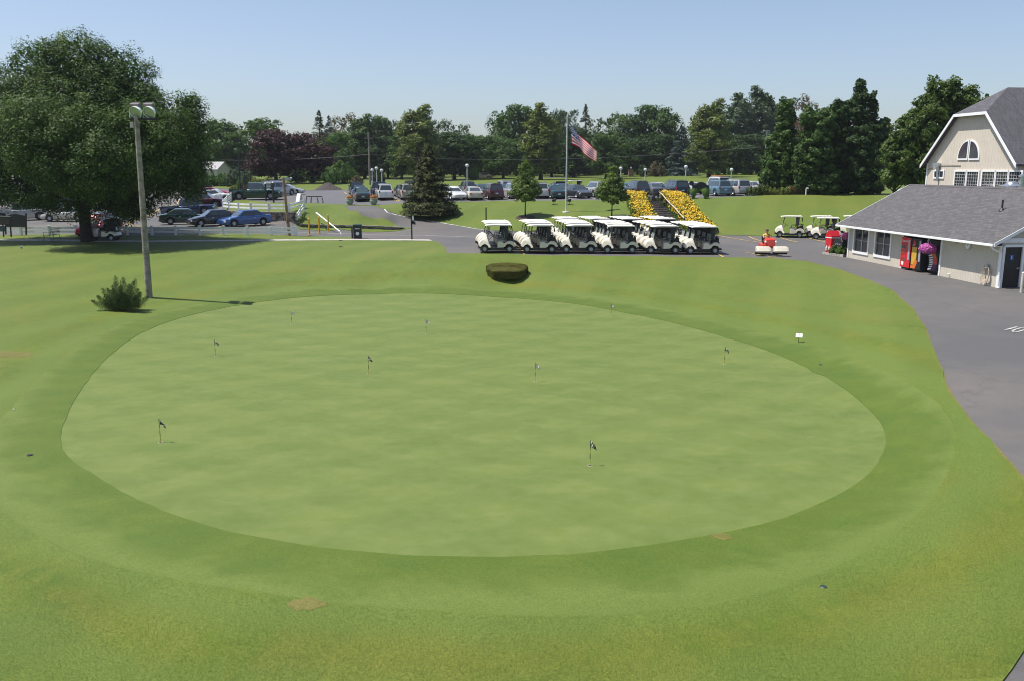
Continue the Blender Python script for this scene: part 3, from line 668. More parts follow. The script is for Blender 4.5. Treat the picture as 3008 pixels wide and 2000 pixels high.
tm.path([(-.1,0,2.2),(-1.0,.2,4.2),(-2.6,.5,6.5),(-4.5,.6,9)],[.34,.26,.2,.1],9); tm.path([(.1,0,3.6),(.4,.1,6),(.2,0,9),(-.4,0,13)],[.42,.34,.24,.1],9)
tm.path([(.1,0,3.4),(1.6,-.3,5.5),(4,-.6,7.6),(6.6,-.4,8.6)],[.3,.22,.16,.08],8); tm.path([(.2,0,4.5),(-.8,-1,7),(-1.6,-2.4,9.5)],[.25,.18,.08],8); tm.path([(.2,0,4.3),(2,1.6,7.5),(3.2,2.6,11)],[.25,.18,.08],8)
gt=tree('shade_tree',(X0,Y0,D_.z-.05),me,L_ash,tm.mesh('shade_tree_trunk',True),'huge dark green shade tree with a thick trunk standing on the lawn at left')
# ---- big spruce by the ramp
g=onray(1262,630); kk=g.y/F
me=conifer('big_spruce_crown',(632-438)*kk*1.0,84*g.y/F,460,120,.24,31,z0=.03,power=.78,rag=.3,droop=.22)
tree('spruce_tree',tuple(g),me,L_spruce,trunk_mesh('big_spruce_trunk',6,.16,0,0,31),'full green-brown spruce on the grass bank beside the ramp')
# ---- two young maples on the bank
for (px_,py_,top,w,lb,sd) in((1543,638,480,78,'young maple in a mulch ring left of the flagpole',41),(1797,642,490,84,'young maple in a mulch ring right of the flagpole',42)):
    g=onray(px_,py_); kk=g.y/F; h=(py_-top)*kk; w_=w*kk*1.22
    bl=[(0,0,h*.55,w_*.36,w_*.36,h*.24),(0,0,h*.8,w_*.2,w_*.2,h*.17),(w_*.22,.1,h*.45,w_*.26,w_*.24,h*.16),(-w_*.22,0,h*.48,w_*.25,w_*.24,h*.17),(0,-w_*.2,h*.42,w_*.25,w_*.22,h*.15),(0,w_*.2,h*.5,w_*.25,w_*.22,h*.15),(.1,0,h*.93,w_*.08,w_*.08,h*.07)]
    t=tree('young_maple_tree',tuple(g),crown('young_maple_crown',bl,190,50,.30,.15,sd,inner=.2,asp=.7),L_young,trunk_mesh('young_maple_trunk',h*.8,.07,5,.28,sd,start=.42),lb,group='young maples on the bank')
# ---- near maples on the right
def pixtree(name,px,py,D,BLp,nc,per,cr,leaf,lm,label,seed,trunk_r=.3,th=None,g=None,asp=.7,limbs=5):
    g=atD(px,D) if g is None else g
    kk=D/F; bl=[]
    for a,b,rx,rz,dy in BLp:
        p=at_d(a,b,D+dy*kk*100); bl.append((p.x-g.x,dy*kk*100,p.z-g.z,rx*kk,max(rx*.95,12)*kk,rz*kk))
    return tree(name,tuple(g),crown(name+'_crown',bl,nc,per,cr,leaf,seed,inner=.25,asp=asp),lm,trunk_mesh(name+'_trunk',th or 6,trunk_r,limbs,.3,seed),label)
pixtree('maple_tree',2287,577,101,[(2290,490,48,50,0),(2262,500,28,44,0),(2318,500,24,40,0),(2300,430,38,60,0),(2270,430,22,45,0),(2308,360,26,50,0),(2300,320,18,28,0),(2322,330,14,40,0),(2290,470,44,50,.3),(2252,520,20,24,0),(2290,535,40,18,0)],330,60,.42,.26,L_maple,'dark green maple with a clear short trunk, left of the near right group',51)
pixtree('maple_tree',2400,578,99,[(2400,460,52,80,0),(2370,520,36,50,0),(2395,385,42,50,0),(2378,350,26,32,0),(2425,360,30,42,0),(2350,470,22,40,0),(2420,530,50,44,0),(2365,440,22,40,0)],360,60,.42,.26,L_maple,'broad maple left of the spire-topped one in the near right group',52)
pixtree('maple_tree',2462,580,101,[(2465,420,46,90,0),(2455,340,30,40,0),(2480,330,26,32,0),(2470,510,56,62,0),(2495,318,16,24,0),(2445,380,26,50,0)],300,60,.42,.26,L_dark,'dark maple in the middle of the near right group',53)
pixtree('maple_tree',2528,580,100,[(2528,440,46,90,0),(2527,330,24,60,0),(2526,270,12,36,0),(2524,250,8,18,0),(2532,290,15,30,0),(2560,300,13,28,0),(2562,340,14,40,0),(2530,520,58,60,0),(2560,400,32,50,0),(2590,385,22,34,0),(2596,360,12,16,0),(2555,460,40,50,0),(2588,420,18,26,0)],420,60,.40,.25,L_dark,'tall maple with a narrow pointed spire, tallest of the near right group',54)
pixtree('arborvitae_shrub',2576,575,101,[(2578,525,14,42,0),(2572,500,10,24,0),(2584,545,13,24,0),(2565,550,12,20,0)],90,50,.25,.18,L_oak,'upright light green shrub at the right foot of the spire-topped maple',55,.08,1.5,limbs=0)
pixtree('oak_tree',2622,556,86,[(2640,470,48,60,0),(2690,450,60,90,0),(2660,400,44,56,0),(2720,370,60,80,0),(2745,310,40,50,0),(2765,270,18,36,0),(2790,290,34,44,0),(2803,258,14,26,0),(2845,300,26,38,0),(2850,280,10,20,0),(2880,320,26,28,0),(2900,295,8,16,0),(2740,255,8,22,0),(2830,360,50,60,0),(2780,430,70,80,0),(2630,520,44,28,0),(2700,520,60,30,0),(2620,430,20,44,0),(2660,520,30,20,0)],560,66,.5,.26,L_oak,'large bright green oak behind the clubhouse gable',56,.2,5)
# ---- clipped oval yew and the pine by the light pole
g=onray(1489,806); me=None
def yew():
    rs=np.random.RandomState(61); n=34000; a=rs.uniform(0,2*math.pi,n); a2=rs.uniform(0,1,n); rx,ry,h=1.55,1.05,.62
    top=rs.rand(n)<.52; r=np.sqrt(a2)*1.0; r=np.where(top,r,rs.uniform(.92,1.01,n)); z=np.where(top,h*(1.0-.12*r**4)+rs.normal(size=n)*.022,rs.uniform(.0,h*.95,n))
    w=1+.03*np.sin(a*5)+.02*np.sin(a*11); C=np.stack([rx*r*w*np.cos(a),ry*r*w*np.sin(a),z+.04*np.sin(a*3)*(z/h)],1)
    nr=np.stack([np.cos(a)*np.where(top,.3,1.3),np.sin(a)*np.where(top,.3,1.3),np.where(top,1.6,.35)],1)+rs.normal(size=(n,3))*.55
    return cards('yew_crown',C,nr,np.full(n,.075)*rs.uniform(.6,1.4,n),None,.4,None,61)
r=empty('yew_hedge',tuple(g+Vector((0,0,-.03))),-.12,'low clipped oval yew bush on the lawn in front of the golf carts','bush'); r.scale=(.84,.95,.84); r.rotation_euler=(R(11),0,-.12); meshobj('crown',yew(),L_hedge,r)
b_=MB(); b_.lathe([(0.01,0),(1.1,0),(1.2,.3),(1.05,.42),(0.01,.44)],(0,0,0),24)
for i in range(len(b_.v)): b_.v[i]=(b_.v[i][0],b_.v[i][1]*.68,b_.v[i][2])
b_.build('stem_core',M_barkd,r)
g=onray(362,912)
def pine():
    rs=np.random.RandomState(62); cs=[];ns=[];ss=[]; kx=g.y/F
    spikes=[(0,1.0),(-.35,.72),(.5,.66),(.75,.86),(-1.0,.62),(-1.25,.42),(.25,.8),(-.6,.5),(1.05,.6),(1.35,.34),(-.2,.6),(.9,.45),(-.85,.36),(.1,.5),(-1.5,.3)]
    for j,(x,hh) in enumerate(spikes):
        for kk_ in range(3 if abs(x)<1.1 else 2):
            y=rs.uniform(-.7,.7); H_=hh*1.95*rs.uniform(.72,1) if kk_ else hh*1.95; x1=x*(1.0)+rs.uniform(-.1,.1)*kk_
            m=1150; t=rs.uniform(0,1,m)**.8; cx=x1*(.55+.45*t); cy=y*(.4+.6*t); wr=(.30*(1-t)**.7+.04)*(1+.6*np.sin(t*22)**2)
            aa=rs.uniform(0,2*math.pi,m); q=np.sqrt(rs.uniform(0,1,m))
            cs.append(np.stack([cx+wr*q*np.cos(aa),cy+wr*q*np.sin(aa),.05+t*H_+q*.06],1)); ns.append(rs.normal(size=(m,3))); ss.append(rs.uniform(.05,.11,m))
    return cards('pine_crown',np.concatenate(cs),np.concatenate(ns),np.concatenate(ss),None,.16,(0,0,1.2),62)
r=empty('dwarf_pine',tuple(g),0,'bushy dwarf pine with upright shoots at the foot of the floodlight pole','shrub'); r.scale=(.84,.84,.9); meshobj('crown',pine(),L_pine,r)
b_=MB()
for x,y,h in((0,0,1.7),(-.7,.1,1.0),(.7,-.1,1.3),(-1.1,0,.8),(.4,.2,1.2)): b_.tube((x*.2,y*.2,0),(x,y,h),.05,.015,6)
b_.build('trunk',M_barkd,r)

# ---- the wood behind the tree line, one mass
def far_wood():
    rs=np.random.RandomState(77); bl=[]
    for px_ in range(430,2620,26):
        for D in(246,262):
            g=atD(px_+rs.uniform(-10,10),D); h=rs.uniform(6.5,9.5); bl.append((g.x,g.y,g.z+h*.45,3.4,3,h*.55))
    return crown('far_wood',bl,1500,46,1.2,.6,77,inner=.05,fill=.3)
o=meshobj('far_wood',far_wood(),L_dark); tag(o,None,None,None,'stuff')
# ------------------------------------------------------------------ golf carts
C_cream=M('cream_cart_plastic',(.70,.65,.53),.35,coat=.4,var=.05,vs=2); C_roof=M('off_white_roof_plastic',(.80,.77,.68),.4,coat=.2,var=.04,vs=2)
C_blk=M('black_plastic',(.018,.018,.020),.5,var=.1); C_tyre=M('tyre_rubber',(.022,.022,.023),.8,var=.2,vs=20)
C_rim=M('silver_wheel',(.42,.44,.47),.35,metal=.6,var=.1,vs=9); C_seat=M('grey_seat_vinyl',(.20,.22,.23),.5,var=.1); C_seatc=M('grey_seat_cushion',(.30,.30,.28),.5,var=.1)
C_steel=M('black_steel_tube',(.02,.02,.022),.35,metal=.3); C_ws=M('smoky_windshield',(.42,.46,.47),.12,alpha=.62,var=.05); C_emb=M('brown_badge',(.10,.06,.03),.5)
C_bag=M('navy_bag_cloth',(.02,.03,.07),.7); C_bagr=M('dark_bag_cloth',(.03,.03,.03),.7)
def lathe_wheel(r,w,rim=False,n=18):
    mb=MB()
    if not rim: mb.lathe([(r*.52,-w*.42),(r*.6,-w*.5),(r*.92,-w*.5),(r,-w*.36),(r,w*.36),(r*.92,w*.5),(r*.6,w*.5),(r*.52,w*.42),(r*.52,-w*.42)],(0,0,0),n,'Y')
    else:
        mb.lathe([(.001,-w*.30),(r*.18,-w*.34),(r*.2,-w*.26),(r*.42,-w*.22),(r*.5,-w*.43),(r*.56,-w*.46),(r*.56,w*.46),(r*.5,w*.43),(r*.42,w*.22),(r*.2,w*.26),(r*.18,w*.34),(.001,w*.30)],(0,0,0),n,'Y')
    return mb.mesh('rim' if rim else 'wheel',True)
cw_t,cw_r=lathe_wheel(.235,.20),lathe_wheel(.235,.20,True)
def make_cart():
    r=empty('golf_cart',(0,0,0))
    m=MB(); m.bx(-1.12,1.1,-.44,.44,.20,.30); m.bx(.0,.5,-.56,.56,.27,.31); m.bx(-1.28,-1.08,-.52,.52,.26,.36); m.bx(1.05,1.24,-.5,.5,.26,.40); m.bx(.78,.9,-.5,.5,.19,.27); m.bx(-.88,-.78,-.5,.5,.19,.27); m.bx(-.5,.48,-.585,-.54,.17,.30); m.bx(-.5,.48,.54,.585,.17,.30)
    m.build('chassis',C_blk,r)
    def arch(cx,cz,rad,a0,a1,n=9): return [(cx+rad*math.cos(R(a0+(a1-a0)*i/n)),cz+rad*math.sin(R(a0+(a1-a0)*i/n))) for i in range(n+1)]
    out=[(1.20,.40),(1.24,.52),(1.20,.66),(1.10,.80),(.96,.91),(.80,.985),(.66,1.0),(.585,.95),(.545,.80),(.50,.60),(.40,.44),(.38,.32),(.49,.30)]+arch(.82,.245,.31,170,28)+[(1.13,.36)]
    MB().slab(out,lambda x,z: .56-.16*max(0,(z-.55))/.45-.05*max(0,x-1.0),.05,.88).build('front_cowl',C_cream,r,smooth=True)
    out=[(-.02,.32),(-.04,.62),(-.02,.70),(-.12,.735),(-.30,.735),(-.36,.66),(-.52,.63),(-.62,.70),(-.72,.765),(-.86,.785),(-1.0,.76),(-1.12,.68),(-1.24,.50),(-1.27,.42),(-1.17,.38)]+arch(-.83,.245,.33,22,160)+[(-1.0+.86-.34,.32)]
    out=out[:15]+[p for p in arch(-.83,.245,.33,18,162)]+[(-.42+.0,.33)] if False else [(-.02,.32),(-.04,.62),(-.02,.70),(-.12,.735),(-.30,.735),(-.36,.66),(-.52,.63),(-.62,.70),(-.72,.765),(-.86,.785),(-1.0,.76),(-1.12,.68),(-1.24,.50),(-1.27,.42)]+arch(-.83,.245,.33,158,22)+[(-.40,.32)]
    MB().slab(out,lambda x,z: .585-.02*max(0,z-.6),.04,.92).build('rear_body',C_cream,r,smooth=True)
    m=MB(); m.slab([(-.02,.70),(.02,.78),(-.04,.82),(-.46,.80),(-.5,.72),(-.46,.68)],lambda x,z:.53,.03); m.build('seat',C_seatc,r,smooth=True)
    for s in(-1,1):
        vs=MB().slab([(-.50,.88),(-.44,.88),(-.50,1.30),(-.57,1.33),(-.60,1.30)],lambda x,z:.245,.03); vs.v=[(a,b+s*.265,c) for a,b,c in vs.v]
        m=MB(); m.add(vs.v,vs.f); m.build('backrest',C_seat,r,smooth=True)
    for s in(-1,1):
        m=MB(); m.path([(-.5,s*.56,1.02),(-.22,s*.58,1.02),(-.12,s*.58,.96),(-.14,s*.58,.82)],.018,6)
        m.build('armrest',C_steel,r)
    out=[(.80,1.775),(.74,1.80),(.3,1.845),(-.4,1.85),(-.78,1.835),(-.86,1.86),(-.95,1.83),(-1.0,1.79),(-.95,1.76),(.72,1.755)]
    MB().slab(out,lambda x,z:.60,.05,.93).build('roof',C_roof,r,smooth=True)
    for s in(-1,1):
        m=MB(); m.path([(.64,s*.46,.93),(.44,s*.54,1.77)],.018,6); m.build('front_strut',C_steel,r)
        m=MB(); m.path([(-.60,s*.52,.70),(-.64,s*.54,1.2),(-.60,s*.55,1.77)],.028,6); m.path([(-.62,s*.53,1.10),(-.95,s*.5,1.12)],.016,6); m.build('rear_strut',C_steel,r)
    m=MB(); m.add([(.655,-.44,.96),(.655,.44,.96),(.575,.47,1.38),(.575,-.47,1.38)],[(0,1,2,3)]); m.add([(.645,-.44,.96),(.645,.44,.96),(.565,.47,1.38),(.565,-.47,1.38)],[(3,2,1,0)])
    m.build('windshield',C_ws,r)
    m=MB(); m.tube((.52,.28,.85),(.30,.28,1.06),.02,.02,6)
    q=Vector((-.69,0,.72)).normalized().to_track_quat('Z','Y'); c=Vector((.29,.28,1.07)); P=[c+q@Vector((.17*math.cos(i*math.pi/6),.17*math.sin(i*math.pi/6),0)) for i in range(13)]
    m.path(P,.014,5); m.tube(P[0],P[6],.01,.01,5); m.build('steering_wheel',C_blk,r)
    m=MB()
    for s in(-1,1): m.path([(-.78,s*.42,.78),(-.98,s*.42,1.12),(-1.12,s*.42,1.12)],.015,6); m.path([(-1.12,s*.42,.5),(-1.15,s*.42,.8)],.015,6)
    m.tube((-1.12,-.44,1.12),(-1.12,.44,1.12),.02,.02,6); m.tube((-.98,-.44,1.12),(-.98,.44,1.12),.02,.02,6); m.bx(-1.22,-1.02,-.4,.4,.44,.52); m.bx(-1.08,-1.02,-.42,.42,.95,1.06)
    m.build('bag_rack',C_steel,r)
    for s in(-1,1): 
        for y in(.18,.42): m=MB(); m.path([(-.93,s*y,1.78),(-.99,s*y,1.66),(-1.03,s*y,1.46),(-1.0,s*y,1.34)],[.018,.03,.022,.008],6); m.build('bag_strap',C_blk,r)
    m=MB(); m.bx(-.30,-.16,-.592,-.584,.47,.55); m.build('badge',C_emb,r)
    for s in(-1,1):
        m=MB(); m.slab([(-.74,1.02),(-.52,1.02),(-.50,1.75),(-.78,1.75)],lambda x,z:.035,.015); m.v=[(a,b+s*.545,c) for a,b,c in m.v]; m.build('rolled_curtain',C_bagr,r)
    m=MB(); m.slab([(-1.16,.46),(-.66,.46),(-.66,.86),(-.98,.98),(-1.1,.96)],lambda x,z:.38,.04); m.build('bag_well',C_blk,r)
    for x in(.82,-.83):
        for s in(-1,1):
            w=meshobj('wheel',cw_t,C_tyre,r,(x,s*.47,.235)); meshobj('rim',cw_r,C_rim,w)
    return r
cart0=make_cart(); cart_used=[False]
ORD=['first','second','third','fourth','fifth','sixth','seventh']
def put_cart(x,y,rz,label,group=None,sc=1.0):
    c=cart0 if not cart_used[0] else copy_tree(cart0)
    cart_used[0]=True; c.location=(x,y,gz(x,y)-.005); c.rotation_euler=(0,0,rz); c.scale=(sc,sc,sc); tag(c,label,'golf cart',group); return c
rc=random.Random(5)
for ci,(wx,n,sp) in enumerate(((1459,4,1.36),(1582,5,1.36),(1700,5,1.36),(1822,5,1.34),(1946,5,1.33),(2066,5,1.30))):
    p=at_z(wx,747,.25); D=57.3
    for j in range(n):
        x=p.x*57.3/p.y-.075*j*sp+rc.uniform(-.05,.05); y=D+.55+j*sp
        put_cart(x,y,math.pi+R(rc.uniform(-1.5,1.5)),'cream golf cart, %s from the lawn, %s column of the front block'%(ORD[j],ORD[ci]),'golf carts of the front block')
for ci,(wx,n) in enumerate(((1660,3),(1748,4),(1842,4),(1935,4))):
    x0=(wx-1504)/F*74.0
    for j in range(n): put_cart(x0-.16*j,72.6+j*1.36,math.pi+R(rc.uniform(-1.5,1.5)),'cream golf cart, %s from the front, %s column of the rear block'%(ORD[j],ORD[ci]),'golf carts of the rear block')
for wx,py,lb in((2318,697,'cream golf cart standing alone between the mower and the pair of carts'),(2405,697,'cream golf cart, rear one of the pair left of the red bin'),(2425,703,'cream golf cart, front one of the pair left of the red bin'),(2502,697,'cream golf cart half hidden behind the corner of the small building')):
    g=onray(wx,py); put_cart(g.x,g.y,math.pi-R(16),lb,'golf carts beside the small building')
# a few golf bags standing in the racks
def bag(x,y,z,mat,lb,i):
    m=MB(); m.lathe([(.001,0),(.10,0),(.12,.05),(.11,.4),(.12,.82),(.10,.85),(.001,.85)],(0,0,0),10)
    o=m.build('golf_bag',mat,None,(x,y,z),smooth=True); o.rotation_euler=(0,R(-14),0); tag(o,lb,'golf bag')
    c=MB()
    for k in range(6):
        a=k*1.05; c.tube((.05*math.cos(a),.05*math.sin(a),.8),(.07*math.cos(a),.07*math.sin(a),1.08+.03*(k%3)),.008,.008,5); c.sphere((.07*math.cos(a),.07*math.sin(a),1.1+.03*(k%3)),.03,6,4)
    c.build('clubs',C_rim,o)
for i,(ci,j,mt,lb) in enumerate(((1,4,C_bag,'navy golf bag with clubs behind the farthest cart of the second front column'),(2,3,C_bagr,'dark golf bag with clubs in the rack of the third front column'))):
    wx=(1459,1582,1700)[ci]; p=at_z(wx,747,.25); x=p.x-.055*j*1.36+1.08; y=57.85+j*1.36; bag(x,y,gz(x,y)+.48,mt,lb,i)
# ------------------------------------------------------------------ cars
CG=M('car_glass',(.035,.05,.055),.04,coat=1,var=.05); CH=M('headlight_glass',(.75,.76,.74),.1,coat=1,var=.05); CT=M('red_lens',(.42,.02,.02),.12,coat=1,var=.05)
CC=M('chrome',(.6,.6,.62),.12,metal=1,var=.02); CP_=M('licence_plate',(.62,.66,.72),.4,var=.1); CU=M('car_underside',(.015,.015,.015),.8)
def paint(name,c): return M(name,c,.28,metal=.25,coat=1,var=.03,vs=1)
P_={'dgreen':paint('dark_green_paint',(.012,.045,.035)),'black':paint('black_paint',(.010,.011,.014)),'white':paint('white_paint',(.75,.75,.72)),'silver':paint('silver_paint',(.46,.46,.45)),'champ':paint('champagne_paint',(.48,.45,.38)),
 'navy':paint('navy_paint',(.015,.03,.08)),'blue':paint('blue_paint',(.025,.085,.26)),'maroon':paint('maroon_paint',(.06,.010,.018)),'teal':paint('teal_paint',(.012,.065,.075)),'grey':paint('grey_paint',(.14,.15,.16)),'dgrey':paint('dark_grey_paint',(.05,.055,.065)),
 'lblue':paint('light_blue_paint',(.13,.24,.30)),'red':paint('red_paint',(.50,.02,.03)),'dblue':paint('steel_blue_paint',(.045,.085,.14))}
SPEC={ # L,W,belt,H, wheel r, front axle x, rear axle x, top profile rear->front, greenhouse: rear base, rear top, front top, front base, n side windows
'sedan':dict(L=4.8,W=1.80,r=.33,fa=1.45,ra=-1.40,top=[(-2.4,.78),(-2.3,.92),(-1.7,1.0),(-1.2,.98),(0,.93),(.9,.95),(1.6,.86),(2.2,.72),(2.4,.60)],gh=(-1.75,-.95,.30,1.05),H=1.45,win=2),
'suv':dict(L=4.65,W=1.86,r=.38,fa=1.42,ra=-1.35,top=[(-2.32,.95),(-2.25,1.08),(-1.5,1.10),(0,1.06),(.9,1.08),(1.6,1.0),(2.15,.88),(2.32,.70)],gh=(-2.22,-1.95,.35,1.10),H=1.76,win=3),
'van':dict(L=5.0,W=1.95,r=.35,fa=1.65,ra=-1.40,top=[(-2.5,.90),(-2.45,1.03),(-1.5,1.05),(0,1.0),(1.1,1.02),(1.9,.92),(2.35,.78),(2.5,.64)],gh=(-2.42,-2.15,.65,1.65),H=1.78,win=3),
'wagon':dict(L=4.5,W=1.76,r=.32,fa=1.35,ra=-1.25,top=[(-2.25,.85),(-2.2,.98),(-1.5,1.0),(0,.95),(.9,.96),(1.6,.86),(2.1,.74),(2.25,.6)],gh=(-2.15,-1.75,.35,1.05),H=1.5,win=3),
'coupe':dict(L=4.4,W=1.75,r=.32,fa=1.30,ra=-1.30,top=[(-2.2,.76),(-2.1,.88),(-1.6,.95),(0,.90),(.9,.90),(1.5,.80),(2.0,.66),(2.2,.55)],gh=(-1.75,-.85,.15,.95),H=1.35,win=2),
'pickup':dict(L=5.7,W=1.98,r=.40,fa=1.75,ra=-1.75,top=[(-2.85,1.0),(-2.8,1.10),(-1.0,1.10),(0,1.08),(1.2,1.10),(2.0,1.04),(2.7,.98),(2.85,.80)],gh=(-.85,-.70,.75,1.30),H=1.82,win=2),
'bigvan':dict(L=5.3,W=2.0,r=.37,fa=1.75,ra=-1.55,top=[(-2.65,1.1),(-2.6,1.2),(-1.5,1.2),(0,1.15),(1.5,1.12),(2.1,1.05),(2.5,.9),(2.65,.7)],gh=(-2.6,-2.5,1.2,1.85),H=2.1,win=3)}
MESH={}
def interp(P,x):
    if x<=P[0][0]: return P[0][1]
    for a,b in zip(P,P[1:]):
        if x<=b[0]: t=(x-a[0])/(b[0]-a[0]); t=t*t*(3-2*t)*.5+t*.5; return a[1]+(b[1]-a[1])*t
    return P[-1][1]
def car_meshes(k):
    if k in MESH: return MESH[k]
    s=SPEC[k]; L=s['L'];W=s['W']/2;r=s['r']; ra=r*1.17; zc=r; d={}
    xs=set([-L/2,-L/2+.03,-L/2+.12,-L/2+.3,L/2-.03,L/2-.12,L/2-.3]+[-L/2+.3+i*(L-.6)/14 for i in range(15)])
    for a in(s['fa'],s['ra']): xs|={a+ra*math.cos(R(t)) for t in(0,15,30,50,70,90,110,130,150,165,180)}
    xs|={p[0] for p in s['top']}; xs=sorted(xs); xs=[x for i,x in enumerate(xs) if i==0 or x-xs[i-1]>.012]
    m=MB(); rows=[]
    for x in xs:
        zt=interp(s['top'],x); zb=.23
        e=abs(x)/(L/2)
        if e>.93: zb=.23+.12*(e-.93)/.07
        for a in(s['fa'],s['ra']):
            if abs(x-a)<ra: zb=max(zb,zc+math.sqrt(max(0,ra*ra-(x-a)**2)))
        w=W*(1-.05*e**4-.12*max(0,(e-.86)/.14)**2); h=zt-zb
        ring=[(w*.86,zb-.02),(w*.97,zb+.01),(w,zb+.08*h+.02),(w,zb+.5*h),(w*.985,zb+.78*h),(w*.94,zb+.95*h),(w*.86,zt),(w*.55,zt+.02),(0,zt+.03)]
        rows.append([(x,y,z) for y,z in ring]+[(x,-y,z) for y,z in ring[-2::-1]])
    n=len(rows[0]); vs=[p for rr in rows for p in rr]; fs=[]
    for i in range(len(rows)-1):
        for j in range(n-1): fs.append((i*n+j,(i+1)*n+j,(i+1)*n+j+1,i*n+j+1))
    fs+=[tuple(range(n)),tuple((len(rows)-1)*n+j for j in range(n-1,-1,-1))]
    m.add(vs,fs)
    # greenhouse with pillars, painted like the body
    A_,B_,C_,D_=s['gh']; zb=interp(s['top'],0)-.01; zr=s['H']; wb=W*.90; wt=W*.70
    def G(u,v,side):  # u along from rear(0) to front(1), v up
        xa=A_+(B_-A_)*v; xd=D_+(C_-D_)*v; x=xa+(xd-xa)*u; zbx=interp(s['top'],min(max(x,-L/2),L/2)); z=zbx*(1-v)+zr*v-.015*(1-v)
        w=(wb+(wt-wb)*v)*(1-.05*abs(u*2-1)**3); return Vector((x,side*w,z))
    nu,nv=8,5; mg=MB(); vv=[]
    for i in range(nu+1):
        u=i/nu; ring=[]
        for j in range(nv+1): ring.append(G(u,j/nv*.94,1))
        t=G(u,.94,1); ring.append(Vector((t.x,t.y*.93,zr-.01))); ring.append(Vector((t.x*.97,t.y*.5,zr+.025))); ring.append(Vector((t.x*.97,0,zr+.035)))
        ring=[tuple(p) for p in ring]; vv.append(ring+[(p[0],-p[1],p[2]) for p in ring[-2::-1]])
    n=len(vv[0]); b=[p for rr in vv for p in rr]; f=[]
    for i in range(nu):
        for j in range(n-1): f.append((i*n+j,(i+1)*n+j,(i+1)*n+j+1,i*n+j+1))
    f+=[tuple(range(n)),tuple(nu*n+j for j in range(n-1,-1,-1))]
    m.add(b,f)
    if k=='pickup':
        mb2=MB(); mb2.bx(-2.74,-.95,-W*.82,W*.82,1.10,1.145); d['bed_cover']=mb2.mesh('bed_cover')
        m.bx(-2.80,-.86,W*.84,W*.97,1.02,1.16); m.bx(-2.80,-.86,-W*.97,-W*.84,1.02,1.16); m.bx(-2.84,-2.76,-W*.95,W*.95,.95,1.16)
    d['body']=m.mesh('body',True)
    nw=s['win']; off=.012
    def quad(P,nrm): 
        q=MB(); q.add([tuple(p+nrm*off) for p in P],[(0,1,2,3)]); return q
    for side in(1,-1):
        U=[.07,.5,.93] if nw==2 else [.05,.30,.63,.94]
        if k in('suv','wagon'): U=[.04,.27,.60,.94]
        for wi in range(nw):
            a=U[wi]+.012; c=U[wi+1]-.012
            if k=='van' and False: pass
            P=[G(a,.08,side),G(c,.08,side),G(c,.86,side),G(a,.86,side)]; nn=(P[1]-P[0]).cross(P[3]-P[0]).normalized()
            if nn.y*side<0: nn=-nn
            d.setdefault('side_window',[]).append(quad(P,nn).mesh('side_window'))
    P=[G(0,.10,.86),G(0,.10,-.86),G(0,.86,-.84),G(0,.86,.84)]; d['rear_window']=quad(P,Vector((-1,0,.35)).normalized()).mesh('rear_window')
    P=[G(1,.03,.90),G(1,.03,-.90),G(1,.90,-.88),G(1,.90,.88)]; d['windshield']=quad(P,Vector((.6,0,.8)).normalized()).mesh('windshield')
    q=MB(); q.bx(-L/2+.25,L/2-.25,-W*.8,W*.8,.17,.24); q.bx(-L/2+.3,L/2-.3,-W*.70,W*.70,.24,min(.75,interp(s['top'],L/2-.3)-.08)); d['underbody']=q.mesh('underbody')
    zf=interp(s['top'],L/2-.06); zr_=interp(s['top'],-L/2+.06)
    q=MB(); q.slab([(L/2-.13,zf-.18),(L/2-.02,zf-.17),(L/2-.03,zf-.06),(L/2-.16,zf-.03)],lambda x,z:.17,.02); d['headlight']=[]
    for sd in(1,-1):
        t=MB(); t.add([(a-.035*abs(1),b+sd*(W*.74),c) for a,b,c in q.v],q.f); d['headlight'].append(t.mesh('headlight',True))
    d['taillight']=[]
    tall=k in('suv','van','wagon','bigvan','pickup')
    for sd in(1,-1):
        t=MB()
        if tall: t.bx(-L/2-.012,-L/2+.12,sd*W*.80-.07,sd*W*.80+.07,zr_-.26,zr_+.02)
        else: t.bx(-L/2-.012,-L/2+.14,sd*W*.72-.17,sd*W*.72+.13,zr_-.20,zr_-.04)
        d['taillight'].append(t.mesh('taillight'))
    t=MB(); t.bx(-L/2-.02,-L/2+.05,-.16,.16,zr_-.38 if not tall else zr_-.42,zr_-.22 if not tall else zr_-.26); d['licence_plate']=t.mesh('licence_plate')
    t=MB(); t.bx(L/2-.06,L/2+.012,-.36,.36,zf-.24,zf-.12); t.bx(L/2-.05,L/2+.008,-.45,.45,.30,.36); d['grille']=t.mesh('grille')
    for nm_,sg in(('front',1),('rear',-1)):
        t=MB(); x0=sg*(L/2-.09); t.slab([(x0-.07,.30),(x0+sg*.14 if sg>0 else x0-.14,.30),(x0+sg*.15 if sg>0 else x0-.15,.46),(x0-.07,.48)],lambda x,z:W*.86,.03); d.setdefault('bumper',[]).append(t.mesh('bumper',True))
    d['mirror']=[]
    for sd in(1,-1):
        t=MB(); g0=G(.93,.08,sd); t.slab([(g0.x-.06,g0.z),(g0.x+.05,g0.z),(g0.x+.04,g0.z+.12),(g0.x-.05,g0.z+.12)],lambda x,z:.09,.015); t.v=[(a,b+g0.y+sd*.10,c) for a,b,c in t.v]; d['mirror'].append(t.mesh('mirror',True))
    d['door_handle']=[]
    for sd in(1,-1):
        for x in((-.55,.35) if nw>1 else (.2,)): t=MB(); t.bx(x-.09,x+.09,sd*W-.015,sd*W+.02,zb-.17,zb-.13); d['door_handle'].append(t.mesh('door_handle'))
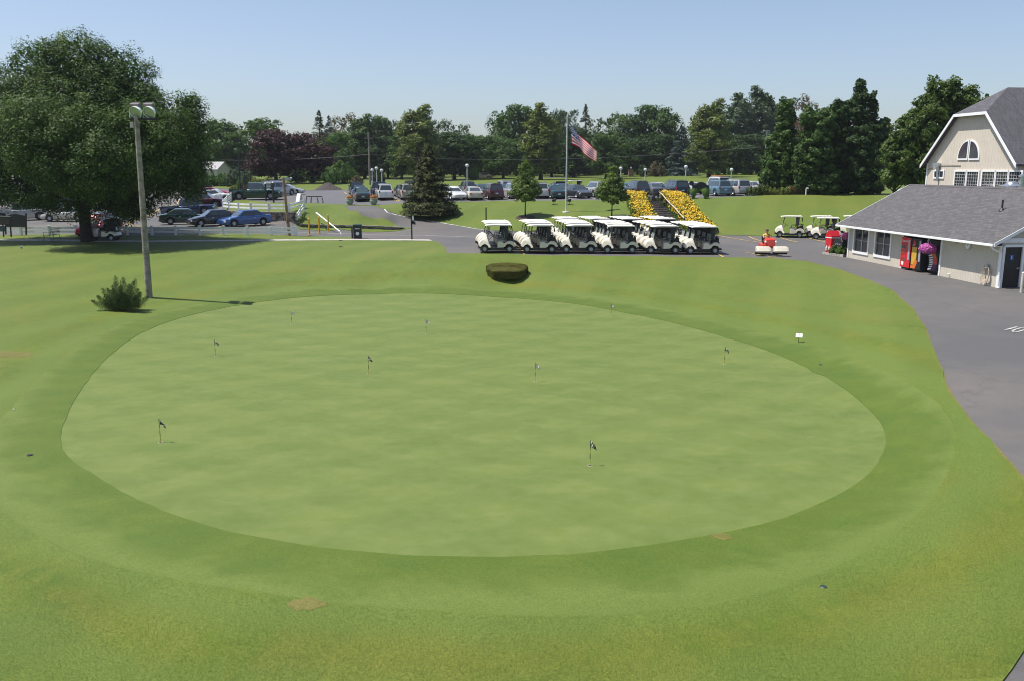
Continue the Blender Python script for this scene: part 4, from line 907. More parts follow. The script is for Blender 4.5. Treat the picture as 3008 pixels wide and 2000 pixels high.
    if k in('suv','van','wagon'):
        d['roof_rail']=[]
        for sd in(1,-1): t=MB(); t.path([(B_+.1,sd*wt*.86,zr+.03),(B_+.3,sd*wt*.88,zr+.08),(C_-.3,sd*wt*.88,zr+.08),(C_-.05,sd*wt*.86,zr+.03)],.018,5); d['roof_rail'].append(t.mesh('roof_rail'))
    d['wheel']=lathe_wheel(r,.23); d['rim']=lathe_wheel(r*1.0,.225,True)
    MESH[k]=d; return d
def car(kind,px,py,ang,colr,label,group='cars in the upper lot',name=None,D=None,cat='car',s=1.0,loc=None):
    """ang: compass of the nose in degrees, 0=+X (right), 90=away from the viewer"""
    g=loc if loc is not None else (onray(px,py) if D is None else atD(px,D))
    e=.6; a=R(ang); L=SPEC[kind]['fa']; f=Vector((math.cos(a),math.sin(a))); zf=gz(g.x+f.x*L,g.y+f.y*L); zr=gz(g.x-f.x*L,g.y-f.y*L)
    nmz={'sedan':'parked_car','suv':'parked_suv','van':'parked_minivan','wagon':'parked_car','coupe':'parked_car','pickup':'pickup_truck','bigvan':'parked_van'}
    r=empty(name or nmz[kind],(g.x,g.y,(zf+zr)/2+.0),0,label,{'suv':'suv','van':'minivan','pickup':'pickup truck','bigvan':'van'}.get(kind,'car') if cat=='car' else cat,group)
    r.rotation_mode='ZYX' if False else 'XYZ'; pitch=max(-.07,min(.07,math.atan2(zf-zr,2*L))); r.rotation_euler=(Matrix.Rotation(a,3,'Z')@Matrix.Rotation(-pitch,3,'Y')).to_euler(); r.scale=(s,s,s)
    d=car_meshes(kind); pm=P_[colr]
    meshobj('body',d['body'],pm,r)
    for me in d['side_window']: meshobj('side_window',me,CG,r)
    meshobj('rear_window',d['rear_window'],CG,r); meshobj('windshield',d['windshield'],CG,r); meshobj('underbody',d['underbody'],CU,r)
    for me in d['headlight']: meshobj('headlight',me,CH,r)
    for me in d['taillight']: meshobj('taillight',me,CT,r)
    for me in d['bumper']: meshobj('bumper',me,pm,r)
    for me in d['mirror']: meshobj('mirror',me,pm,r)
    meshobj('licence_plate',d['licence_plate'],CP_,r); meshobj('grille',d['grille'],C_blk,r); [meshobj('door_handle',q,CC,r) for q in d['door_handle']]
    for q in d.get('roof_rail',[]): meshobj('roof_rail',q,C_blk,r)
    if 'bed_cover' in d: meshobj('bed_cover',d['bed_cover'],C_blk,r)
    sp=SPEC[kind]
    for x in(sp['fa'],sp['ra']):
        for sd in(1,-1):
            w=meshobj('wheel',d['wheel'],C_tyre,r,(x,sd*(sp['W']/2-.125),sp['r'])); meshobj('rim',d['rim'],C_rim,w)
    return r
AW=103.5; TWD=AW-180
F1,F2,F3=102.2,116.5,121
ROW=[ # kind,px,D,angle,colour,label
('sedan',1063,101,AW,'dgreen','dark green sedan parked nose away at the left end of the upper lot'),
('suv',1046,119,AW,'dgrey','dark grey suv behind the dark green sedan at the left end of the upper lot'),
('sedan',1054,108,AW,'navy','navy sedan squeezed between the dark green sedan and the dark grey suv'),
('suv',1129,102,AW,'white','white suv behind the right flower urn'),
('van',1114,110,AW,'navy','navy minivan parked beyond the white suv, left of the three globe lamps'),
('suv',1195,102,AW,'champ','pale silver suv left of the big spruce'),
('sedan',1182,108,AW,'dgrey','dark grey sedan just left of the pale silver suv'),
('suv',1205,122,AW,'dgrey','dark suv whose roof shows above the pale silver suv'),
('sedan',1329,101,TWD+14,'white','white sedan facing the viewer, right of the big spruce'),
('suv',1372,118,AW,'grey','grey suv behind the tall globe lamp right of the spruce'),
('sedan',1388,101,AW,'champ','champagne sedan seen from behind, right of the white sedan'),
('sedan',1415,113,TWD,'dblue','blue-grey sedan facing the viewer between the champagne sedan and the maroon suv'),
('suv',1447,101,AW,'maroon','dark maroon suv seen from behind'),
('van',1480,120,AW,'silver','silver wagon whose roof shows behind the maroon suv'),
('sedan',1484,113,AW,'dblue','steel blue sedan between the maroon suv and the young maple'),
('suv',1507,102,AW,'silver','silver suv left of the first young maple'),
('suv',1585,102.5,AW-8,'silver','silver suv half hidden by the first young maple'),
('sedan',1630,101.5,AW-4,'teal','dark teal sedan seen from behind, left of the flagpole'),
('sedan',1648,113,AW,'dblue','steel blue sedan behind the dark teal sedan'),
('sedan',1696,101.5,TWD+8,'dgrey','dark grey sedan facing the viewer just right of the flagpole'),
('suv',1750,103,AW+4,'silver','silver suv between the flagpole and the second young maple'),
('sedan',1795,102,AW,'white','white sedan hidden behind the second young maple'),
('sedan',1838,112,AW,'lblue','pale blue sedan behind the right edge of the second young maple'),
('suv',1868,103,AW,'dgrey','dark suv above the left flower bed'),
('sedan',1915,106,AW,'grey','grey sedan at the head of the stairs'),
('sedan',1925,117,AW,'silver','silver sedan behind the grey one at the head of the stairs'),
('van',1980,102,AW,'black','black minivan right of the stairs'),
('sedan',2027,109,AW,'silver','silver sedan behind the black sign board'),
('suv',2104,102,AW,'lblue','light blue suv right of the ornamental grass clumps'),
('van',2156,102.5,AW+2,'silver','silver minivan right of the light blue suv'),
('sedan',2217,105,AW+14,'silver','silver sedan at the right end of the upper lot behind the junipers'),
('sedan',2190,117,AW+8,'white','white sedan peeking between the silver minivan and the silver sedan'),
('bigvan',2106,119,AW-6,'white','white van with a red ladder on its roof')]
for k,px_,D,a,c,lb in ROW: car(k,px_,None,a,c,lb,D=D)
g=atD(2106,119); lad=MB()
for s in(-.25,.25): lad.bx(-1.9,1.9,s-.03,s+.03,0,.06)
for i in range(11): lad.bx(-1.8+i*.36-.02,-1.78+i*.36+.02,-.24,.24,.01,.05)
o=lad.build('ladder',M('red_ladder_paint',(.5,.06,.03),.5),None,(g.x,g.y,g.z+2.22)); o.rotation_euler=(0,0,R(AW-6)); tag(o,'red ladder lying on the roof of the white van','ladder')
# open trunk car and the cart behind the flagpole
c=car('sedan',1634,None,AW,'black','black car with its trunk lid raised behind the teal sedan',D=121)
t=MB(); t.slab([(-1.75,1.0),(-1.7,1.04),(-2.25,1.72),(-2.32,1.70)],lambda x,z:.72,.02); t.build('trunk_lid',P_['black'],c)
g=atD(1686,119); put_cart(g.x,g.y,math.pi+R(8),'cream golf cart in the upper lot behind the dark sedan by the flagpole')
# far road and clubhouse
car('coupe',1420,None,178,'champ','silver coupe driving left on the far road','cars on the far road',D=201)
car('sedan',1988,None,179,'grey','grey sedan driving left on the far road beside the right brick pillar','cars on the far road',D=211)
car('sedan',2698,None,190,'white','white car under the oak, seen above the ridge of the small building',None,D=96)
# left lot
LG='cars in the lower left lot'
car('sedan',721,664,222,'blue','bright blue sedan facing the viewer, right one of the row behind the white fence',LG)
car('sedan',630,663,216,'black','black sedan with a bright grille, left of the bright blue sedan',LG)
car('sedan',548,659,20,'dgreen','blackish green sedan seen from its left rear, left end of the row behind the fence',LG)
car('pickup',560,638,6,'navy','navy pickup truck behind the three sedans of the lower lot',LG)
car('suv',602,613,5,'maroon','dark maroon suv behind the navy pickup',LG)
car('sedan',634,594,4,'white','white sedan behind the maroon suv, left of the island fence',LG)
car('coupe',626,582,4,'red','red coupe whose roof shows above the white sedan',LG)
car('sedan',581,565,238,'dgreen','dark green car coming in on the entrance road under the pale house',LG)
car('pickup',757,None,-2,'dgreen','very dark green pickup truck on the upper level behind the island fence',LG,s=1.05,D=101.5)
car('suv',820,None,60,'silver','silver suv behind the hood of the dark green pickup',LG,D=114)
car('suv',812,None,70,'dgrey','dark suv behind the lamp on the short wooden pole',LG,D=124)
car('coupe',846,None,0,'silver','silver coupe right of the short wooden pole',LG,D=119)
car('sedan',200,651,181,'champ','champagne sedan parked behind the trunk of the shade tree',LG)
car('pickup',60,648,35,'silver','silver pickup truck behind the black boards at the left edge',LG)
car('van',296,689,268,'red','red minivan behind the occupied golf cart under the shade tree',LG)
car('sedan',330,617,200,'grey','grey sedan in the shade beyond the big tree trunk',LG)
# ------------------------------------------------------------------ siding / shingle / block materials
def siding_mat(name,c,period=.2):
    m,nt,b=newmat(name); b.inputs['Roughness'].default_value=.75; v=coords(nt)
    sx=nt.nodes.new('ShaderNodeSeparateXYZ'); nt.links.new(v,sx.inputs[0])
    ad=nt.nodes.new('ShaderNodeMath'); ad.operation='ADD'; nt.links.new(sx.outputs[0],ad.inputs[0]); nt.links.new(sx.outputs[1],ad.inputs[1])
    d=nt.nodes.new('ShaderNodeMath'); d.operation='DIVIDE'; d.inputs[1].default_value=period; nt.links.new(ad.outputs[0],d.inputs[0])
    f=nt.nodes.new('ShaderNodeMath'); f.operation='FRACT'; nt.links.new(d.outputs[0],f.inputs[0])
    g=ramp(nt,f.outputs[0],[(.0,0),(.03,1),(.94,1),(.99,0)])
    n=noise(nt,1.5,4,.6,v); n2=noise(nt,.35,3,.5,v)
    c1=mixc(nt,ramp(nt,n.outputs[0],[(.3,0),(.7,1)]),tuple(x*.9 for x in c),c); c1=mixc(nt,ramp(nt,n2.outputs[0],[(.4,0),(.8,.35)]),c1,tuple(x*.8 for x in c))
    o=mixc(nt,g,tuple(x*.62 for x in c),c1); nt.links.new(o,b.inputs['Base Color']); bump(nt,b,g,.5,.01); return m
def shingle_mat(name,c):
    m,nt,b=newmat(name); b.inputs['Roughness'].default_value=.9; 
    t=nt.nodes.new('ShaderNodeTexBrick'); t.inputs['Scale'].default_value=1.0; t.inputs['Mortar Size'].default_value=.012; t.inputs['Brick Width'].default_value=.34; t.inputs['Row Height'].default_value=.14; t.inputs['Bias'].default_value=-.2
    t.inputs['Color1'].default_value=(*[x*.72 for x in c],1); t.inputs['Color2'].default_value=(*[x*1.35 for x in c],1); t.inputs['Mortar'].default_value=(*[x*.5 for x in c],1)
    v=coords(nt); nt.links.new(v,t.inputs['Vector']); n=noise(nt,7,4,.7,v); n2=noise(nt,.5,3,.5,v)
    o=mixc(nt,ramp(nt,n.outputs[0],[(.3,0),(.7,.5)]),t.outputs[0],tuple(x*1.3 for x in c)); o=mixc(nt,ramp(nt,n2.outputs[0],[(.4,0),(.8,.4)]),o,tuple(x*.8 for x in c))
    nt.links.new(o,b.inputs['Base Color']); bump(nt,b,t.outputs['Fac'],.5,-.01); return m
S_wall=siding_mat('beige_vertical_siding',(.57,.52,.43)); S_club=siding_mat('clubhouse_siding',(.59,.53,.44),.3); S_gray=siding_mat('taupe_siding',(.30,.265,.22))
S_roof=shingle_mat('grey_shingles',(.086,.082,.085)); S_roof2=shingle_mat('clubhouse_shingles',(.080,.077,.088))
W_trim=M('white_trim_paint',(.80,.80,.80),.45,var=.03,vs=2); W_glass=M('dark_window_glass',(.02,.025,.035),.05,coat=1,var=.05); W_mull=M('grey_mullion',(.55,.53,.50),.5)
K_blk=M('black_paint_door',(.012,.013,.017),.35); K_dark=M('dark_interior',(.03,.028,.03),.9); K_red=M('drinks_red',(.60,.012,.02),.25,coat=.6,var=.05); K_white=M('white_plastic',(.82,.82,.82),.35,var=.03)
K_grey=M('light_grey_metal',(.45,.46,.5),.35,metal=.3); K_galv=M('galvanised_steel',(.52,.55,.58),.3,metal=.8); K_gold=M('gold_graphic',(.6,.36,.04),.4); K_or=M('orange_graphic',(.65,.16,.03),.4)
def text_mesh(txt,size,ext=.006,shear=0,sx=1.0):
    c=bpy.data.curves.new('t','FONT'); c.body=txt; c.size=size; c.extrude=ext; c.shear=shear; c.align_x='CENTER'; c.align_y='CENTER'; c.space_character=.92
    o=bpy.data.objects.new('t',c); col.objects.link(o); bpy.context.view_layer.update()
    dg=bpy.context.evaluated_depsgraph_get(); me=bpy.data.meshes.new_from_object(o.evaluated_get(dg)); bpy.data.objects.remove(o); bpy.data.curves.remove(c)
    me.materials.clear(); return me
# ------------------------------------------------------------------ the small building
PA=at_z(2489,757,.10); PB=at_z(2930,847,.02); dv=Vector((PB.x-PA.x,PB.y-PA.y,0)); LW=dv.length; dv.normalize(); yv=Vector((-dv.y,dv.x,0)); BA=math.atan2(dv.y,dv.x)
def plane_hit(px,py,P0,n):
    d=ray(px,py); O=Vector((0,0,H)); t=(P0-O).dot(n)/d.dot(n); return O+d*t
def uw(px,py,off=0.0):
    p=plane_hit(px,py,PA+yv*off,yv)-PA; return p.dot(dv),p.z
bld=empty('golf_shop',tuple(Vector((PA.x,PA.y,0.0))),BA,'low beige building with grey shingle roof and drinks alcove','building')
PA=Vector((PA.x,PA.y,0)); WD=8.8; EH=2.42; RZ=4.72
u1,_=uw(2653,735); u2,_=uw(2762,750); AH=2.16
ww=[]
for l,r_,t_,b_ in((2510,2550,664,741),(2573,2616,669,752)):
    a,_=uw(l,710); c,_=uw(r_,715); ww.append((a,c,.62,2.12))
def wall_panels(mb,L,holes,y0,y1,zt):
    xs=sorted(set([0,L]+[h[0] for h in holes]+[h[1] for h in holes]))
    for a,b in zip(xs,xs[1:]):
        hs=[h for h in holes if h[0]<=a+1e-6 and h[1]>=b-1e-6]
        if not hs: mb.bx(a,b,y0,y1,-.35,zt)
        else:
            h=hs[0]
            if h[2]>0.01: mb.bx(a,b,y0,y1,-.35,h[2])
            mb.bx(a,b,y0,y1,h[3],zt)
mw=MB(); wall_panels(mw,LW,[(a,b,c,d) for a,b,c,d in ww]+[(u1,u2,-1,AH)],0,.14,EH+.05)
mw.bx(0,.14,.14,WD,-.35,EH+.05); mw.bx(.14,LW-.14,WD-.14,WD,-.35,EH+.05)
# end walls with gables
for x0,x1 in((0.0,.14),(LW-.14,LW)):
    mw.prism([(.0,EH+.05),(WD,EH+.05),(WD/2,RZ-.12)],x0,x1,'X')
dx0,dx1=.18,1.13   # door opening in the end wall (local y)
mw.bx(LW-.14,LW,.14,dx0,-.35,EH+.05); mw.bx(LW-.14,LW,dx1,WD,-.35,EH+.05); mw.bx(LW-.14,LW,dx0,dx1,2.06,EH+.05)
mw.build('wall',S_wall,bld)
mr=MB()
def roof_plane(x0,x1,y0,y1,z0,z1,th=.10):
    mr.add([(x0,y0,z0),(x1,y0,z0),(x1,y1,z1),(x0,y1,z1),(x0,y0,z0-th),(x1,y0,z0-th),(x1,y1,z1-th),(x0,y1,z1-th)],[(0,1,2,3),(7,6,5,4),(0,4,5,1),(1,5,6,2),(3,2,6,7),(0,3,7,4)])
sl_=(RZ-EH)/(WD/2)
roof_plane(-.6,LW+.22,-.55,WD/2,EH+.12-.55*sl_,RZ+.12); 
mr.build('roof',S_roof,bld)
mr=MB(); mr.add([(-.6,WD/2,RZ+.12),(LW+.22,WD/2,RZ+.12),(LW+.22,WD+.5,EH-.1),(-.6,WD+.5,EH-.1)],[(0,1,2,3)]); mr.add([(-.6,WD/2-.15,RZ+.06),(LW+.22,WD/2-.15,RZ+.06),(LW+.22,WD/2,RZ+.155),(-.6,WD/2,RZ+.155),(LW+.22,WD/2+.15,RZ+.06),(-.6,WD/2+.15,RZ+.06)],[(0,1,2,3),(3,2,4,5)])
mr.build('rear_roof',S_roof,bld)
ze=EH+.12-.55*sl_
m=MB(); m.bx(-.62,LW+.2,-.68,-.56,ze-.13,ze-.02); m.build('gutter',W_trim,bld)
m=MB(); m.bx(-.55,LW+.1,-.55,-.002,ze-.16,ze-.13); m.build('soffit',W_trim,bld)
for s,x in((0,-.63),(1,LW+.225)):
    m=MB()
    for ya,yb,za,zb in((-.60,WD/2,ze+.03,RZ+.14),(WD+.5,WD/2,EH-.08,RZ+.14)):
        m.add([(x,ya,za-.18),(x+.03,ya,za-.18),(x+.03,ya,za),(x,ya,za),(x,yb,zb-.18),(x+.03,yb,zb-.18),(x+.03,yb,zb),(x,yb,zb)],[(0,1,2,3),(7,6,5,4),(0,4,5,1),(1,5,6,2),(2,6,7,3),(3,7,4,0)])
    m.build('rake_board',W_trim,bld)
m=MB(); m.bx(LW+.002,LW+.05,-.02,WD,2.28,2.50); m.build('band_board',W_trim,bld)
for a,b,c,d in ww:
    m=MB(); m.bx(a-.13,a,-.05,.02,c-.16,d+.1); m.bx(b,b+.13,-.05,.02,c-.16,d+.1); m.bx(a,b,-.05,.02,c-.16,c); m.bx(a,b,-.05,.02,d,d+.1)
    f=m.build('window',W_trim,bld); m=MB(); m.bx(a,b,.07,.10,c,d); m.build('pane',W_glass,f)
    m=MB(); mid=(a+b)/2; m.bx(mid-.03,mid+.03,.03,.065,c,d); m.bx(a,mid-.03,.04,.065,c+.70,c+.725); m.bx(mid+.03,b,.04,.065,c+.70,c+.725); m.build('mullion',W_mull,f)
for x in(-.02,LW-.1):
    m=MB(); m.bx(x,x+.12,-.045,.0,-.3,ze-.16); m.build('corner_board',W_trim,bld)
for x in(u1-.14,u2): 
    m=MB(); m.bx(x,x+.14,-.04,.18,-.3,AH+.12); m.build('alcove_post',W_trim,bld)
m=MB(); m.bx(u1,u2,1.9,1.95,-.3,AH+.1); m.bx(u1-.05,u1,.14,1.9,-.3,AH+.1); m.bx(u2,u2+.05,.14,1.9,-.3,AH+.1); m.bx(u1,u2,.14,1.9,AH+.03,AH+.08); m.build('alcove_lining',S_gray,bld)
m=MB(); m.bx(u1,u2,.0,1.9,-.1,.035); m.build('alcove_floor',m_conc,bld)
m=MB(); m.bx(LW-.09,LW-.04,dx0,dx1,-.02,2.06); dr=m.build('door',K_blk,bld)
m=MB(); m.bx(LW-.03,LW+.03,dx1-.12,dx1-.08,.98,1.02); m.bx(LW+.02,LW+.04,dx1-.22,dx1-.08,.98,1.02); m.build('handle',K_galv,dr)
m=MB(); m.bx(LW-.04,LW-.028,.52,.72,1.42,1.66); sg=m.build('restroom_sign',M('sign_blue',(.02,.10,.30),.4),dr)
m=MB(); m.sphere((LW-.024,.62,1.615),.018,8,6); m.bx(LW-.03,LW-.02,.60,.64,1.50,1.595); m.bx(LW-.03,LW-.02,.603,.618,1.445,1.50); m.bx(LW-.03,LW-.02,.622,.637,1.445,1.50); m.build('pictogram',K_white,sg)
m=MB(); m.bx(LW,LW+.06,dx0-.12,dx0,-.2,2.18); m.bx(LW,LW+.06,dx1,dx1+.12,-.2,2.18); m.bx(LW,LW+.06,dx0-.12,dx1+.12,2.06,2.18); m.build('door_frame',W_trim,bld)
m=MB(); m.path([(LW-.05,-.6,ze-.12),(LW+.02,-.45,ze-.3),(LW+.12,-.10,ze-.45),(LW+.12,-.06,.1),(LW+.18,-.12,.02)],.045,8); m.build('downspout',W_trim,bld,smooth=True)
# clock, hose, meter box, tap on the wall
cu,cz=uw(2846,723); m=MB(); m.lathe([(.001,-.06),(.19,-.06),(.21,-.04),(.21,.0),(.001,.0)],(0,0,0),24,'Y'); ck=m.build('wall_clock',K_grey,None,smooth=True); ck.location=PA+dv*cu+yv*-.005+Vector((0,0,cz)); ck.rotation_euler=(0,0,BA); tag(ck,'round white wall clock with a grey rim on the beige wall','clock')
m=MB(); m.lathe([(.001,-.066),(.165,-.066),(.165,-.062),(.001,-.062)],(0,0,0),24,'Y'); f=m.build('dial',K_white,ck); m=MB(); m.bx(-.008,.008,-.074,-.07,0,.09); m.box((.04,-.072,.06),(.012,.004,.15),M=Matrix.Rotation(R(35),3,'Y')); m.build('hands',C_blk,ck)
cu,cz=uw(2802,706); m=MB(); m.bx(cu-.2,cu+.2,-.05,0,cz-.18,cz+.18); m.build('meter_box',S_wall,bld)
cu,cz=uw(2790,811); m=MB(); m.tube((cu,-.02,.28),(cu,-.16,.28),.03,.03,8); m.tube((cu,-.14,.28),(cu,-.14,.0),.02,.02,8); m.build('drain_pipe',K_white,bld)
cu,cz=uw(2903,805); hs=empty('garden_hose',PA+dv*cu+yv*-.06,BA,'coiled cream garden hose hanging on the beige wall beside the corner','hose')
m=MB(); rr_=random.Random(4)
for k_ in range(5):
    a0=.18+.02*k_; P=[(a0*math.cos(t*math.pi/8)+rr_.uniform(-.01,.01),-.03-.02*k_,.72+(.30+.05*k_)*math.sin(t*math.pi/8)-.1) for t in range(17)]; m.path(P,.018,6)
m.path([(-.05,-.03,.3),(-.35,-.05,.08),(-.42,-.04,.4),(-.36,-.02,.5)],.016,6); m.build('coil',M('hose_rubber',(.50,.42,.33),.6),hs,smooth=True); m=MB(); m.bx(-.07,.07,-.12,0,.93,1.12); m.build('hanger',K_grey,hs)
# roof furniture
def roofz(y): return ze+(y+.55)*(RZ+.12-ze)/(WD/2+.55)
q=plane_hit(2943,618,PA+Vector((0,0,0)),yv); 
rp=None
def roof_pt(px,py):
    n=Vector((0,-(RZ+.12-ze),(WD/2+.55))).normalized(); n=dv*n.x+yv*n.y+Vector((0,0,n.z)); P0=PA+yv*-.55+Vector((0,0,ze)); p=plane_hit(px,py,P0,n)-PA; return p.dot(dv),p.dot(yv),p.z
x,y,z=roof_pt(2943,619); m=MB(); m.tube((x,y,z-.1),(x,y,z+.55),.05,.05,10); m.lathe([(.16,-.02),(.07,.1),(.05,.14)],(x,y,z),12); m.build('roof_vent',C_blk,bld,smooth=True)
x,y,z=roof_pt(2948,562); y0=WD/2+.9
m=MB(); m.lathe([(.55,-.7),(.55,.1),(.62,.12),(.62,.2),(.34,.3),(.3,.38),(.15,.46),(.001,.48)],(x-1.0,y0,RZ+.0),18); m.build('exhaust_fan',K_galv,bld,smooth=True)
m=MB(); m.tube((x-1.9+1.75,y0-.1,RZ-.5),(x-.15,y0-.1,RZ+.72),.10,.10,12); m.lathe([(.17,0),(.17,.1),(.001,.18)],(x-.15,y0-.1,RZ+.7),12); m.build('vent_pipe',K_galv,bld,smooth=True)
# drinks machines, facing out of the alcove
def vend(u,lab,bodym,front):
    r=empty('drinks_machine',PA+dv*u+yv*-.22+Vector((0,0,gz(*(PA+dv*u-yv*.2)[:2])+.02)),BA,lab,'vending machine')
    m=MB(); m.bx(-.47,.47,.03,.85,.08,1.83); m.bx(-.43,.43,.1,.8,0,.08); m.build('cabinet',C_blk,r); front(r); return r
def f1(r):
    m=MB(); m.bx(-.46,.46,-.02,.03,.10,1.82); m.build('front_panel',K_red,r)
    t=meshobj('lettering',text_mesh('Coca-Cola',.20,.004,.35),K_white,r); t.rotation_euler=(R(90),0,0); t.location=(-.10,-.025,1.62)
    m=MB()
    for i in range(3):
        for j in range(3):
            x=-.34+i*.17; z=1.28-j*.36; m.bx(x-.05,x+.05,-.03,-.021,z-.11,z+.11)
    m.build('bottle_pictures',M('dark_bottles',(.12,.10,.09),.3,var=.4,vs=30),r)
    m=MB(); m.bx(.24,.40,-.035,-.021,.55,1.72); m.build('coin_panel',K_grey,r); m=MB(); m.bx(-.34,-.12,-.03,-.021,.22,.42); m.build('picture',K_white,r)
def f2(r):
    m=MB(); m.bx(-.46,.46,-.02,.03,.10,1.82); m.build('front_panel',C_blk,r)
    m=MB(); m.bx(-.42,.05,-.03,-.021,.35,1.35); m.build('button_panel',K_gold,r); m=MB(); m.prism([(-.44,.12),(.0,.12),(.16,.5),(.02,.75),(-.2,.35),(-.44,.3)],-.036,-.031); m.build('orange_wave',K_or,r)
    m=MB(); m.prism([(-.38,1.4),(-.18,1.4),(-.10,1.55),(-.22,1.72),(-.34,1.74),(-.3,1.6)],-.030,-.021); m.build('emblem',K_red,r); m=MB(); m.bx(.24,.40,-.035,-.021,.55,1.72); m.build('coin_panel',K_grey,r)
def f3(r):
    m=MB(); m.bx(-.46,.46,-.02,.03,.10,1.82); m.build('front_panel',C_blk,r)
    def wave(t): return .16*math.sin(t*5.5)*(.6+.4*t)-.02
    for i in range(11):
        t0,t1=i/11,(i+.62)/11; m=MB(); z0=.14+t0*1.4; z1=.14+t1*1.4; m.add([(-.40+wave(t0),-.026,z0),(-.08+wave(t0),-.026,z0+.06),(-.08+wave(t1),-.026,z1+.06),(-.40+wave(t1),-.026,z1)],[(0,1,2,3)]); m.build('pale_stripe',K_white,r)
    for i in range(4):
        m=MB(); z=[.14+.35*i,.14+.35*(i+1)]; P=[];Q=[]
        for k_ in range(5): zz=z[0]+(z[1]-z[0])*k_/4; tt=(zz-.14)/1.4; P.append((-.06+wave(tt),-.026,zz)); Q.append((.30+wave(tt)*1.0-.1*abs(tt-.5),-.026,zz))
        for k_ in range(4): m.add([P[k_],Q[k_],Q[k_+1],P[k_+1]],[(0,1,2,3)])
        m.build('warm_band',(M('purple_graphic',(.12,.02,.10),.4),K_red,K_or,K_gold)[i],r)
v1,_=uw(2662,740,-.2); v2,_=uw(2699,745,-.2); v3,_=uw(2736,750,-.2)
w_=.96
vend(v1,'red drinks machine with white script, left one in the alcove',K_red,f1); vend(v1+w_+.08,'black drinks machine with gold and orange graphics, middle one in the alcove',C_blk,f2)
r=vend(v1+2*w_+.20,'black machine with a wavy rainbow stripe, right one in the alcove',C_blk,f3); r.location=r.location+yv*.35
# hanging flower baskets
L_pet=leaf_mat('magenta_petals',(.42,.07,.36),(.55,.12,.45),(.75,.3,.62),.2,6)
L_pet2=leaf_mat('pink_petals',(.5,.05,.22),(.6,.12,.4),(.8,.45,.6),.2,6)
def basket(P,rad,mat,lab):
    r=empty('hanging_basket',P,0,lab,'flower basket'); n=2600; rs=np.random.RandomState(9); d=rdir(rs,n); q=rs.uniform(.8,1.08,(n,1)); C=d*q*rad*np.array([1.1,1.1,.72]); 
    meshobj('flowers',cards('basket_flowers',C,d+rs.normal(size=(n,3))*.4,rs.uniform(.04,.09,n)*1.0,None,.8,None,9),mat,r)
    m=MB(); m.lathe([(.001,-.34*1),(.15,-.34),(.24,-.1),(.25,0),(.001,.02)],(0,0,0),14); m.build('pot',K_dark,r)
    m=MB(); 
    for a in range(3): m.tube((.2*math.cos(a*2.1),.2*math.sin(a*2.1),0),(0,0,.62),.008,.008,4)
    m.build('chain',K_white,r)
cu,cz=uw(2748,716); basket(PA+dv*(cu+.0)+yv*-.42+Vector((0,0,1.52)),.40,L_pet,'round magenta flower basket hanging in front of the right drinks machine')
basket(PA+dv*-.55+yv*.2+Vector((0,0,1.45)),.34,L_pet2,'pink flower basket hanging at the left corner of the small building')
# red bin, grill, flower bed with kerb
bg_=onray(2443,742)
r=empty('litter_bin',tuple(bg_),BA+R(8),'red litter bin with a pitched lid and white bottle pictures','bin')
m=MB(); m.slab([(-.33,0),(.33,0),(.33,1.0),(-.33,1.0)],lambda x,z:.33,.015); m.build('body',K_red,r)
m=MB(); m.prism([(-.34,1.06),(.34,1.06),(.34,1.14),(.12,1.5),(-.12,1.5),(-.34,1.14)],-.34,.34,'Y'); m.build('lid',K_red,r); m=MB(); m.bx(-.345,.345,-.345,.345,1.0,1.06); m.build('band',K_white,r)
for x in(-.15,.15): m=MB(); m.lathe([(.001,0),(.055,0),(.06,.2),(.03,.3),(.03,.36),(.001,.36)],(x,-.34,.12),8); m.build('bottle_picture',K_white,r)
m=MB(); m.bx(-.05,.05,-.30,-.25,1.22,1.34); m.build('opening',C_blk,r)
g=PA+dv*-1.15+yv*.2
r=empty('barbecue_grill',(g.x,g.y,gz(g.x,g.y)),BA,'black barbecue grill between the red bin and the small building','grill'); m=MB(); m.slab([(-.5,.55),(.5,.55),(.55,.95),(.35,1.15),(-.35,1.15),(-.55,.95)],lambda x,z:.3,.03); m.build('hood',C_blk,r)
for x in(-.45,.45):
    for y in(-.22,.22): m=MB(); m.tube((x,y,0),(x,y,.58),.025,.025,6); m.build('leg',C_steel,r)
for x in(-.25,.0,.25): m=MB(); m.tube((x,-.31,.72),(x,-.35,.72),.05,.05,10); m.build('knob',K_galv,r)
bd=[PA+dv*a+yv*b for a,b in((-1.9,-.75),(-.15,-.2),(-.02,-.05),(-.05,1.2),(-1.2,1.0))]
m=MB(); 
m.add([(p.x,p.y,gz(p.x,p.y)+.11) for p in bd]+[(p.x,p.y,gz(p.x,p.y)-.1) for p in bd],[(0,1,2,3,4)]+[(i,(i+1)%5,5+(i+1)%5,5+i) for i in range(5)])
K_mulch=M('mulch',(.05,.032,.024),.95,var=.4,vs=14,bumps=.6); o=m.build('mulch_bed',K_mulch); o['kind']='structure'
m=MB(); a,b=bd[0],bd[1]
for i in range(9):
    p=a.lerp(b,(i+.5)/9); m.box((p.x,p.y,gz(p.x,p.y)+.06),(.2,.09,.16),rz=math.atan2(b.y-a.y,b.x-a.x))
tag(m.build('bed_kerb',m_conc),'pale kerb along the flower bed at the corner of the small building','kerb')
for t,mm_,lb in((.35,L_bush,'leafy green plant in the corner bed, left'),(.7,L_lily,'leafy green plant in the corner bed against the building')):
    p=bd[0].lerp(bd[1],t)+yv*.35; rr2=tree('garden_plant',(p.x,p.y,gz(p.x,p.y)+.08),PROTO['bush'][0],mm_,None,lb,'plant',s=.27,sz=.33)
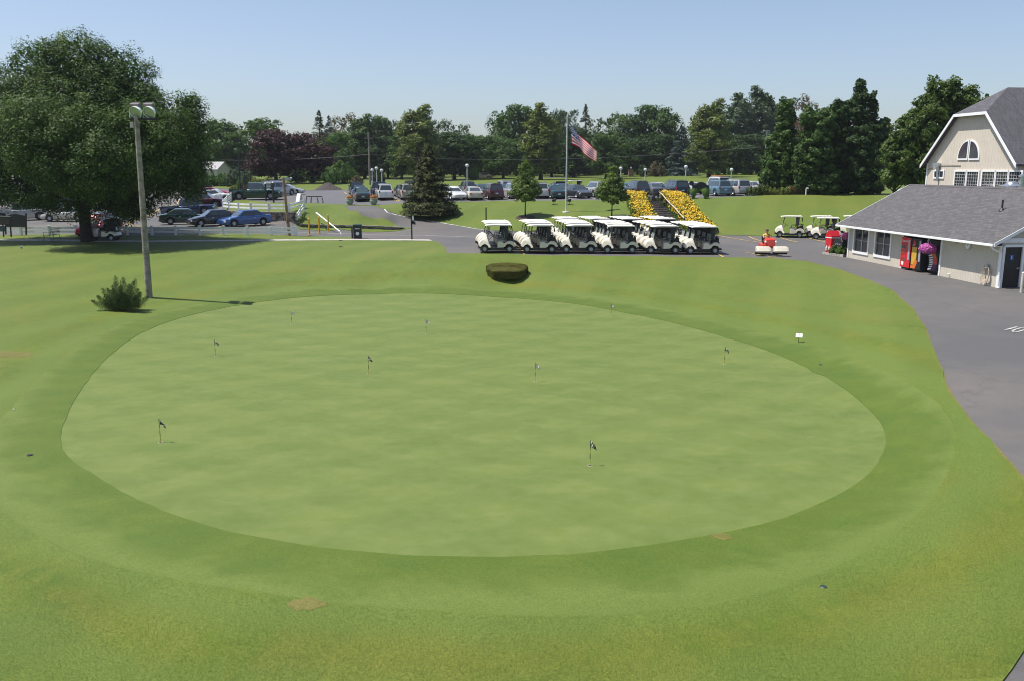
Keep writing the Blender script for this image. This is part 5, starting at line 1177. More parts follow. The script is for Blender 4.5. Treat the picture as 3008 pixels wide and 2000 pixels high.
# wooden gate post at the right edge of the picture
g=onray(3000,858); r=empty('low_fence',tuple(g),BA,'stub of a pale wooden fence at the right edge beside the black door','fence'); K_wood=M('pale_wood',(.55,.50,.43),.7,var=.15,vs=5)
m=MB(); m.tube((0,0,-.1),(0,0,.88),.07,.07,10); m.sphere((0,0,.9),.075,10,6); m.build('post',K_wood,r,smooth=True)
for z in(.25,.6): m=MB(); m.bx(.02,.06,0,2.4,z,z+.2); m.build('rail',K_wood,r)
# ------------------------------------------------------------------ clubhouse
C0=at_d(2722,520,68); C0=Vector((C0.x,C0.y,2.2))
def cu_(px,py,off=0.0):
    p=plane_hit(px,py,C0+yv*off,yv)-C0; return p.dot(dv),p.z
cl=empty('clubhouse',C0,BA,'tall beige clubhouse gable with clipped peak and grey roof at right','building')
uR,zR_=cu_(3010,470); uL=0.0; zE=cu_(2721,480)[1]; ut1,zT=cu_(2816,345); ut2,zT2=cu_(2912,332); zT=(zT+zT2)/2; um=(ut1+ut2)/2; zE=(zE+zR_)/2; uR=2*um-uL
slope=(zT-zE)/(ut1-uL); zP=zE+slope*(um-uL); ape_=(zP-zT)/.75
m=MB(); out=[(uL,-3.5),(uR,-3.5),(uR,zE),(ut2,zT),(ut1,zT),(uL,zE)]
m.prism(out,0,.18,'Y'); m.bx(uL,uL+.18,.18,18,-3.5,zE-.05); m.bx(uR-.18,uR,.18,18,-3.5,zE-.05); m.bx(uL+.18,uR-.18,17.8,18,-3.5,zE)
m.build('wall',S_club,cl)
ov=.35; m=MB(); yo=-.40
def thick(P,th=.14):
    n=len(P); m.add([tuple(p) for p in P]+[(p[0],p[1],p[2]-th) for p in P],[tuple(range(n)),tuple(range(2*n-1,n-1,-1))]+[(i,n+i,n+(i+1)%n,(i+1)%n) for i in range(n)])
dz=.14
thick([(uL-ov,yo,zE-ov*slope+dz),(ut1,yo,zT+dz),(um,ape_,zP+dz),(um,18.3,zP+dz),(uL-ov,18.3,zE-ov*slope+dz)])
thick([(uR+ov,yo,zE-ov*slope+dz),(uR+ov,18.3,zE-ov*slope+dz),(um,18.3,zP+dz),(um,ape_,zP+dz),(ut2,yo,zT+dz)])
thick([(ut1,yo,zT+dz+.003),(ut2,yo,zT+dz+.003),(um,ape_,zP+dz+.003)])
m.build('roof',S_roof2,cl)
m=MB()
def board(a,b,w=.26,x=yo-.04):
    m.add([(a[0],x,a[1]),(b[0],x,b[1]),(b[0],x,b[1]-w),(a[0],x,a[1]-w),(a[0],x+.05,a[1]),(b[0],x+.05,b[1]),(b[0],x+.05,b[1]-w),(a[0],x+.05,a[1]-w)],[(0,1,2,3),(7,6,5,4),(0,4,5,1),(1,5,6,2),(2,6,7,3),(3,7,4,0)])
board((uL-ov,zE-ov*slope+dz),(ut1,zT+dz)); board((ut1+.001,zT+dz),(ut2-.001,zT+dz),.2); board((ut2,zT+dz),(uR+ov,zE-ov*slope+dz)); m.build('fascia',W_trim,cl)
m=MB(); m.bx(uL-.04,uL+.1,-.05,-.003,-3.4,zE-.1); m.build('corner_board',W_trim,cl)
def win(px0,px1,py0,py1,grid,z0=None):
    a,zt=cu_(px0,py0); b,zb=cu_(px1,py1); zb=z0 if z0 is not None else zb; m=MB(); w=.11
    m.bx(a,a+w,-.07,-.003,zb,zt); m.bx(b-w,b,-.07,-.003,zb,zt); m.bx(a+w,b-w,-.07,-.003,zt-w,zt); m.bx(a+w,b-w,-.07,-.003,zb,zb+w); f=m.build('window',W_trim,cl)
    m=MB(); m.bx(a+w,b-w,-.02,-.004,zb+w,zt-w); m.build('pane',W_glass,f)
    if grid:
        m=MB(); nx,nz=grid
        for i in range(1,nx): x=a+w+(b-a-2*w)*i/nx; m.bx(x-.012,x+.012,-.035,-.022,zb+w,zt-w)
        for j in range(1,nz): z=zb+w+(zt-zb-2*w)*j/nz; m.bx(a+w,b-w,-.037,-.036+.01,z-.012,z+.012)
        m.build('muntins',W_mull,f)
zt0=cu_(2840,501)[1]
for p0,p1 in((2806,2838.6),(2840,2874),(2886,2923.5),(2924.7,2962),(2963.5,3001)): win(p0,p1,501,560,(5,9),zt0-2.2)
win(2745,2759,500,526,None); win(2759.6,2773.5,500,526,None)
for sgn,(p0,p1) in((-1,(2813,2843.5)),(1,(2846,2877.5))):
    a,z0=cu_(p0,471); b,_=cu_(p1,471); zt_=cu_((p0+p1)/2+sgn*-12,412)[1]; hh=zt_-z0; w=b-a; O=[];I=[]
    n_=10
    def arc(rx,rz,x0,zz):
        P=[(x0,zz)]
        for i in range(n_+1):
            t=math.pi/2*i/n_; P.append((x0+sgn*rx*math.cos(t),zz+rz*math.sin(t)))
        return P
    x0=b if sgn<0 else a
    m=MB(); m.prism(arc(w,hh,x0,z0),-.07,-.003,'Y'); f=m.build('arched_window',W_trim,cl); m=MB(); m.prism(arc(w-.22,hh-.24,x0+sgn*.10,z0+.13),-.085,-.072,'Y'); m.build('pane',W_glass,f)
a,z=cu_(2759,490); m=MB(); m.box((a,-.2,z+.1),(.5,.3,.28),rz=.3); m.tube((a+.05,-.15,z),(a+.1,-.12,z-1.1),.12,.09,8); m.build('flood_light',K_galv,cl)
m=MB(); a2,z2=cu_(2823,487); a1,z1=cu_(2726,499); m.path([(a1,-.04,z1),(a-.4,-.04,z1+.15),(a,-.05,z+.1),(a2-1,-.04,z2+.02),(a2,-.04,z2)],.02,5); m.build('cable',M('cable_rubber',(.12,.10,.08),.6),cl)
m=MB(); q=ape_+3; m.box((um+1.4,q,zP-1.4*slope+.35),(.35,.35,.3)); m.box((um+1.9,q+2.5,zP-1.9*slope+.35),(.35,.35,.3)); 
for i,(dx,dy) in enumerate(((1.5,2.0),(1.9,4.6))): m=MB(); m.box((um+dx,ape_+dy,zP-dx*slope+.32),(.3,.4,.28)); m.build('roof_vent',C_blk,cl)
# ------------------------------------------------------------------ houses at left
def house(px,D,w,dp,eh,rh,lab,wallm,rz=0,windows=()):
    g=atD(px,D); r=empty('house',tuple(g),rz,lab,'house'); m=MB(); m.bx(-w/2,w/2,0,dp,-.5,eh); m.prism([(0,eh),(dp,eh),(dp/2,eh+rh)],-w/2,w/2,'X'); m.build('wall',wallm,r)
    m=MB()
    for ya,yb in((-.4,dp/2),(dp+.4,dp/2)):
        za=eh-.4*rh/(dp/2)+.08; zb=eh+rh+.08
        m.add([(-w/2-.3,ya,za),(w/2+.3,ya,za),(w/2+.3,yb,zb),(-w/2-.3,yb,zb),(-w/2-.3,ya,za-.12),(w/2+.3,ya,za-.12),(w/2+.3,yb,zb-.12),(-w/2-.3,yb,zb-.12)],[(0,1,2,3),(7,6,5,4),(0,4,5,1),(1,5,6,2),(0,3,7,4)])
    m.build('roof',M('pale_grey_roof',(.34,.34,.34),.8),r)
    for x,z,ww_,hh_ in windows:
        m=MB(); m.bx(x-ww_/2-.1,x+ww_/2+.1,-.06,-.005,z-.1,z+hh_+.1); f=m.build('window',W_mull,r); m=MB(); m.bx(x-ww_/2,x+ww_/2,-.08,-.062,z,z+hh_); m.build('pane',W_glass,f)
    return r
h1=house(580,182,9,6,2.9,1.4,'pale house with a light roof behind the hedge right of the shade tree',M('pale_siding',(.55,.54,.46),.8),R(-8),((1.8,.9,.8,1.3),(-2.8,.9,.9,1.3)))
m=MB(); m.bx(-3.6,-2.2,1,2.6,3,5.2); m.build('chimney',M('chimney_brick',(.35,.33,.30),.9),h1)
h2=house(15,104,9,8,3.2,1.8,'white house with a railed porch at the left edge behind the shade tree',M('white_siding',(.68,.68,.70),.7),R(4),((-2,1,.9,1.4),(0.5,1,.9,1.4),(2.8,1,.9,1.4)))
m=MB(); m.bx(-4,4.2,-1.6,-1.5,1.5,1.62); m.bx(-4,4.2,-1.6,-1.5,.5,.6)
for i in range(34): m.bx(-3.95+i*.245,-3.88+i*.245,-1.58,-1.52,.6,1.5)
m.build('porch_railing',W_trim,h2); m=MB(); m.bx(-4.2,4.4,-1.7,0,.0,.45); m.build('porch_floor',K_wood,h2)
# ------------------------------------------------------------------ painted lines
K_yel=M('yellow_road_paint',(.50,.33,.09),.7,var=.25,vs=3); K_wht=M('white_road_paint',(.55,.54,.52),.7,var=.25,vs=3)
def strip(pts,w,name='painted_line',mat=None,world=False):
    P=pts if world else [tuple(onray(*p)[:2]) for p in pts]
    Q=[]
    for a,b in zip(P,P[1:]):
        a=Vector(a);b=Vector(b); k=max(1,int((b-a).length/.6))
        for i in range(k): Q.append(a.lerp(b,i/k))
    Q.append(Vector(P[-1])); vs=[];fs=[]
    for i,q in enumerate(Q):
        t=(Q[min(i+1,len(Q)-1)]-Q[max(i-1,0)]).normalized(); n=Vector((-t.y,t.x))*w/2
        for s in(1,-1): p=q+n*s; vs.append((p.x,p.y,gz(p.x,p.y)-.03+.018))
        if i: fs.append((2*i-2,2*i-1,2*i+1,2*i))
    me=bpy.data.meshes.new(name); me.from_pydata(vs,[],fs); o=meshobj(name,me,mat or K_yel); o['kind']='structure'; return o
strip([(873,666.5),(1050,671),(1400,700.5) if False else (1400,698)],.14,'white_lane_line',K_wht) if False else None
strip([(874,685.5),(1050,688),(1250,692.5),(1400,698)],.13,'white_lane_line',K_wht)
strip([(1448,676.9),(1400,673.4),(1340,662.6),(1270,650.7),(1223,641.7),(1160,629),(1137,618.5),(1125,606)],.16,'pale_edge_line',K_wht)
for a in((1420,750,1398,700),(1540,751,1500,712),(2125,756,2060,728),(2270,757,2190,742)): strip([(a[0],a[1]-1),(a[2],a[3])],.12,'bay_line',K_yel)
strip([(2108,692),(2170,703),(2250,716)],.14,'bay_line'); strip([(2289,697),(2343,712)],.14,'bay_line'); strip([(2376,699),(2450,716)],.14,'bay_line'); strip([(2200,695),(2265,716)],.14,'bay_line')
# yellow curve of the left lot
strip([(600,554.5),(560,568),(520,600),(471,614),(425,640),(400,648),(378,654),(372,659),(385,664),(420,667),(520,670)],.14,'yellow_lane_curve'); strip([(468,617),(425,643),(388,653),(380,659),(392,663),(430,665)],.12,'yellow_lane_curve')
for a in((150,649,235,652),(90,664,235,662),(300,634,318,634.5),(300,640,301+15,640),(560,669,600,660),(640,668,690,658),(735,668,800,656),(800,658,850,659)): strip([(a[0],a[1]),(a[2],a[3])],.12,'bay_line')
LD=Vector((4.9,-20,0)).normalized()
for px_ in(1026,1097,1168,1290,1345,1400,1455,1510,1565,1620,1675,1740,1800,1960,2040,2130,2190):
    p=at_d(px_,588,99.5); 
    for dx in((-.12,.12) if px_<1200 else (0,)): strip([(p.x+dx-LD.x*5.5,p.y-LD.y*5.5),(p.x+dx+LD.x*1,p.y+LD.y*1)],.11,'bay_line',K_yel if px_<1200 else K_wht,world=True)
for px_ in(1010,1075): p=at_d(px_,560,128); strip([(p.x,p.y),(p.x+LD.x*7,p.y+LD.y*7)],.14,'bay_line',world=True)
# number painted on the path
K_num=M('worn_path_paint',(.42,.41,.39),.8,var=.3,vs=5)
strip([(2953,969),(2988,959.5)],.10,'path_number',K_num)
strip([(2973,972),(2984,966.5),(3002,962),(3016,961),(3020,964),(3008,969),(2990,974),(2978,975),(2973,972)],.09,'path_number',K_num)
# ------------------------------------------------------------------ putting green: holes, flags
K_blkw,_nt,_b=newmat('black_pole_paint'); _b.inputs['Base Color'].default_value=(.015,.02,.015,1); K_ypole=M('yellow_pole_paint',(.55,.42,.03),.4)
K_chk,_nt,_b=newmat('chequered_cloth')
_t=_nt.nodes.new('ShaderNodeTexChecker'); _t.inputs['Scale'].default_value=14; _t.inputs['Color1'].default_value=(.015,.015,.015,1); _t.inputs['Color2'].default_value=(.6,.58,.42,1); _nt.links.new(coords(_nt),_t.inputs['Vector']); _nt.links.new(_t.outputs[0],_b.inputs['Base Color'])
K_chw,_nt,_b=newmat('pale_chequered_cloth')
_t=_nt.nodes.new('ShaderNodeTexChecker'); _t.inputs['Scale'].default_value=14; _t.inputs['Color1'].default_value=(.85,.82,.78,1); _t.inputs['Color2'].default_value=(.45,.36,.36,1); _nt.links.new(coords(_nt),_t.inputs['Vector']); _nt.links.new(_t.outputs[0],_b.inputs['Base Color'])
FL=[(472,1297,'d','nearest flag at the left end of the green'),(633,1044,'d','second flag from the left, back left of the green'),(857,951,'w','pale flag nearest the far left rim of the green'),(1083,1095,'d','dark chequered flag left of the centre of the green'),(1252,979,'w','pale flag near the far rim, straight below the spruce'),(1572,1117,'w','pale flag just right of the centre of the green'),(1795,931,'w','pale flag by the far right rim of the green'),(2128,1067,'d','dark chequered flag at the right of the green'),(1733,1365,'d','nearest dark chequered flag right of centre')]
rf=random.Random(8)
for i,(px_,py_,kd,lb) in enumerate(FL):
    g=onray(px_,py_); z=gz(g.x,g.y)-.012; r=empty('putting_flag',(g.x,g.y,z),0,lb,'putting flag','putting flags on the green')
    hh=.66; seg=[0,.17,.33,.50,hh]
    for a,b,mt in((0,.17,K_ypole),(.17,.33,K_blkw),(.33,.43,K_ypole),(.43,hh,K_blkw)):
        m=MB(); m.tube((0,0,a-.0),(0,0,b),.0085,.0085,6); m.build('pole_section',mt,r)
    m=MB(); n=7; V=[]; Fc=[]
    for u in range(n+1):
        t=u/n; 
        for v in range(4):
            s=v/3; V.append((.012+t*.15,.025*math.sin(t*7+i+s),hh-.005-.15*s*(1-.35*t)-.17*t**1.1-.0*s))
    for u in range(n):
        for v in range(3): Fc.append((u*4+v,u*4+v+1,(u+1)*4+v+1,(u+1)*4+v))
    m.add(V,Fc); m.build('flag',K_chk if kd=='d' else K_chw,r,smooth=True)
    m=MB(); m.lathe([(.052,.004),(.058,.004),(.058,-.002)],(0,0,0),20); m.build('cup_rim',K_white,r,smooth=True)
    m=MB(); m.lathe([(.001,.0035),(.053,.0035)],(0,-.0,0),20); m.build('cup_hole',M('cup_dark',(.05,.03,.02),.9),r)
# ------------------------------------------------------------------ floodlight pole
K_pole=M('weathered_wood_pole',(.30,.27,.22),.85,var=.3,vs=3,bumps=.3)
g=onray(438,875); tp=at_d(400,338,g.y); r=empty('floodlight_pole',(g.x,g.y,g.z-.05),0,'tall weathered wooden pole with two bowl floodlights in front of the shade tree','light pole')
hh=tp.z-g.z; lean=tp.x-g.x
m=MB(); m.tube((0,0,-.3),(lean*1.0,0,hh),.19,.125,14); m.build('pole',K_pole,r,smooth=True)
m=MB(); m.bx(lean-.35,lean+1.15,-.06,.06,hh-.22,hh-.12); m.build('cross_arm',K_dark,r)
for dx in(-.0,.72):
    x=lean+dx+.0; f=empty('floodlight',(x,-.12,hh+.14)); f.parent=r; f.scale=(1.12,1.12,1.12)
    q=Matrix.Rotation(R(62),4,'X')
    m=MB(); m.lathe([(.001,.34),(.10,.33),(.2,.26),(.28,.12),(.31,0),(.29,0),(.26,.1),(.001,.12)],(0,0,0),22); o=m.build('reflector',M('green_white_enamel',(.70,.78,.70),.25,coat=.5,var=.05),f,smooth=True); o.rotation_euler=(R(-62),0,R(-14))
    m=MB(); m.lathe([(.001,.02),(.28,.03)],(0,0,0),22); o=m.build('lens',M('lamp_lens',(.35,.42,.36),.08,coat=1,metal=.3),f); o.rotation_euler=(R(-62),0,R(-14))
    m=MB(); m.box((-.12,.38,.32),(.42,.34,.28),M=Matrix.Rotation(.3,3,'X')); m.build('ballast_box',M('brown_grey_metal',(.14,.12,.12),.5,var=.2),f)
    m=MB(); m.path([(-.3,.2,.2),(-.3,.05,-.2),(-.2,.1,-.28)],.02,6); m.build('bracket',K_galv,f)
m=MB(); m.bx(lean-.34,lean-.16,-.1,.06,hh-.62,hh-.32); m.build('junction_box',K_wood,r)
# ------------------------------------------------------------------ flagpole and flag
g=onray(1662,624); tp=at_d(1670,345,g.y); r=empty('flagpole',(g.x,g.y,g.z),0,'tall white flagpole on the grass bank behind the golf carts','flagpole')
K_fp=M('white_aluminium',(.72,.72,.72),.35,metal=.3,var=.05); hh=tp.z-g.z
m=MB(); m.tube((0,0,0),(.02,0,hh),.075,.045,12); m.build('pole',K_fp,r,smooth=True); m=MB(); m.sphere((.02,0,hh+.06),.09,12,8); m.build('ball',K_fp,r,smooth=True)
m=MB(); m.lathe([(.001,.05),(.35,.05),(.35,-.1)],(0,0,0),20); m.build('base',K_white,r); m=MB(); m.tube((.12,0,hh*.1),(.10,0,hh-.2),.012,.012,5); m.tube((.12,0,hh*.1),(.06,0,hh*.1),.012,.012,5); m.build('halyard',K_grey,r)
D=g.y; TOP=[(1673,355),(1682,373),(1693,388),(1705,401),(1722,414),(1740,430),(1754,444)]; BOT=[(1682,427),(1692,430),(1704,436),(1716,452),(1727,462),(1740,470),(1752,477)]
nu,nv=42,26; V=[];FR=[];FWh=[];FBl=[]
def sm(P,t):
    t=t*(len(P)-1); i=min(int(t),len(P)-2); f=t-i; return (P[i][0]*(1-f)+P[i+1][0]*f,P[i][1]*(1-f)+P[i+1][1]*f)
for i in range(nu+1):
    u=i/nu; a=sm(TOP,u); b=sm(BOT,u)
    for j in range(nv+1):
        v=j/nv; p=at_d(a[0]*(1-v)+b[0]*v,a[1]*(1-v)+b[1]*v,D); V.append((p.x,p.y+.28*math.sin(u*9+v*2.2)*min(1,u*3)+u*.5,p.z))
for i in range(nu):
    for j in range(nv):
        f=(i*(nv+1)+j,(i+1)*(nv+1)+j,(i+1)*(nv+1)+j+1,i*(nv+1)+j+1)
        if i<nu*.4 and j<14: FBl.append(f)
        elif (j//2)%2==0: FR.append(f)
        else: FWh.append(f)
fr=empty('american_flag',V[0],0,'red, white and blue striped flag with stars flying from the flagpole','flag')
o0=Vector(V[0])
def clothm(n,c):
    m_,nt,b=newmat(n); b.inputs['Base Color'].default_value=(*c,1); b.inputs['Roughness'].default_value=.7; t=nt.nodes.new('ShaderNodeBsdfTranslucent'); t.inputs[0].default_value=(*c,1); x=nt.nodes.new('ShaderNodeMixShader'); x.inputs[0].default_value=.6; nt.links.new(b.outputs[0],x.inputs[1]); nt.links.new(t.outputs[0],x.inputs[2]); nt.links.new(x.outputs[0],nt.nodes['Material Output'].inputs[0]); return m_
for nm_,Fs,c in(('red_stripes',FR,(.62,.0,.02)),('white_stripes',FWh,(.85,.85,.85)),('canton',FBl,(.02,.03,.16))):
    m=MB(); used=sorted({q for f in Fs for q in f}); mp={u:i for i,u in enumerate(used)}; m.add([Vector(V[u])-o0 for u in used],[tuple(mp[q] for q in f) for f in Fs]); o=m.build(nm_,clothm('cloth_'+nm_,c),fr,smooth=True)
    if nm_=='canton': cant=o
m=MB()
for a_ in range(6):
    for b_ in range(5 if a_%2 else 4):
        i=int(1.5+a_*2.6); j=int(1.2+b_*2.8+(0 if a_%2 else 1.2)); p=Vector(V[i*(nv+1)+j])-o0+Vector((0,-.03,0)); P=[]
        for k_ in range(10): rr_=.085 if k_%2==0 else .035; an=math.pi/2+k_*math.pi/5; P.append((p.x+rr_*math.cos(an),p.y,p.z+rr_*math.sin(an)))
        m.add(P,[tuple(range(10))])
m.build('stars',K_white,cant)
for px_,lb in((1627,'small ground spotlight left of the flagpole base'),(1672,'small ground spotlight right of the flagpole base')):
    q=onray(px_,602); r=empty('ground_spotlight',tuple(q),0,lb,'spotlight','ground spotlights at the flagpole'); m=MB(); m.tube((0,0,-.02),(0,0,.3),.03,.03,6); m.bx(-.2,.2,-.15,.15,-.02,.04); m.build('stand',K_blk,r); m=MB(); m.slab([(-.2,.3),(.2,.3),(.22,.62),(-.22,.55)],lambda x,z:.16,.03); m.build('lamp_head',C_blk,r,smooth=True); m=MB(); m.box((0,0,.60),(.34,.28,.03),M=Matrix.Rotation(-.16,3,'Y')); m.build('lens',K_galv,r)
# ------------------------------------------------------------------ globe lamps, utility poles, wires
K_lp=M('grey_lamp_post',(.50,.48,.44),.6,var=.1)
for px_,pt,D,lb in((1095,502,131,'globe lamp, left one of the three near the navy minivan'),(1108,497,122,'globe lamp, middle and tallest of the three near the navy minivan'),(1123,503,127,'globe lamp, right one of the three near the navy minivan'),(1373,489,113,'globe lamp in front of the grey suv right of the spruce'),(1822,497,122,'globe lamp behind the second young maple'),(1894,501,131,'globe lamp below the two brick pillars'),(2012,493,116,'globe lamp behind the black minivan'),(2146,501,122,'globe lamp behind the silver minivan')):
    g=atD(px_,D); zt=at_d(px_,pt,D).z; h=zt-g.z; r=empty('globe_lamp',tuple(g),0,lb,'street lamp','globe lamps of the upper lot'); m=MB(); m.tube((0,0,0),(0,0,h-.1),.09,.065,10); m.tube((0,0,0),(0,0,.25),.2,.18,10); m.build('post',K_lp,r); m=MB(); m.sphere((0,0,h+.08),.24,14,10); m.build('globe',M('frosted_globe',(.62,.66,.62),.1,coat=.8,var=.05),r,smooth=True); m=MB(); m.lathe([(.18,h+.2),(.1,h+.33),(.001,h+.36)],(0,0,0),12); m.build('cap',K_dark,r)
def upole(px,pt,D,r0,arms,mat,lb,name='utility_pole'):
    g=atD(px,D); zt=at_d(px,pt,D).z; h=zt-g.z; r=empty(name,tuple(g),0,lb,'utility pole'); m=MB(); m.tube((0,0,-.2),(0,0,h),r0,r0*.7,10); m.build('pole',mat,r,smooth=True)
    for z,w in arms: m=MB(); m.bx(-w/2,w/2,-.09,.09,h-z-.08,h-z+.08); m.build('cross_arm',mat,r)
    return r,Vector((g.x,g.y,zt))
K_pg=M('grey_wood_pole',(.24,.21,.19),.9,var=.2)
_,t1=upole(1087,388,158,.19,[(1.15,1.55)],K_pg,'wooden utility pole with one crossarm left of the big spruce')
_,t2=upole(2243,384,104,.14,[(.05,.75)],M('pale_pole_paint',(.42,.40,.36),.8,var=.15),'pale pole with a flat lamp bar at the near right maples')
b_,t3=upole(708,418,106,.10,[],K_blk,'tall thin dark lamp post with a concrete foot behind the island fence','lamp_post')
m=MB(); m.bx(-.42,.42,-.42,.42,-.1,1.0) if False else m.bx(-.33,.33,-.33,.33,-.2,.62); m.build('foot',m_conc,b_); m=MB(); m.bx(-.5,.5,-.25,.25,t3.z-b_.location.z-.02,t3.z-b_.location.z+.25); m.build('lamp_head',K_blk,b_)
_,t4=upole(721,452,112,.07,[(.0,.5)],K_blk,'thin dark lamp post right of the tall one behind the island fence','lamp_post'); _,t5=upole(739,455,118,.06,[(.0,.4)],K_blk,'thinnest dark lamp post nearest the sign posts','lamp_post')
_,t6=upole(604,475,176,.10,[],K_pg,'thin wooden pole in front of the pale house')
def wire(a,b,sag,lb,r=.022):
    m=MB(); P=[]; 
    for i in range(17): t=i/16; p=a.lerp(b,t); P.append((p.x,p.y,p.z-sag*4*t*(1-t)))
    m.path(P,r,4); tag(m.build('power_line',K_blk),lb,'power line')
wire(at_d(650,471,170),at_d(1087,454,157.7),.4,'power line running left from the crossarm utility pole'); wire(at_d(1087,454,157.7),at_d(2235,433,104.2),1.2,'power line running right from the crossarm utility pole to the pale pole')
# short wooden pole with lamp
g=onray(850,693); tp=at_d(832,523,g.y); r=empty('leaning_light_pole',tuple(g),0,'leaning wooden pole with a small lamp at the end of the white fence','light pole'); h=tp.z-g.z; lx=tp.x-g.x; K_wp=M('brown_wood_pole',(.28,.20,.13),.85,var=.35,vs=1.2,bumps=.3)
m=MB(); m.tube((0,0,-.2),(lx,0,h),.15,.11,12); m.build('pole',K_wp,r,smooth=True); m=MB(); m.bx(lx-.1,lx+.65,-.07,.07,h-.22,h+.02); m.sphere((lx+.68,0,h-.05),.10,10,6); m.build('lamp_arm',K_grey,r); m=MB(); m.tube((lx+.1,0,h*.97),(lx+.85,.0,h-1.55),.012,.012,4); m.tube((-.35,0,0),(lx-.12,0,h*.9),.012,.012,4); m.build('stay_wire',K_grey,r)
# ------------------------------------------------------------------ fences
K_fence=M('white_vinyl_fence',(.82,.83,.84),.5,var=.06,vs=2)
def fence(pts,h,lb,world=None,rails=(.42,.86),pw=.17,cap=True,name='rail_fence'):
    P=world or [onray(*p) for p in pts]; r=empty(name,tuple(P[0]),0,lb,'fence'); o=P[0]
    for p in P:
        q=p-o; m=MB(); m.bx(q.x-pw/2,q.x+pw/2,q.y-pw/2,q.y+pw/2,q.z-.1,q.z+h+.05); 
        if cap: m.bx(q.x-pw/2-.02,q.x+pw/2+.02,q.y-pw/2-.02,q.y+pw/2+.02,q.z+h+.05,q.z+h+.09)
        m.build('post',K_fence,r)
    for a,b in zip(P,P[1:]):
        for k_ in rails:
            A=a-o+Vector((0,0,h*k_)); B=b-o+Vector((0,0,h*k_)); d=(B-A).normalized(); A+=d*pw*.5; B-=d*pw*.5; m=MB(); L=(B-A).length; q=d.to_track_quat('X','Z').to_matrix(); m.box((A+B)/2,(L,.045,.17),M=q); m.build('rail',K_fence,r)
xs=[-170,-95,-20,63,146,225,300,374,447,517,587,657,727,798,869]
fence([(x,692.5 if x<450 else 692.5+(x-450)*.004) for x in xs],.74,'long white two-rail fence between the lower left lot and the lawn')
wl=[(656,616,92.5),(674,618,91.2),(702,620,89.8),(737,621.5,88.4),(790,622.5,87.4),(850,623,86.7),(893,607,91)]
P=[]
for px_,py_,D in wl[:6]: p=at_d(px_,py_,D+.2); P.append(p)
P.append(onray(893,611)); 
Pf=P[:]
fence(None,.78,'white two-rail fence on top of the dark retaining wall',Pf)
fence(None,.74,'white fence stepping down the right end of the retaining wall',[onray(892,621),onray(883,634),Vector(at_d(873,652,86.3))],pw=.16)
fence(None,.80,'short white slatted fence running back from the corner of the island',[Vector(at_d(657,612,92.9)),onray(668,598),onray(679,590),onray(689,583)],rails=(.3,.6,.9))
# retaining walls of rough split blocks
K_block=M('dark_split_stone',(.14,.125,.115),.95,var=.45,vs=2.2,bumps=.8); K_cap=M('wall_cap_stone',(.24,.21,.18),.9,var=.3,vs=2)
def blockwall(P,tops,name,lb,bh=.2,bl=.42):
    rr_=random.Random(11); r=empty(name,tuple(P[0]),0,lb,'retaining wall'); o=Vector(P[0]); m=MB(); mc=MB()
    for (a,ta),(b,tb) in zip(zip(P,tops),list(zip(P,tops))[1:]):
        a=Vector(a);b=Vector(b); d=Vector((b.x-a.x,b.y-a.y,0)); L=d.length; d.normalize(); az=math.atan2(d.y,d.x); base=min(a.z,b.z)-.15; k=0; z=base
        while z<max(ta,tb)-.02:
            x=-(bl/2)*(k%2)
            while x<L:
                c=x+bl/2; t=max(0,min(1,c/L)); 
                if z+bh*.5<ta+(tb-ta)*t: p=a+d*min(max(c,bl*.3),L-bl*.2); m.box((p.x-o.x,p.y-o.y+rr_.uniform(-.03,.03),z+bh/2-o.z),(bl*.94,.36+rr_.uniform(0,.05),bh*.92),rz=az+rr_.uniform(-.06,.06))
                x+=bl
            z+=bh; k+=1
        n_=int(L/.5)+1
        for i in range(n_):
            t=(i+.5)/n_; p=a.lerp(b,t); mc.box((p.x-o.x,p.y-o.y+.04,ta+(tb-ta)*t+.03-o.z),(L/n_*.96,.46,.09),rz=az)
    m.build('blocks',K_block,r); mc.build('cap_stones',K_cap,r)
WP=[(866,657,85.9),(800,655,86.9),(740,653,87.9),(690,648,90.4),(655,639,92.9)]; WT=[(866,626,85.9),(800,625.5,86.9),(740,624.5,87.9),(690,622.5,90.4),(655,619,92.9)]
Pw=[at_d(*p) for p in WP]; Tw=[at_d(*p).z for p in WT]; blockwall(Pw,Tw,'retaining_wall','high dark block retaining wall behind the blue and black sedans')
Pw=[at_d(866,660,85.9),at_d(880,672.5,85.9),at_d(1000,673,85.6),at_d(1100,674.5,85.6),at_d(1184,676.5,85.4)]; Tw=[Pw[0].z+.25,at_d(880,661,85.9).z,at_d(1000,664.5,85.6).z,at_d(1100,666.5,85.6).z,at_d(1184,671,85.4).z]; blockwall(Pw,Tw,'low_retaining_wall','low dark block wall along the road right of the yellow bollards',.19)
# ------------------------------------------------------------------ yellow bollards, gate arm, bin, post, racks
K_by=M('yellow_bollard_paint',(.62,.38,.02),.5,var=.12)
for px_,pb,pt,lb in((909,692,645,'yellow bollard, left and nearest of three'),(938,687,640,'yellow bollard, middle one of three'),(965,681,634,'yellow bollard, right one of three')):
    g=onray(px_,pb); h=at_d(px_,pt,g.y).z-g.z; m=MB(); m.tube((0,0,-.05),(0,0,h),.075,.075,10); m.sphere((0,0,h),.075,10,6); m.lathe([(.16,.03),(.075,.05)],(0,0,0),10); o=m.build('bollard',K_by,None,tuple(g),smooth=True); tag(o,lb,'bollard','yellow bollards by the low wall')
a=at_d(929,626,86.5); b=at_d(998,681,80); m=MB(); d=b-a; m.tube((0,0,0),tuple(d),.07,.06,8); m.tube(tuple(d),tuple(d+Vector((.5,-1.2,-.55))),.02,.02,6); o=m.build('barrier_arm',K_fence,None,tuple(a)); tag(o,'white barrier arm slanting down behind the yellow bollards','barrier')
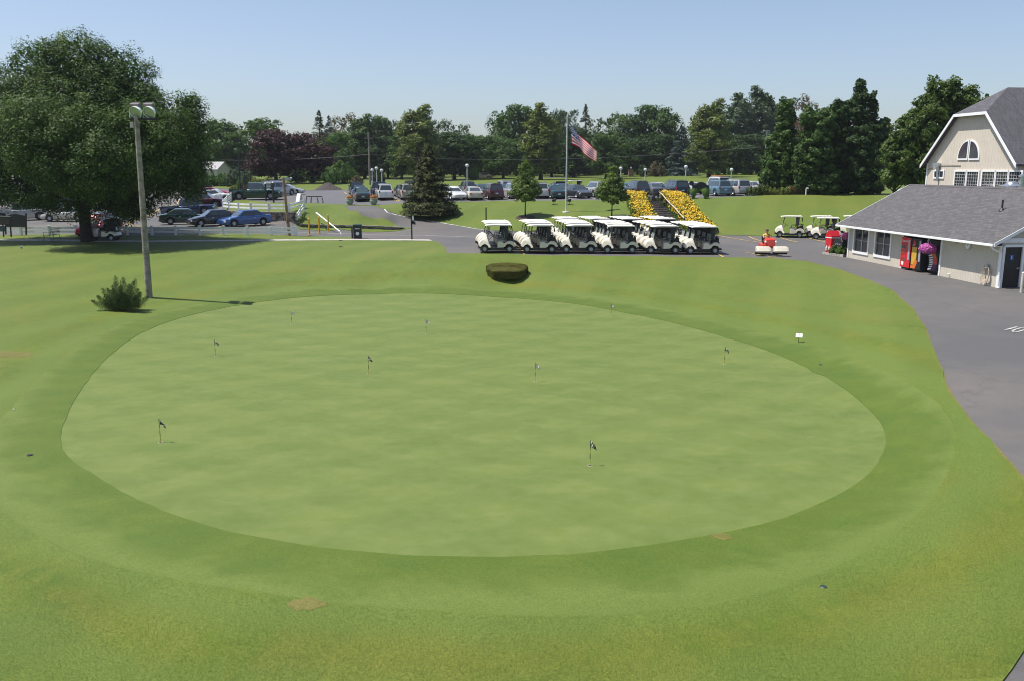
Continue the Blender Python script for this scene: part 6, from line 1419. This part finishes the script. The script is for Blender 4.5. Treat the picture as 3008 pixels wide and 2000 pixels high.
# post that carries the barrier arm at the bank
g=onray(1051,701); r=empty('litter_bin',tuple(g),R(8),'black litter bin with a pale round emblem beside the road','bin'); m=MB(); m.slab([(-.36,0),(.36,0),(.36,1.08),(-.36,1.08)],lambda x,z:.34,.02); m.build('body',K_blk,r); m=MB(); m.prism([(-.40,1.08),(.40,1.08),(.34,1.2),(-.34,1.2)],-.38,.38); m.build('lid',M('dark_green_plastic',(.02,.06,.05),.5),r); m=MB(); m.lathe([(.001,-.352),(.15,-.352),(.15,-.343),(.001,-.343)],(0,0,.42),18,'Y'); m.build('emblem',K_white,r); m=MB(); m.bx(-.52,-.40,-.3,.0,0,.85); m.build('side_panel',C_blk,r); m=MB(); m.bx(-.2,.2,-.35,-.342,.80,.9); m.build('slot',K_grey,r)
g=onray(1210,705); h=at_d(1211,626,g.y).z-g.z; r=empty('lantern_post',tuple(g),0,'black post with a white oval plate and a small box at the lawn corner','post'); m=MB(); m.tube((0,0,-.1),(0,0,h-.1),.065,.06,10); m.sphere((0,0,h),.08,10,6); m.build('post',K_blk,r,smooth=True); m=MB(); m.lathe([(.001,-.10),(.14,-.1),(.14,.02),(.001,.02)],(.1,0,0),16,'Y'); 
for i in range(len(m.v)): m.v[i]=(m.v[i][0],m.v[i][1],m.v[i][2]*2.0+h-.55)
m.build('lantern',C_blk,r); m=MB(); m.lathe([(.001,-.12),(.07,-.12),(.07,-.101)],(0,0,0),14,'Y')
for i in range(len(m.v)): m.v[i]=(m.v[i][0]+.14,m.v[i][1],m.v[i][2]*3.0+h-.45)
m.build('oval_plate',K_white,r); m=MB(); m.prism([(.06,0),(.32,-.05),(.32,.18),(.06,.22)],-.1,.1); 
for i in range(len(m.v)): m.v[i]=(m.v[i][0],m.v[i][1],m.v[i][2]+1.28)
m.build('box',C_blk,r)
g=onray(924,597.5); r=empty('rack_frame',tuple(g),R(-3),'black A-frame bag rack standing at the edge of the upper lot','rack')
for x in(-.85,-.3,.3,.85):
    for s in(-1,1): m=MB(); m.tube((x+(.12 if x>0 else -.12)*1,s*.25,0),(x,0,.72),.025,.025,6); m.build('leg',C_steel,r)
m=MB(); m.tube((-.9,0,.72),(.9,0,.72),.05,.05,8); m.build('top_bar',C_steel,r)
g=onray(880,594.5); r=empty('sandwich_board',tuple(g),R(-35),'white sandwich board left of the black rack','sign'); 
for s in(-1,1): m=MB(); m.add([(-.3,s*.28,0),(.3,s*.28,0),(.3,s*.02,.95),(-.3,s*.02,.95),(-.3,s*.31,0),(.3,s*.31,0),(.3,s*.05,.95),(-.3,s*.05,.95)],[(0,1,2,3),(7,6,5,4),(0,4,5,1),(1,5,6,2),(2,6,7,3),(3,7,4,0)]); m.build('panel',K_white,r)
K_mound=M('dark_mulch_mound',(.06,.05,.045),.95,var=.4,vs=6,bumps=.5)
g=atD(965,136); m=MB(); m.lathe([(2.1,-.05),(1.5,.28),(.9,.62),(.4,.95),(.001,1.05)],(0,0,0),20)
for i in range(len(m.v)): v=m.v[i]; m.v[i]=(v[0]*(1.1+.15*math.sin(i)),v[1],v[2]*(1+.12*math.sin(i*2.3)))
o=m.build('soil_mound',K_mound,None,tuple(g),smooth=True); tag(o,'dark mound of mulch at the far edge of the upper lot','mound')
# flower urns
L_fr=leaf_mat('red_orange_petals',(.5,.05,.02),(.6,.2,.04),(.7,.5,.1),.2,8); K_urn=M('mossy_urn_stone',(.30,.35,.28),.8,var=.2,vs=4)
for px_,lb in((1028,'stone flower urn at the left side of the ramp'),(1098,'stone flower urn at the right side of the ramp')):
    g=onray(px_,602.5); r=empty('flower_urn',tuple(g),0,lb,'flower pot','flower urns at the head of the ramp'); m=MB(); m.lathe([(.001,0),(.26,0),(.25,.06),(.40,.25),(.44,.45),(.38,.62),(.42,.66),(.36,.68),(.001,.64)],(0,0,0),20); m.build('urn',K_urn,r,smooth=True)
    rs_=np.random.RandomState(px_); n=900; d=rdir(rs_,n); C=np.abs(d)*np.sign(d)*np.array([.42,.42,.30])*rs_.uniform(.5,1.1,(n,1))+np.array([0,0,.78]); lv=rs_.uniform(0,1,n); meshobj('flowers',cards('urn_flowers',C,d,rs_.uniform(.05,.1,n),lv,.7,None,3),L_fr if False else leaf_mat('urn_flowers_mix',(.08,.15,.03),(.5,.06,.02),(.7,.45,.1),.2,9),r)
# ------------------------------------------------------------------ signs of the left lot
g1=onray(782,591); g2=onray(804,596.5); r=empty('direction_sign',tuple((g1+g2)/2),0,'sign with white text lines between two dark posts on the island','sign'); o=(g1+g2)/2
for q,tp_ in((g1,539),(g2,540)): p=q-o; ht=at_d(790,tp_,q.y).z-q.z; m=MB(); m.tube((p.x,p.y,-.1),(p.x,p.y,ht),.10,.10,8); m.build('post',K_blk,r); m=MB(); m.lathe([(.11,ht),(.05,ht+.12),(.001,ht+.2)],(p.x,p.y,0),8); m.build('finial',K_white,r)
for i in range(4):
    m=MB(); z=2.05-i*.19+ (0); m.bx(-.34,.34,-.03,.03,z-.08,z+.08); b_=m.build('board',K_dark,r); m=MB(); m.bx(-.3,.22-.1*(i%2),-.036,-.031,z-.035,z+.035); m.build('text_bar',K_white,b_)
g=onray(24,695); K_bw=M('black_board',(.018,.018,.022),.45); K_bb=M('worn_dark_board',(.05,.04,.035),.7,var=.3,vs=8)
r=empty('notice_board',at_d(60,691,73.6),0,'large black sign board with an arched top at the left edge of the picture','sign')
k=73.6/F; 
m=MB(); P=[(-30*k,1.0*1)]
def pxz(px,py,D=73.6,o=None): p=at_d(px,py,D)-r.location; return (p.x,p.z)
m.prism([pxz(18,668),pxz(75,668),pxz(75,635),pxz(60,632),pxz(46,629),pxz(30,632),pxz(18,636)],-.06,.06,'Y'); m.build('board',K_bw,r)
for px_,a,b in((17,690,640),(77,691,628)): 
    x0,z0=pxz(px_,a); x1,z1=pxz(px_-1,b); m=MB(); m.tube((x0,0,z0),(x1,0,z1),.07,.07,8); m.build('post',K_bw,r)
r=empty('price_board',at_d(16,696,71),0,'smaller dark wooden board with faint lines in front of the large one','sign')
def pxz2(px,py,D=71): p=at_d(px,py,D)-r.location; return (p.x,p.z)
m=MB(); m.prism([pxz2(-2,662),pxz2(33,661),pxz2(33,638),pxz2(-2,638)],-.05,.05,'Y'); b_=m.build('board',K_bb,r)
for i in range(6): a_,z_=pxz2(2,642+i*3.2); c_,_q=pxz2(29,642+i*3.2); m=MB(); m.bx(a_,c_,-.058,-.051,z_-.015,z_+.015); m.build('line',M('faded_lettering',(.12,.10,.08),.7),b_)
m=MB(); a_,z_=pxz2(5,637); c_,_q=pxz2(31,637); m.bx(a_,c_,-.06,.06,z_-.03,z_+.03); m.build('top_rail',K_grey,r)
for px_ in(11,33): x0,z0=pxz2(px_,697); x1,z1=pxz2(px_-3,655); m=MB(); m.tube((x0,0,z0),(x1,0,z1),.06,.06,8); m.build('post',K_bw,r)
m=MB(); x0,z0=pxz2(10,674); m.bx(x0-.22,x0+.2,-.12,-.05,z0-.2,z0+.25); m.build('leaflet_box',M('dark_green_box',(.03,.06,.05),.5),r)
# iron bench under the tree
g=onray(152,707); r=empty('garden_bench',tuple(g),R(170),'black iron bench with scrolled back on the walkway left of the tree trunk','bench'); 
m=MB()
for i in range(7): m.bx(-.28+i*.08,-.23+i*.08,-.55,.55,.42,.44)
m.build('seat',C_steel,r); m=MB()
for i in range(9): y=-.55+i*.1375; m.tube((-.28,y,.44),(-.45,y,.92),.012,.012,5)
m.tube((-.45,-.55,.92),(-.45,.55,.92),.02,.02,6); m.tube((-.36,-.55,.68),(-.36,.55,.68),.015,.015,6); m.build('backrest',C_steel,r)
for s in(-.56,.56):
    m=MB(); m.path([(.3,s,0),(.22,s,.25),(.25,s,.42),(.28,s,.64),(-.34,s,.64)],.02,6); m.build('armrest',C_steel,r); m=MB(); m.path([(-.45,s,0),(-.32,s,.25),(-.28,s,.44)],.02,6); m.build('leg',C_steel,r)
# ------------------------------------------------------------------ people
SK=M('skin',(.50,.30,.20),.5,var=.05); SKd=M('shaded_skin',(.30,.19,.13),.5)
def skin_mesh(name,chains,sub=1):
    """chains: list of lists of (x,y,z,r); first vertex of first chain is the root; equal points merge"""
    bm=bmesh.new(); lay=bm.verts.layers.skin.verify(); idx={}
    for ch in chains:
        pv=None
        for x,y,z,r in ch:
            k=(round(x,3),round(y,3),round(z,3)); v=idx.get(k)
            if v is None: v=bm.verts.new((x,y,z)); v[lay].radius=(r,r); idx[k]=v; v[lay].use_root=(len(idx)==1)
            if pv is not None and pv is not v and bm.edges.get((pv,v)) is None: bm.edges.new((pv,v))
            pv=v
    me=bpy.data.meshes.new(name); bm.to_mesh(me); bm.free(); o=bpy.data.objects.new('t',me); col.objects.link(o)
    o.modifiers.new('s','SKIN'); sb=o.modifiers.new('u','SUBSURF'); sb.levels=sub; sb.render_levels=sub
    bpy.context.view_layer.update(); dg=bpy.context.evaluated_depsgraph_get(); m2=bpy.data.meshes.new_from_object(o.evaluated_get(dg)); bpy.data.objects.remove(o)
    for p in m2.polygons: p.use_smooth=True
    m2.name=name; return m2
def seated(name,loc,rz,lb,shirt,pants,hair,skin,hands):
    """seated figure facing +x, seat height .72 at the origin of the figure"""
    r=empty(name,loc,rz,lb,'person'); J=[]
    pel=(0,0,.10,.12); ch=(-.05,0,.42,.135); nk=(-.02,0,.62,.055); hd=(.01,0,.72,.075); ht=(.015,0,.86,.085)
    C=[[pel,(-.03,0,.26,.12),ch,(-.03,0,.54,.10),nk,hd,(.015,0,.79,.10),ht]]
    for s in(-1,1):
        sh=(-.04,s*.19,.53,.062); el=(.12,s*.26,.34,.045); wr=(hands[0],s*hands[1],hands[2],.030); C.append([(-.03,0,.54,.10),sh,el,wr,(hands[0]+.07,s*(hands[1]-.01),hands[2]+.01,.035)])
        for f in range(4): C.append([(hands[0]+.07,s*(hands[1]-.01),hands[2]+.01,.035),(hands[0]+.12,s*(hands[1]-.035+f*.02),hands[2]-.0+.005*f,.011),(hands[0]+.135,s*(hands[1]-.035+f*.02),hands[2]-.04,.009)])
        C.append([(hands[0]+.07,s*(hands[1]-.01),hands[2]+.01,.035),(hands[0]+.08,s*(hands[1]-.055),hands[2]-.01,.012)])
        C.append([pel,(.05,s*.10,.10,.10),(.45,s*.13,.13,.07),(.50,s*.13,-.25,.052),(.49,s*.13,-.36,.04),(.62,s*.14,-.38,.04)])
    # nose and ears
    C.append([(.015,0,.79,.10),(.115,0,.775,.014)]); 
    for s in(-1,1): C.append([(.015,0,.79,.10),(.0,s*.098,.78,.016)])
    meshobj('body',skin_mesh('person_body',C),skin,r)
    S=[[(0,0,.12,.135),(-.03,0,.26,.135),(-.05,0,.42,.15),(-.03,0,.54,.115),(-.025,0,.585,.07)]]
    for s in(-1,1): S.append([(-.03,0,.54,.115),(-.04,s*.19,.53,.08),(.05,s*.235,.42,.068)])
    meshobj('shirt',skin_mesh('person_shirt',S),shirt,r)
    S=[[(0,0,.08,.14)]]
    for s in(-1,1): S.append([(0,0,.08,.14),(.05,s*.10,.10,.118),(.40,s*.13,.13,.088)])
    meshobj('shorts',skin_mesh('person_shorts',S),pants,r)
    m=MB(); m.sphere((0,0,.825),.112,14,8,(1.05,.95,.85)); m.bx(.06,.20,-.07,.07,.825,.84); m.build('cap',hair,r,smooth=True)
    m=MB(); 
    for s in(-1,1): m.sphere((.098,s*.035,.80),.012,6,4)
    m.build('eyes',C_blk,r); return r
# mower with rider, coming towards the viewer
g=onray(2255,747); mo=empty('reel_mower',tuple(g),R(-92),'red and cream riding mower on the asphalt heading to the viewer','mower')
K_or2=M('orange_red_enamel',(.62,.045,.02),.3,coat=.6,var=.05)
m=MB(); m.slab([(.05,.45),(.55,.45),(.66,.60),(.62,1.0),(.5,1.08),(.15,1.10),(.05,.95)],lambda x,z:.30,.05); m.build('hood',K_or2,mo,smooth=True)
m=MB(); m.slab([(-1.0,.4),(.2,.4),(.2,.62),(-.3,.66),(-1.0,.70)],lambda x,z:.40,.04); m.build('frame',K_or2,mo,smooth=True)
for s in(-.34,.34): m=MB(); m.sphere((.60,s,.86),.075,10,6); m.build('headlight',CH,mo,smooth=True)
for s in(-1,1):
    m=MB(); m.slab([(.75,.24),(1.25,.20),(1.32,.30),(1.18,.55),(.82,.58)],lambda x,z:.46,.04); m.v=[(a,b+s*.58,c) for a,b,c in m.v]; bk=m.build('grass_basket',C_cream,mo,smooth=True); m=MB(); m.tube((.85,s*.12,.16),(.85,s*1.04,.16),.10,.10,12); m.build('reel',C_blk,bk)
for x,y,rd in((.35,.52,.26),(.35,-.52,.26),(-.85,0,.24)):
    w=MB(); w.lathe([(rd*.5,-.12),(rd*.95,-.12),(rd,-.06),(rd,.06),(rd*.95,.12),(rd*.5,.12)],(0,0,0),16,'Y'); o=w.build('wheel',C_tyre,mo,(x,y,rd),smooth=True); w=MB(); w.lathe([(.001,-.06),(rd*.5,-.09),(rd*.5,.09),(.001,.06)],(0,0,0),12,'Y'); w.build('rim',K_white,o,smooth=True)
m=MB(); m.slab([(-.75,.70),(-.25,.70),(-.25,.80),(-.68,.84),(-.75,1.15),(-.84,1.15)],lambda x,z:.26,.03); m.build('seat',C_blk,mo,smooth=True)
m=MB(); m.tube((.1,0,1.0),(-.02,0,1.2),.02,.02,6); P=[(-.03+.0*i+.06*math.cos(i*math.pi/6),.18*math.sin(i*math.pi/6),1.22+.08*math.cos(i*math.pi/6)) for i in range(13)]; m.path(P,.014,5); m.build('steering_wheel',C_blk,mo)
pm_=Matrix.Rotation(R(-92),3,'Z')@Vector((-.48,0,.72)); seated('person',tuple(g+pm_),R(-92),'person in a yellow sleeveless shirt riding the red mower, hands on the wheel',M('yellow_shirt',(.62,.44,.06),.8,var=.1),M('tan_shorts',(.35,.25,.15),.8),M('dark_hair',(.06,.045,.04),.8),SK,(.38,.14,.42))
# occupied cart under the tree
g=onray(306,707); tc=put_cart(g.x,g.y,math.pi,'golf cart with dark enclosure and driver in the shade of the big tree'); 
m=MB(); m.slab([(-.98,.75),(-.60,.75),(-.60,1.76),(-1.04,1.76),(-1.18,1.3)],lambda x,z:.60,.03); m.build('rear_enclosure',M('black_canvas',(.02,.02,.022),.8),tc)
m=MB(); m.slab([(-1.14,.5),(-1.02,.5),(-1.0,1.3),(-1.08,1.35)],lambda x,z:.12,.02); m.build('towel',K_white,tc)
tc.children[0]
seated('person',(g.x+.22,g.y-.12,gz(g.x,g.y)+.72),math.pi,'person in dark clothes sitting at the wheel of the cart under the big tree',M('black_shirt',(.02,.02,.025),.8),M('dark_trousers',(.03,.03,.035),.8),M('dark_hair',(.06,.045,.04),.8),SKd,(.34,.13,.36))
# ------------------------------------------------------------------ stairs, handrail, flower beds
K_step=M('weathered_timber_steps',(.15,.13,.12),.9,var=.3,vs=3,bumps=.4)
s0=onray(2003,689); s1=onray(1917,593.5); n_=15; r=empty('garden_stairs',tuple(s0),0,'long flight of dark timber steps between the two yellow flower beds','stairs')
dd_=(s1-s0); hd=Vector((dd_.x,dd_.y,0)); run=hd.length/n_; rise=(s1.z-s0.z)/n_; az=math.atan2(hd.y,hd.x)
for i in range(n_):
    c=hd.normalized()*run*(i+.5); m=MB(); m.box((c.x,c.y,rise*(i+.5)+.06-.2),(run*1.0-.004,1.7,rise+.4),rz=az); m.box((c.x-hd.normalized().x*run*.42,c.y-hd.normalized().y*run*.42,rise*(i+1)+.075),(.12,1.7,.035),rz=az); m.build('step',K_step,r)
a=onray(1934,590); b=onray(2010,672); r=empty('handrail',tuple(a),0,'pale wooden handrail on dark posts down the right side of the stairs','handrail'); P=[]
for i in range(7):
    t=i/6; q=a.lerp(b,t); q.z=gz(q.x,q.y); h=.95; P.append(q-a+Vector((0,0,h+(.05*math.sin(i*2))))); m=MB(); m.tube(tuple(q-a-Vector((0,0,.1))),tuple(q-a+Vector((0,0,h+.08))),.05,.05,8); m.build('post',K_blk,r)
m=MB(); m.path(P,.06,8); m.build('rail',M('bare_wood_rail',(.50,.40,.28),.7,var=.15),r,smooth=True)
L_petal=leaf_mat('yellow_petals',(.72,.42,.02),(.78,.50,.04),(.85,.62,.12),.3,4)
def bed(poly,n,seed,lb,junip=()):
    W=[tuple(onray(*p)[:2]) for p in poly]; rs_=np.random.RandomState(seed); X=np.array(W); lo=X.min(0);hi=X.max(0); P=rs_.uniform(lo,hi,(n*6,2)); P=P[inpoly(P,W)][:n]; z=np.array([gz(*p) for p in P[::1]]); m_=len(P)
    C=np.concatenate([P,z[:,None]],1)
    for nm_,cnt,zz,sz,mt,up in(('daylily_leaves',9,(.05,.5),(.25,.5),L_lily,(0,0,1.6)),('daylily_flowers',1.6,(.48,.72),(.10,.18),L_petal,None)):
        k_=int(m_*cnt); ii=rs_.randint(0,m_,k_); Q=C[ii]+np.concatenate([rs_.normal(size=(k_,2))*.16,rs_.uniform(*zz,(k_,1))],1); nr=rs_.normal(size=(k_,3))*np.array([1,1,.5])+np.array([0,-.5,1.2 if nm_.endswith('flowers') else 0]); lv=rs_.uniform(0,1,k_)
        me=cards(nm_,Q,nr,rs_.uniform(*sz,k_),lv,.28 if up else .9,up,seed)
        if nm_.endswith('leaves'): base=meshobj('daylily_bed',me,mt); tag(base,None,None,None,'stuff')
        else: f=meshobj('daylily_flowers',me,mt); tag(f,None,None,None,'stuff')
bed([(1833,579),(1860,573),(1888,580),(1898,600),(1912,628),(1935,668),(1938,690),(1880,690),(1862,640),(1850,612)],1500,5,'')
bed([(1946,578),(1975,573),(2000,582),(2024,600),(2044,624),(2062,648),(2102,680),(2100,690),(2020,690),(1990,652),(1968,625),(1958,600)],2300,6,'')
for px_,py_,w,lb in((1880,592,2.0,'low green juniper beside the top left of the stairs'),(1890,604,1.7,'low green juniper left of the stairs, second from the top'),(1951,596,2.0,'low green juniper beside the top right of the stairs'),(1962,608,2.2,'low green juniper right of the stairs, second from the top'),(1978,600,2.4,'green juniper patch inside the right flower bed')): bush(px_,0,w,.75,L_jun,lb,'bush2','juniper_shrub','junipers at the stairs',py=py_)
for px_,w,h,lm,lb in((2215,2.6,1.0,L_jun,'low juniper at the right end of the upper lot, leftmost'),(2240,2.4,1.3,L_jun,'taller dark juniper left of the pale pole'),(2262,2.4,.9,L_yel,'yellowish juniper right of the pale pole'),(2310,2.6,.9,L_yel,'yellow-green juniper right of the maple trunk'),(2333,2.2,1.0,L_red,'reddish barberry shrub between the junipers'),(2352,2.6,1.1,L_jun,'green juniper left of the white stub post'),(2372,2.4,1.0,L_jun,'green juniper at the foot of the near right maples')): bush(px_,99,w,h,lm,lb,'bush2','juniper_shrub','junipers by the near right maples')
g=atD(2367,97.5); m=MB(); m.path([(0,0,0),(0,0,.75),(.22,0,.78),(.25,0,.70)],.06,8); tag(m.build('vent_stub',K_white,None,tuple(g)),'short white hooked pipe in the shrubs by the near right maples','pipe')
# black sign with ornamental grass
g=onray(2052,583); r=empty('park_sign',tuple(g),0,'black wooden sign with a round-topped board behind two grass clumps','sign'); m=MB(); m.slab([(-.75,.55),(.95,.55),(.95,1.35),(.7,1.62),(.3,1.78),(-.1,1.72),(-.35,1.5),(-.75,1.45)],lambda x,z:.07,.01); m.build('board',K_blk,r); m=MB(); m.lathe([(.001,-.08),(.26,-.08),(.26,.08),(.001,.08)],(0,0,0),18,'Y'); m.v=[(a-.85,b,c+1.62) for a,b,c in m.v]; m.build('round_top',K_blk,r)
for x in(-1.15,1.05): m=MB(); m.bx(x-.08,x+.08,-.08,.08,-.1,1.35); m.build('post',K_blk,r)
def gclump(px,lb):
    g=onray(px,584.5); rs_=np.random.RandomState(px); n=2600; a=rs_.uniform(0,6.283,n); t=rs_.uniform(0,1,n); sp=rs_.uniform(.05,.62,n); C=np.stack([np.cos(a)*sp*(t**1.2+.15),np.sin(a)*sp*(t**1.2+.15),t*1.15*(1-.25*sp)],1); C+=rs_.normal(size=C.shape)*.02
    r=empty('grass_clump',tuple(g),0,lb,'ornamental grass','ornamental grasses at the black sign'); meshobj('blades',cards('grass_clump_blades',C,np.stack([np.cos(a),np.sin(a),.3+0*a],1),rs_.uniform(.12,.28,n),None,.14,(0,0,2.5),px),L_ggrass,r)
gclump(2037,'left of two tall grass clumps in front of the black sign'); gclump(2072,'right of two tall grass clumps in front of the black sign')
for px_,py_,lb in((1926,592,'dark litter bin with a round emblem at the head of the stairs'),(2040,693,'dark litter bin with a round emblem at the foot of the stairs behind the carts')):
    g=onray(px_,py_); r=empty('litter_bin',tuple(g),0,lb,'bin'); m=MB(); m.lathe([(.001,0),(.34,0),(.36,.1),(.36,.9),(.001,.9)],(0,0,0),16); m.build('body',K_bw,r,smooth=True); m=MB(); m.lathe([(.001,-.37),(.13,-.37),(.13,-.355)],(0,0,.45),14,'Y'); m.build('emblem',K_white,r)
    for a_ in range(4): m=MB(); m.tube((.3*math.cos(a_*1.57+.8),.3*math.sin(a_*1.57+.8),.9),(.3*math.cos(a_*1.57+.8),.3*math.sin(a_*1.57+.8),1.2),.025,.025,6); m.build('lid_post',K_bw,r)
    m=MB(); m.lathe([(.40,1.2),(.40,1.28),(.001,1.36)],(0,0,0),16); m.build('lid',K_bw,r,smooth=True)
for px_,lb in((1911,'white planter with red flowers at the head of the stairs'),): g=onray(px_,591); r=empty('planter',tuple(g),0,lb,'flower pot'); m=MB(); m.lathe([(.001,0),(.22,0),(.35,.5),(.001,.48)],(0,0,0),14); m.build('pot',K_galv,r); rs_=np.random.RandomState(1); d=rdir(rs_,500); meshobj('flowers',cards('planter_flowers',d*np.array([.35,.35,.25])+np.array([0,0,.62]),d,np.full(500,.09),None,.8,None,1),leaf_mat('urn_flowers_mix2',(.08,.15,.03),(.5,.04,.02),(.8,.75,.7),.2,9),r)
# brick pillars with lamps on the far drive
K_brick=M('brown_brick',(.27,.17,.12),.9,var=.35,vs=5)
for px_,lb in((1853,'brick gate pillar with a lamp, left one'),(1946,'brick gate pillar with a lamp, right one')):
    g=atD(px_,203); r=empty('gate_pillar',tuple(g),0,lb,'pillar','brick gate pillars'); m=MB(); m.bx(-.55,.55,-.55,.55,-.2,1.5); m.build('shaft',K_brick,r); m=MB(); m.bx(-.65,.65,-.65,.65,1.5,1.62); m.build('cap',K_cap,r); m=MB(); m.tube((0,0,1.62),(0,0,1.8),.04,.04,6); m.lathe([(.1,1.8),(.14,2.1),(.001,2.25)],(0,0,0),8); m.build('lamp',K_grey,r)
# bollard lamp on the bank, small signs, sprinklers
g=onray(1428,655); h=at_d(1428,611,g.y).z-g.z; r=empty('bollard_lamp',tuple(g),0,'slim black bollard with a yellow cap on the bank left of the first young maple','bollard'); m=MB(); m.tube((0,0,0),(0,0,h),.065,.065,10); m.build('post',K_blk,r); m=MB(); m.sphere((0,0,h+.03),.075,10,6); m.build('cap',K_by,r,smooth=True)
for px_,py_,lb in((1543,640,'dark mulch ring under the left young maple'),(1797,645,'dark mulch ring under the right young maple')):
    g=onray(px_,py_); V=[(g.x,g.y,gz(g.x,g.y)+.10)]; 
    for i in range(20): a_=i*math.pi/10; rr_=.85*(1+.1*math.sin(i*3)); V.append((g.x+rr_*math.cos(a_)*1.15,g.y+rr_*math.sin(a_)*1.3,gz(g.x+rr_*math.cos(a_)*1.15,g.y+rr_*math.sin(a_)*1.3)+.015))
    m=MB(); m.add(V,[(0,i+1,(i+1)%20+1) for i in range(20)]); o=m.build('mulch_ring',K_mulch,smooth=True); o['kind']='structure'
g=onray(2345,1006); r=empty('small_sign',tuple(g),R(-20),'small white two-panel sign on a dark stake beside the green','sign'); r.scale=(.8,.8,.8); m=MB(); m.tube((0,0,-.05),(.02,0,.42),.012,.012,6); m.build('stake',K_blk,r)
for s in(-1,1): m=MB(); m.box((.02+s*.085,-.01,.36),(.155,.02,.21),M=Matrix.Rotation(R(-35),3,'X')); m.build('panel',K_white,r)
for px_,py_,lb in((88,1336,'black sprinkler head left of the green'),(2412,1071,'dark sprinkler head right of the green')):
    g=onray(px_,py_); m=MB(); m.lathe([(.001,.02),(.07,.02),(.08,0)],(0,0,0),14); tag(m.build('sprinkler_head',C_blk,None,tuple(g)),lb,'sprinkler')
g=onray(2419,1723); m=MB(); m.lathe([(.001,.02),(.05,.02),(.075,0)],(0,0,0),14); tag(m.build('valve_cover',M('green_plastic',(.015,.045,.03),.5),None,tuple(g)),'dark green valve cover in the foreground lawn at right','valve cover')
g=onray(63,731); m=MB(); m.sphere((0,0,.07),.07,12,8); tag(m.build('tee_marker',M('blue_paint_ball',(.1,.25,.4),.3),None,tuple(g),smooth=True),'blue ball marker on the lawn left of the shade tree','tee marker')
for py_,lb in((709,'small dark ring lying on the lawn edge left of the lantern post, farther one'),(727,'small dark ring lying on the lawn, nearer one')):
    g=onray(1001,py_); m=MB(); m.path([(.14*math.cos(i*math.pi/8),.0+.14*math.sin(i*math.pi/8),.03) for i in range(17)],.02,5); tag(m.build('hoop',C_blk,None,tuple(g)),lb,'ring')
for i,(px_,py_) in enumerate(((41,1203),)):
    g=onray(px_,py_); m=MB(); m.sphere((0,0,.021),.0215,12,8); tag(m.build('golf_ball',K_white,None,tuple(g),smooth=True),('white golf ball at the left edge of the collar','white golf ball on the near left part of the green','white golf ball in the rough at lower right')[i],'golf ball')
# worn patches in the turf
K_dry=grass_mat('dry_turf',[(.130,.122,.030),(.105,.112,.022),(.150,.138,.04),(.2,.15,.07)],26,.8)
def patch(px,py,rx,ry,seed,nm_='bare_patch'):
    g=onray(px,py); V=[(g.x,g.y,gz(g.x,g.y)+.012)]; rr_=random.Random(seed); n=26
    for ring_,f in((1,.55),(2,1.0)):
        for i in range(n): a_=i*2*math.pi/n; q=f*(1+rr_.uniform(-.28,.28)*(ring_==2)); x=g.x+rx*q*math.cos(a_); y=g.y+ry*q*math.sin(a_); V.append((x,y,gz(x,y)+(.010 if ring_==1 else .004)))
    F_=[(0,1+i,1+(i+1)%n) for i in range(n)]+[(1+i,1+n+i,1+n+(i+1)%n,1+(i+1)%n) for i in range(n)]
    m=MB(); m.add(V,F_); o=m.build(nm_,K_dry,smooth=True); o['kind']='structure'
patch(2121,1574,.22,.16,1); patch(905,1772,.30,.20,2); patch(18,1040,.9,.5,3)
strip([(2271,758),(2373,768),(2462,790),(2551,822),(2628,860),(2679,905),(2716,963),(2742,1033),(2774,1123),(2818,1193),(2869,1257),(2920,1308),(2971,1365),(3009,1412)],.13,'dry_turf_edge',K_dry)
strip([(1040,705.3),(1262,705.3),(1290,714),(1305,726),(1311,743)],.12,'dry_turf_edge',K_dry)
# a little uncut grass: short blades in the foreground lawn
L_blade=leaf_mat('grass_blades',(.075,.115,.012),(.095,.125,.016),(.14,.16,.035),.4,1.2)
def blades():
    rs_=np.random.RandomState(99); n=430000
    u=rs_.uniform(-80,3090,n); v=1000*(1.0+.0)+1010*rs_.uniform(.0,1,n)**.8
    Y=[];P=[]
    # sample on the plane z=-1.45 through picture columns, then drop on the lawn
    X=(u-1504)/F; V_=(1000-v)/F; dy=math.cos(PITCH)+V_*math.sin(PITCH); dz_=-math.sin(PITCH)+V_*math.cos(PITCH); t=(-1.45-H)/dz_; XY=np.stack([X*t,dy*t],1)
    ok=~inpoly(XY,resamp(W_green,.8)); XY=XY[ok]; ok=~inpoly(XY,W_low); XY=XY[ok]
    col_=inpoly(XY,W_collar); keep=~col_|(rs_.rand(len(XY))<.5); XY=XY[keep]; col_=col_[keep]
    z=hz_arr(XY); n=len(XY); hgt=np.where(col_,.008,.0135)*rs_.uniform(.6,1.6,n)
    C=np.concatenate([XY,(z+hgt*.45)[:,None]],1); nr=rs_.normal(size=(n,3))*np.array([.6,.6,.3])+np.array([0,0,.8]); me=cards('grass_blades',C,nr,hgt*1.3,None,.22,(0,0,.9),99); o=meshobj('grass_blades',me,L_blade); tag(o,None,None,None,'stuff')
blades()

# ------------------------------------------------------------------ haze: one closed box of even, thin air
hb=MB(); hb.bx(-980,980,-880,1080,-9.0,19.5)
hm=bpy.data.materials.new('haze'); hm.use_nodes=True; nt=hm.node_tree; nt.nodes.remove(nt.nodes['Principled BSDF'])
pv=nt.nodes.new('ShaderNodeVolumePrincipled'); pv.inputs['Color'].default_value=(.86,.91,1.0,1); pv.inputs['Density'].default_value=.00013; pv.inputs['Anisotropy'].default_value=.2
nt.links.new(pv.outputs[0],nt.nodes['Material Output'].inputs['Volume'])
o=hb.build('haze',hm); o['kind']='stuff'
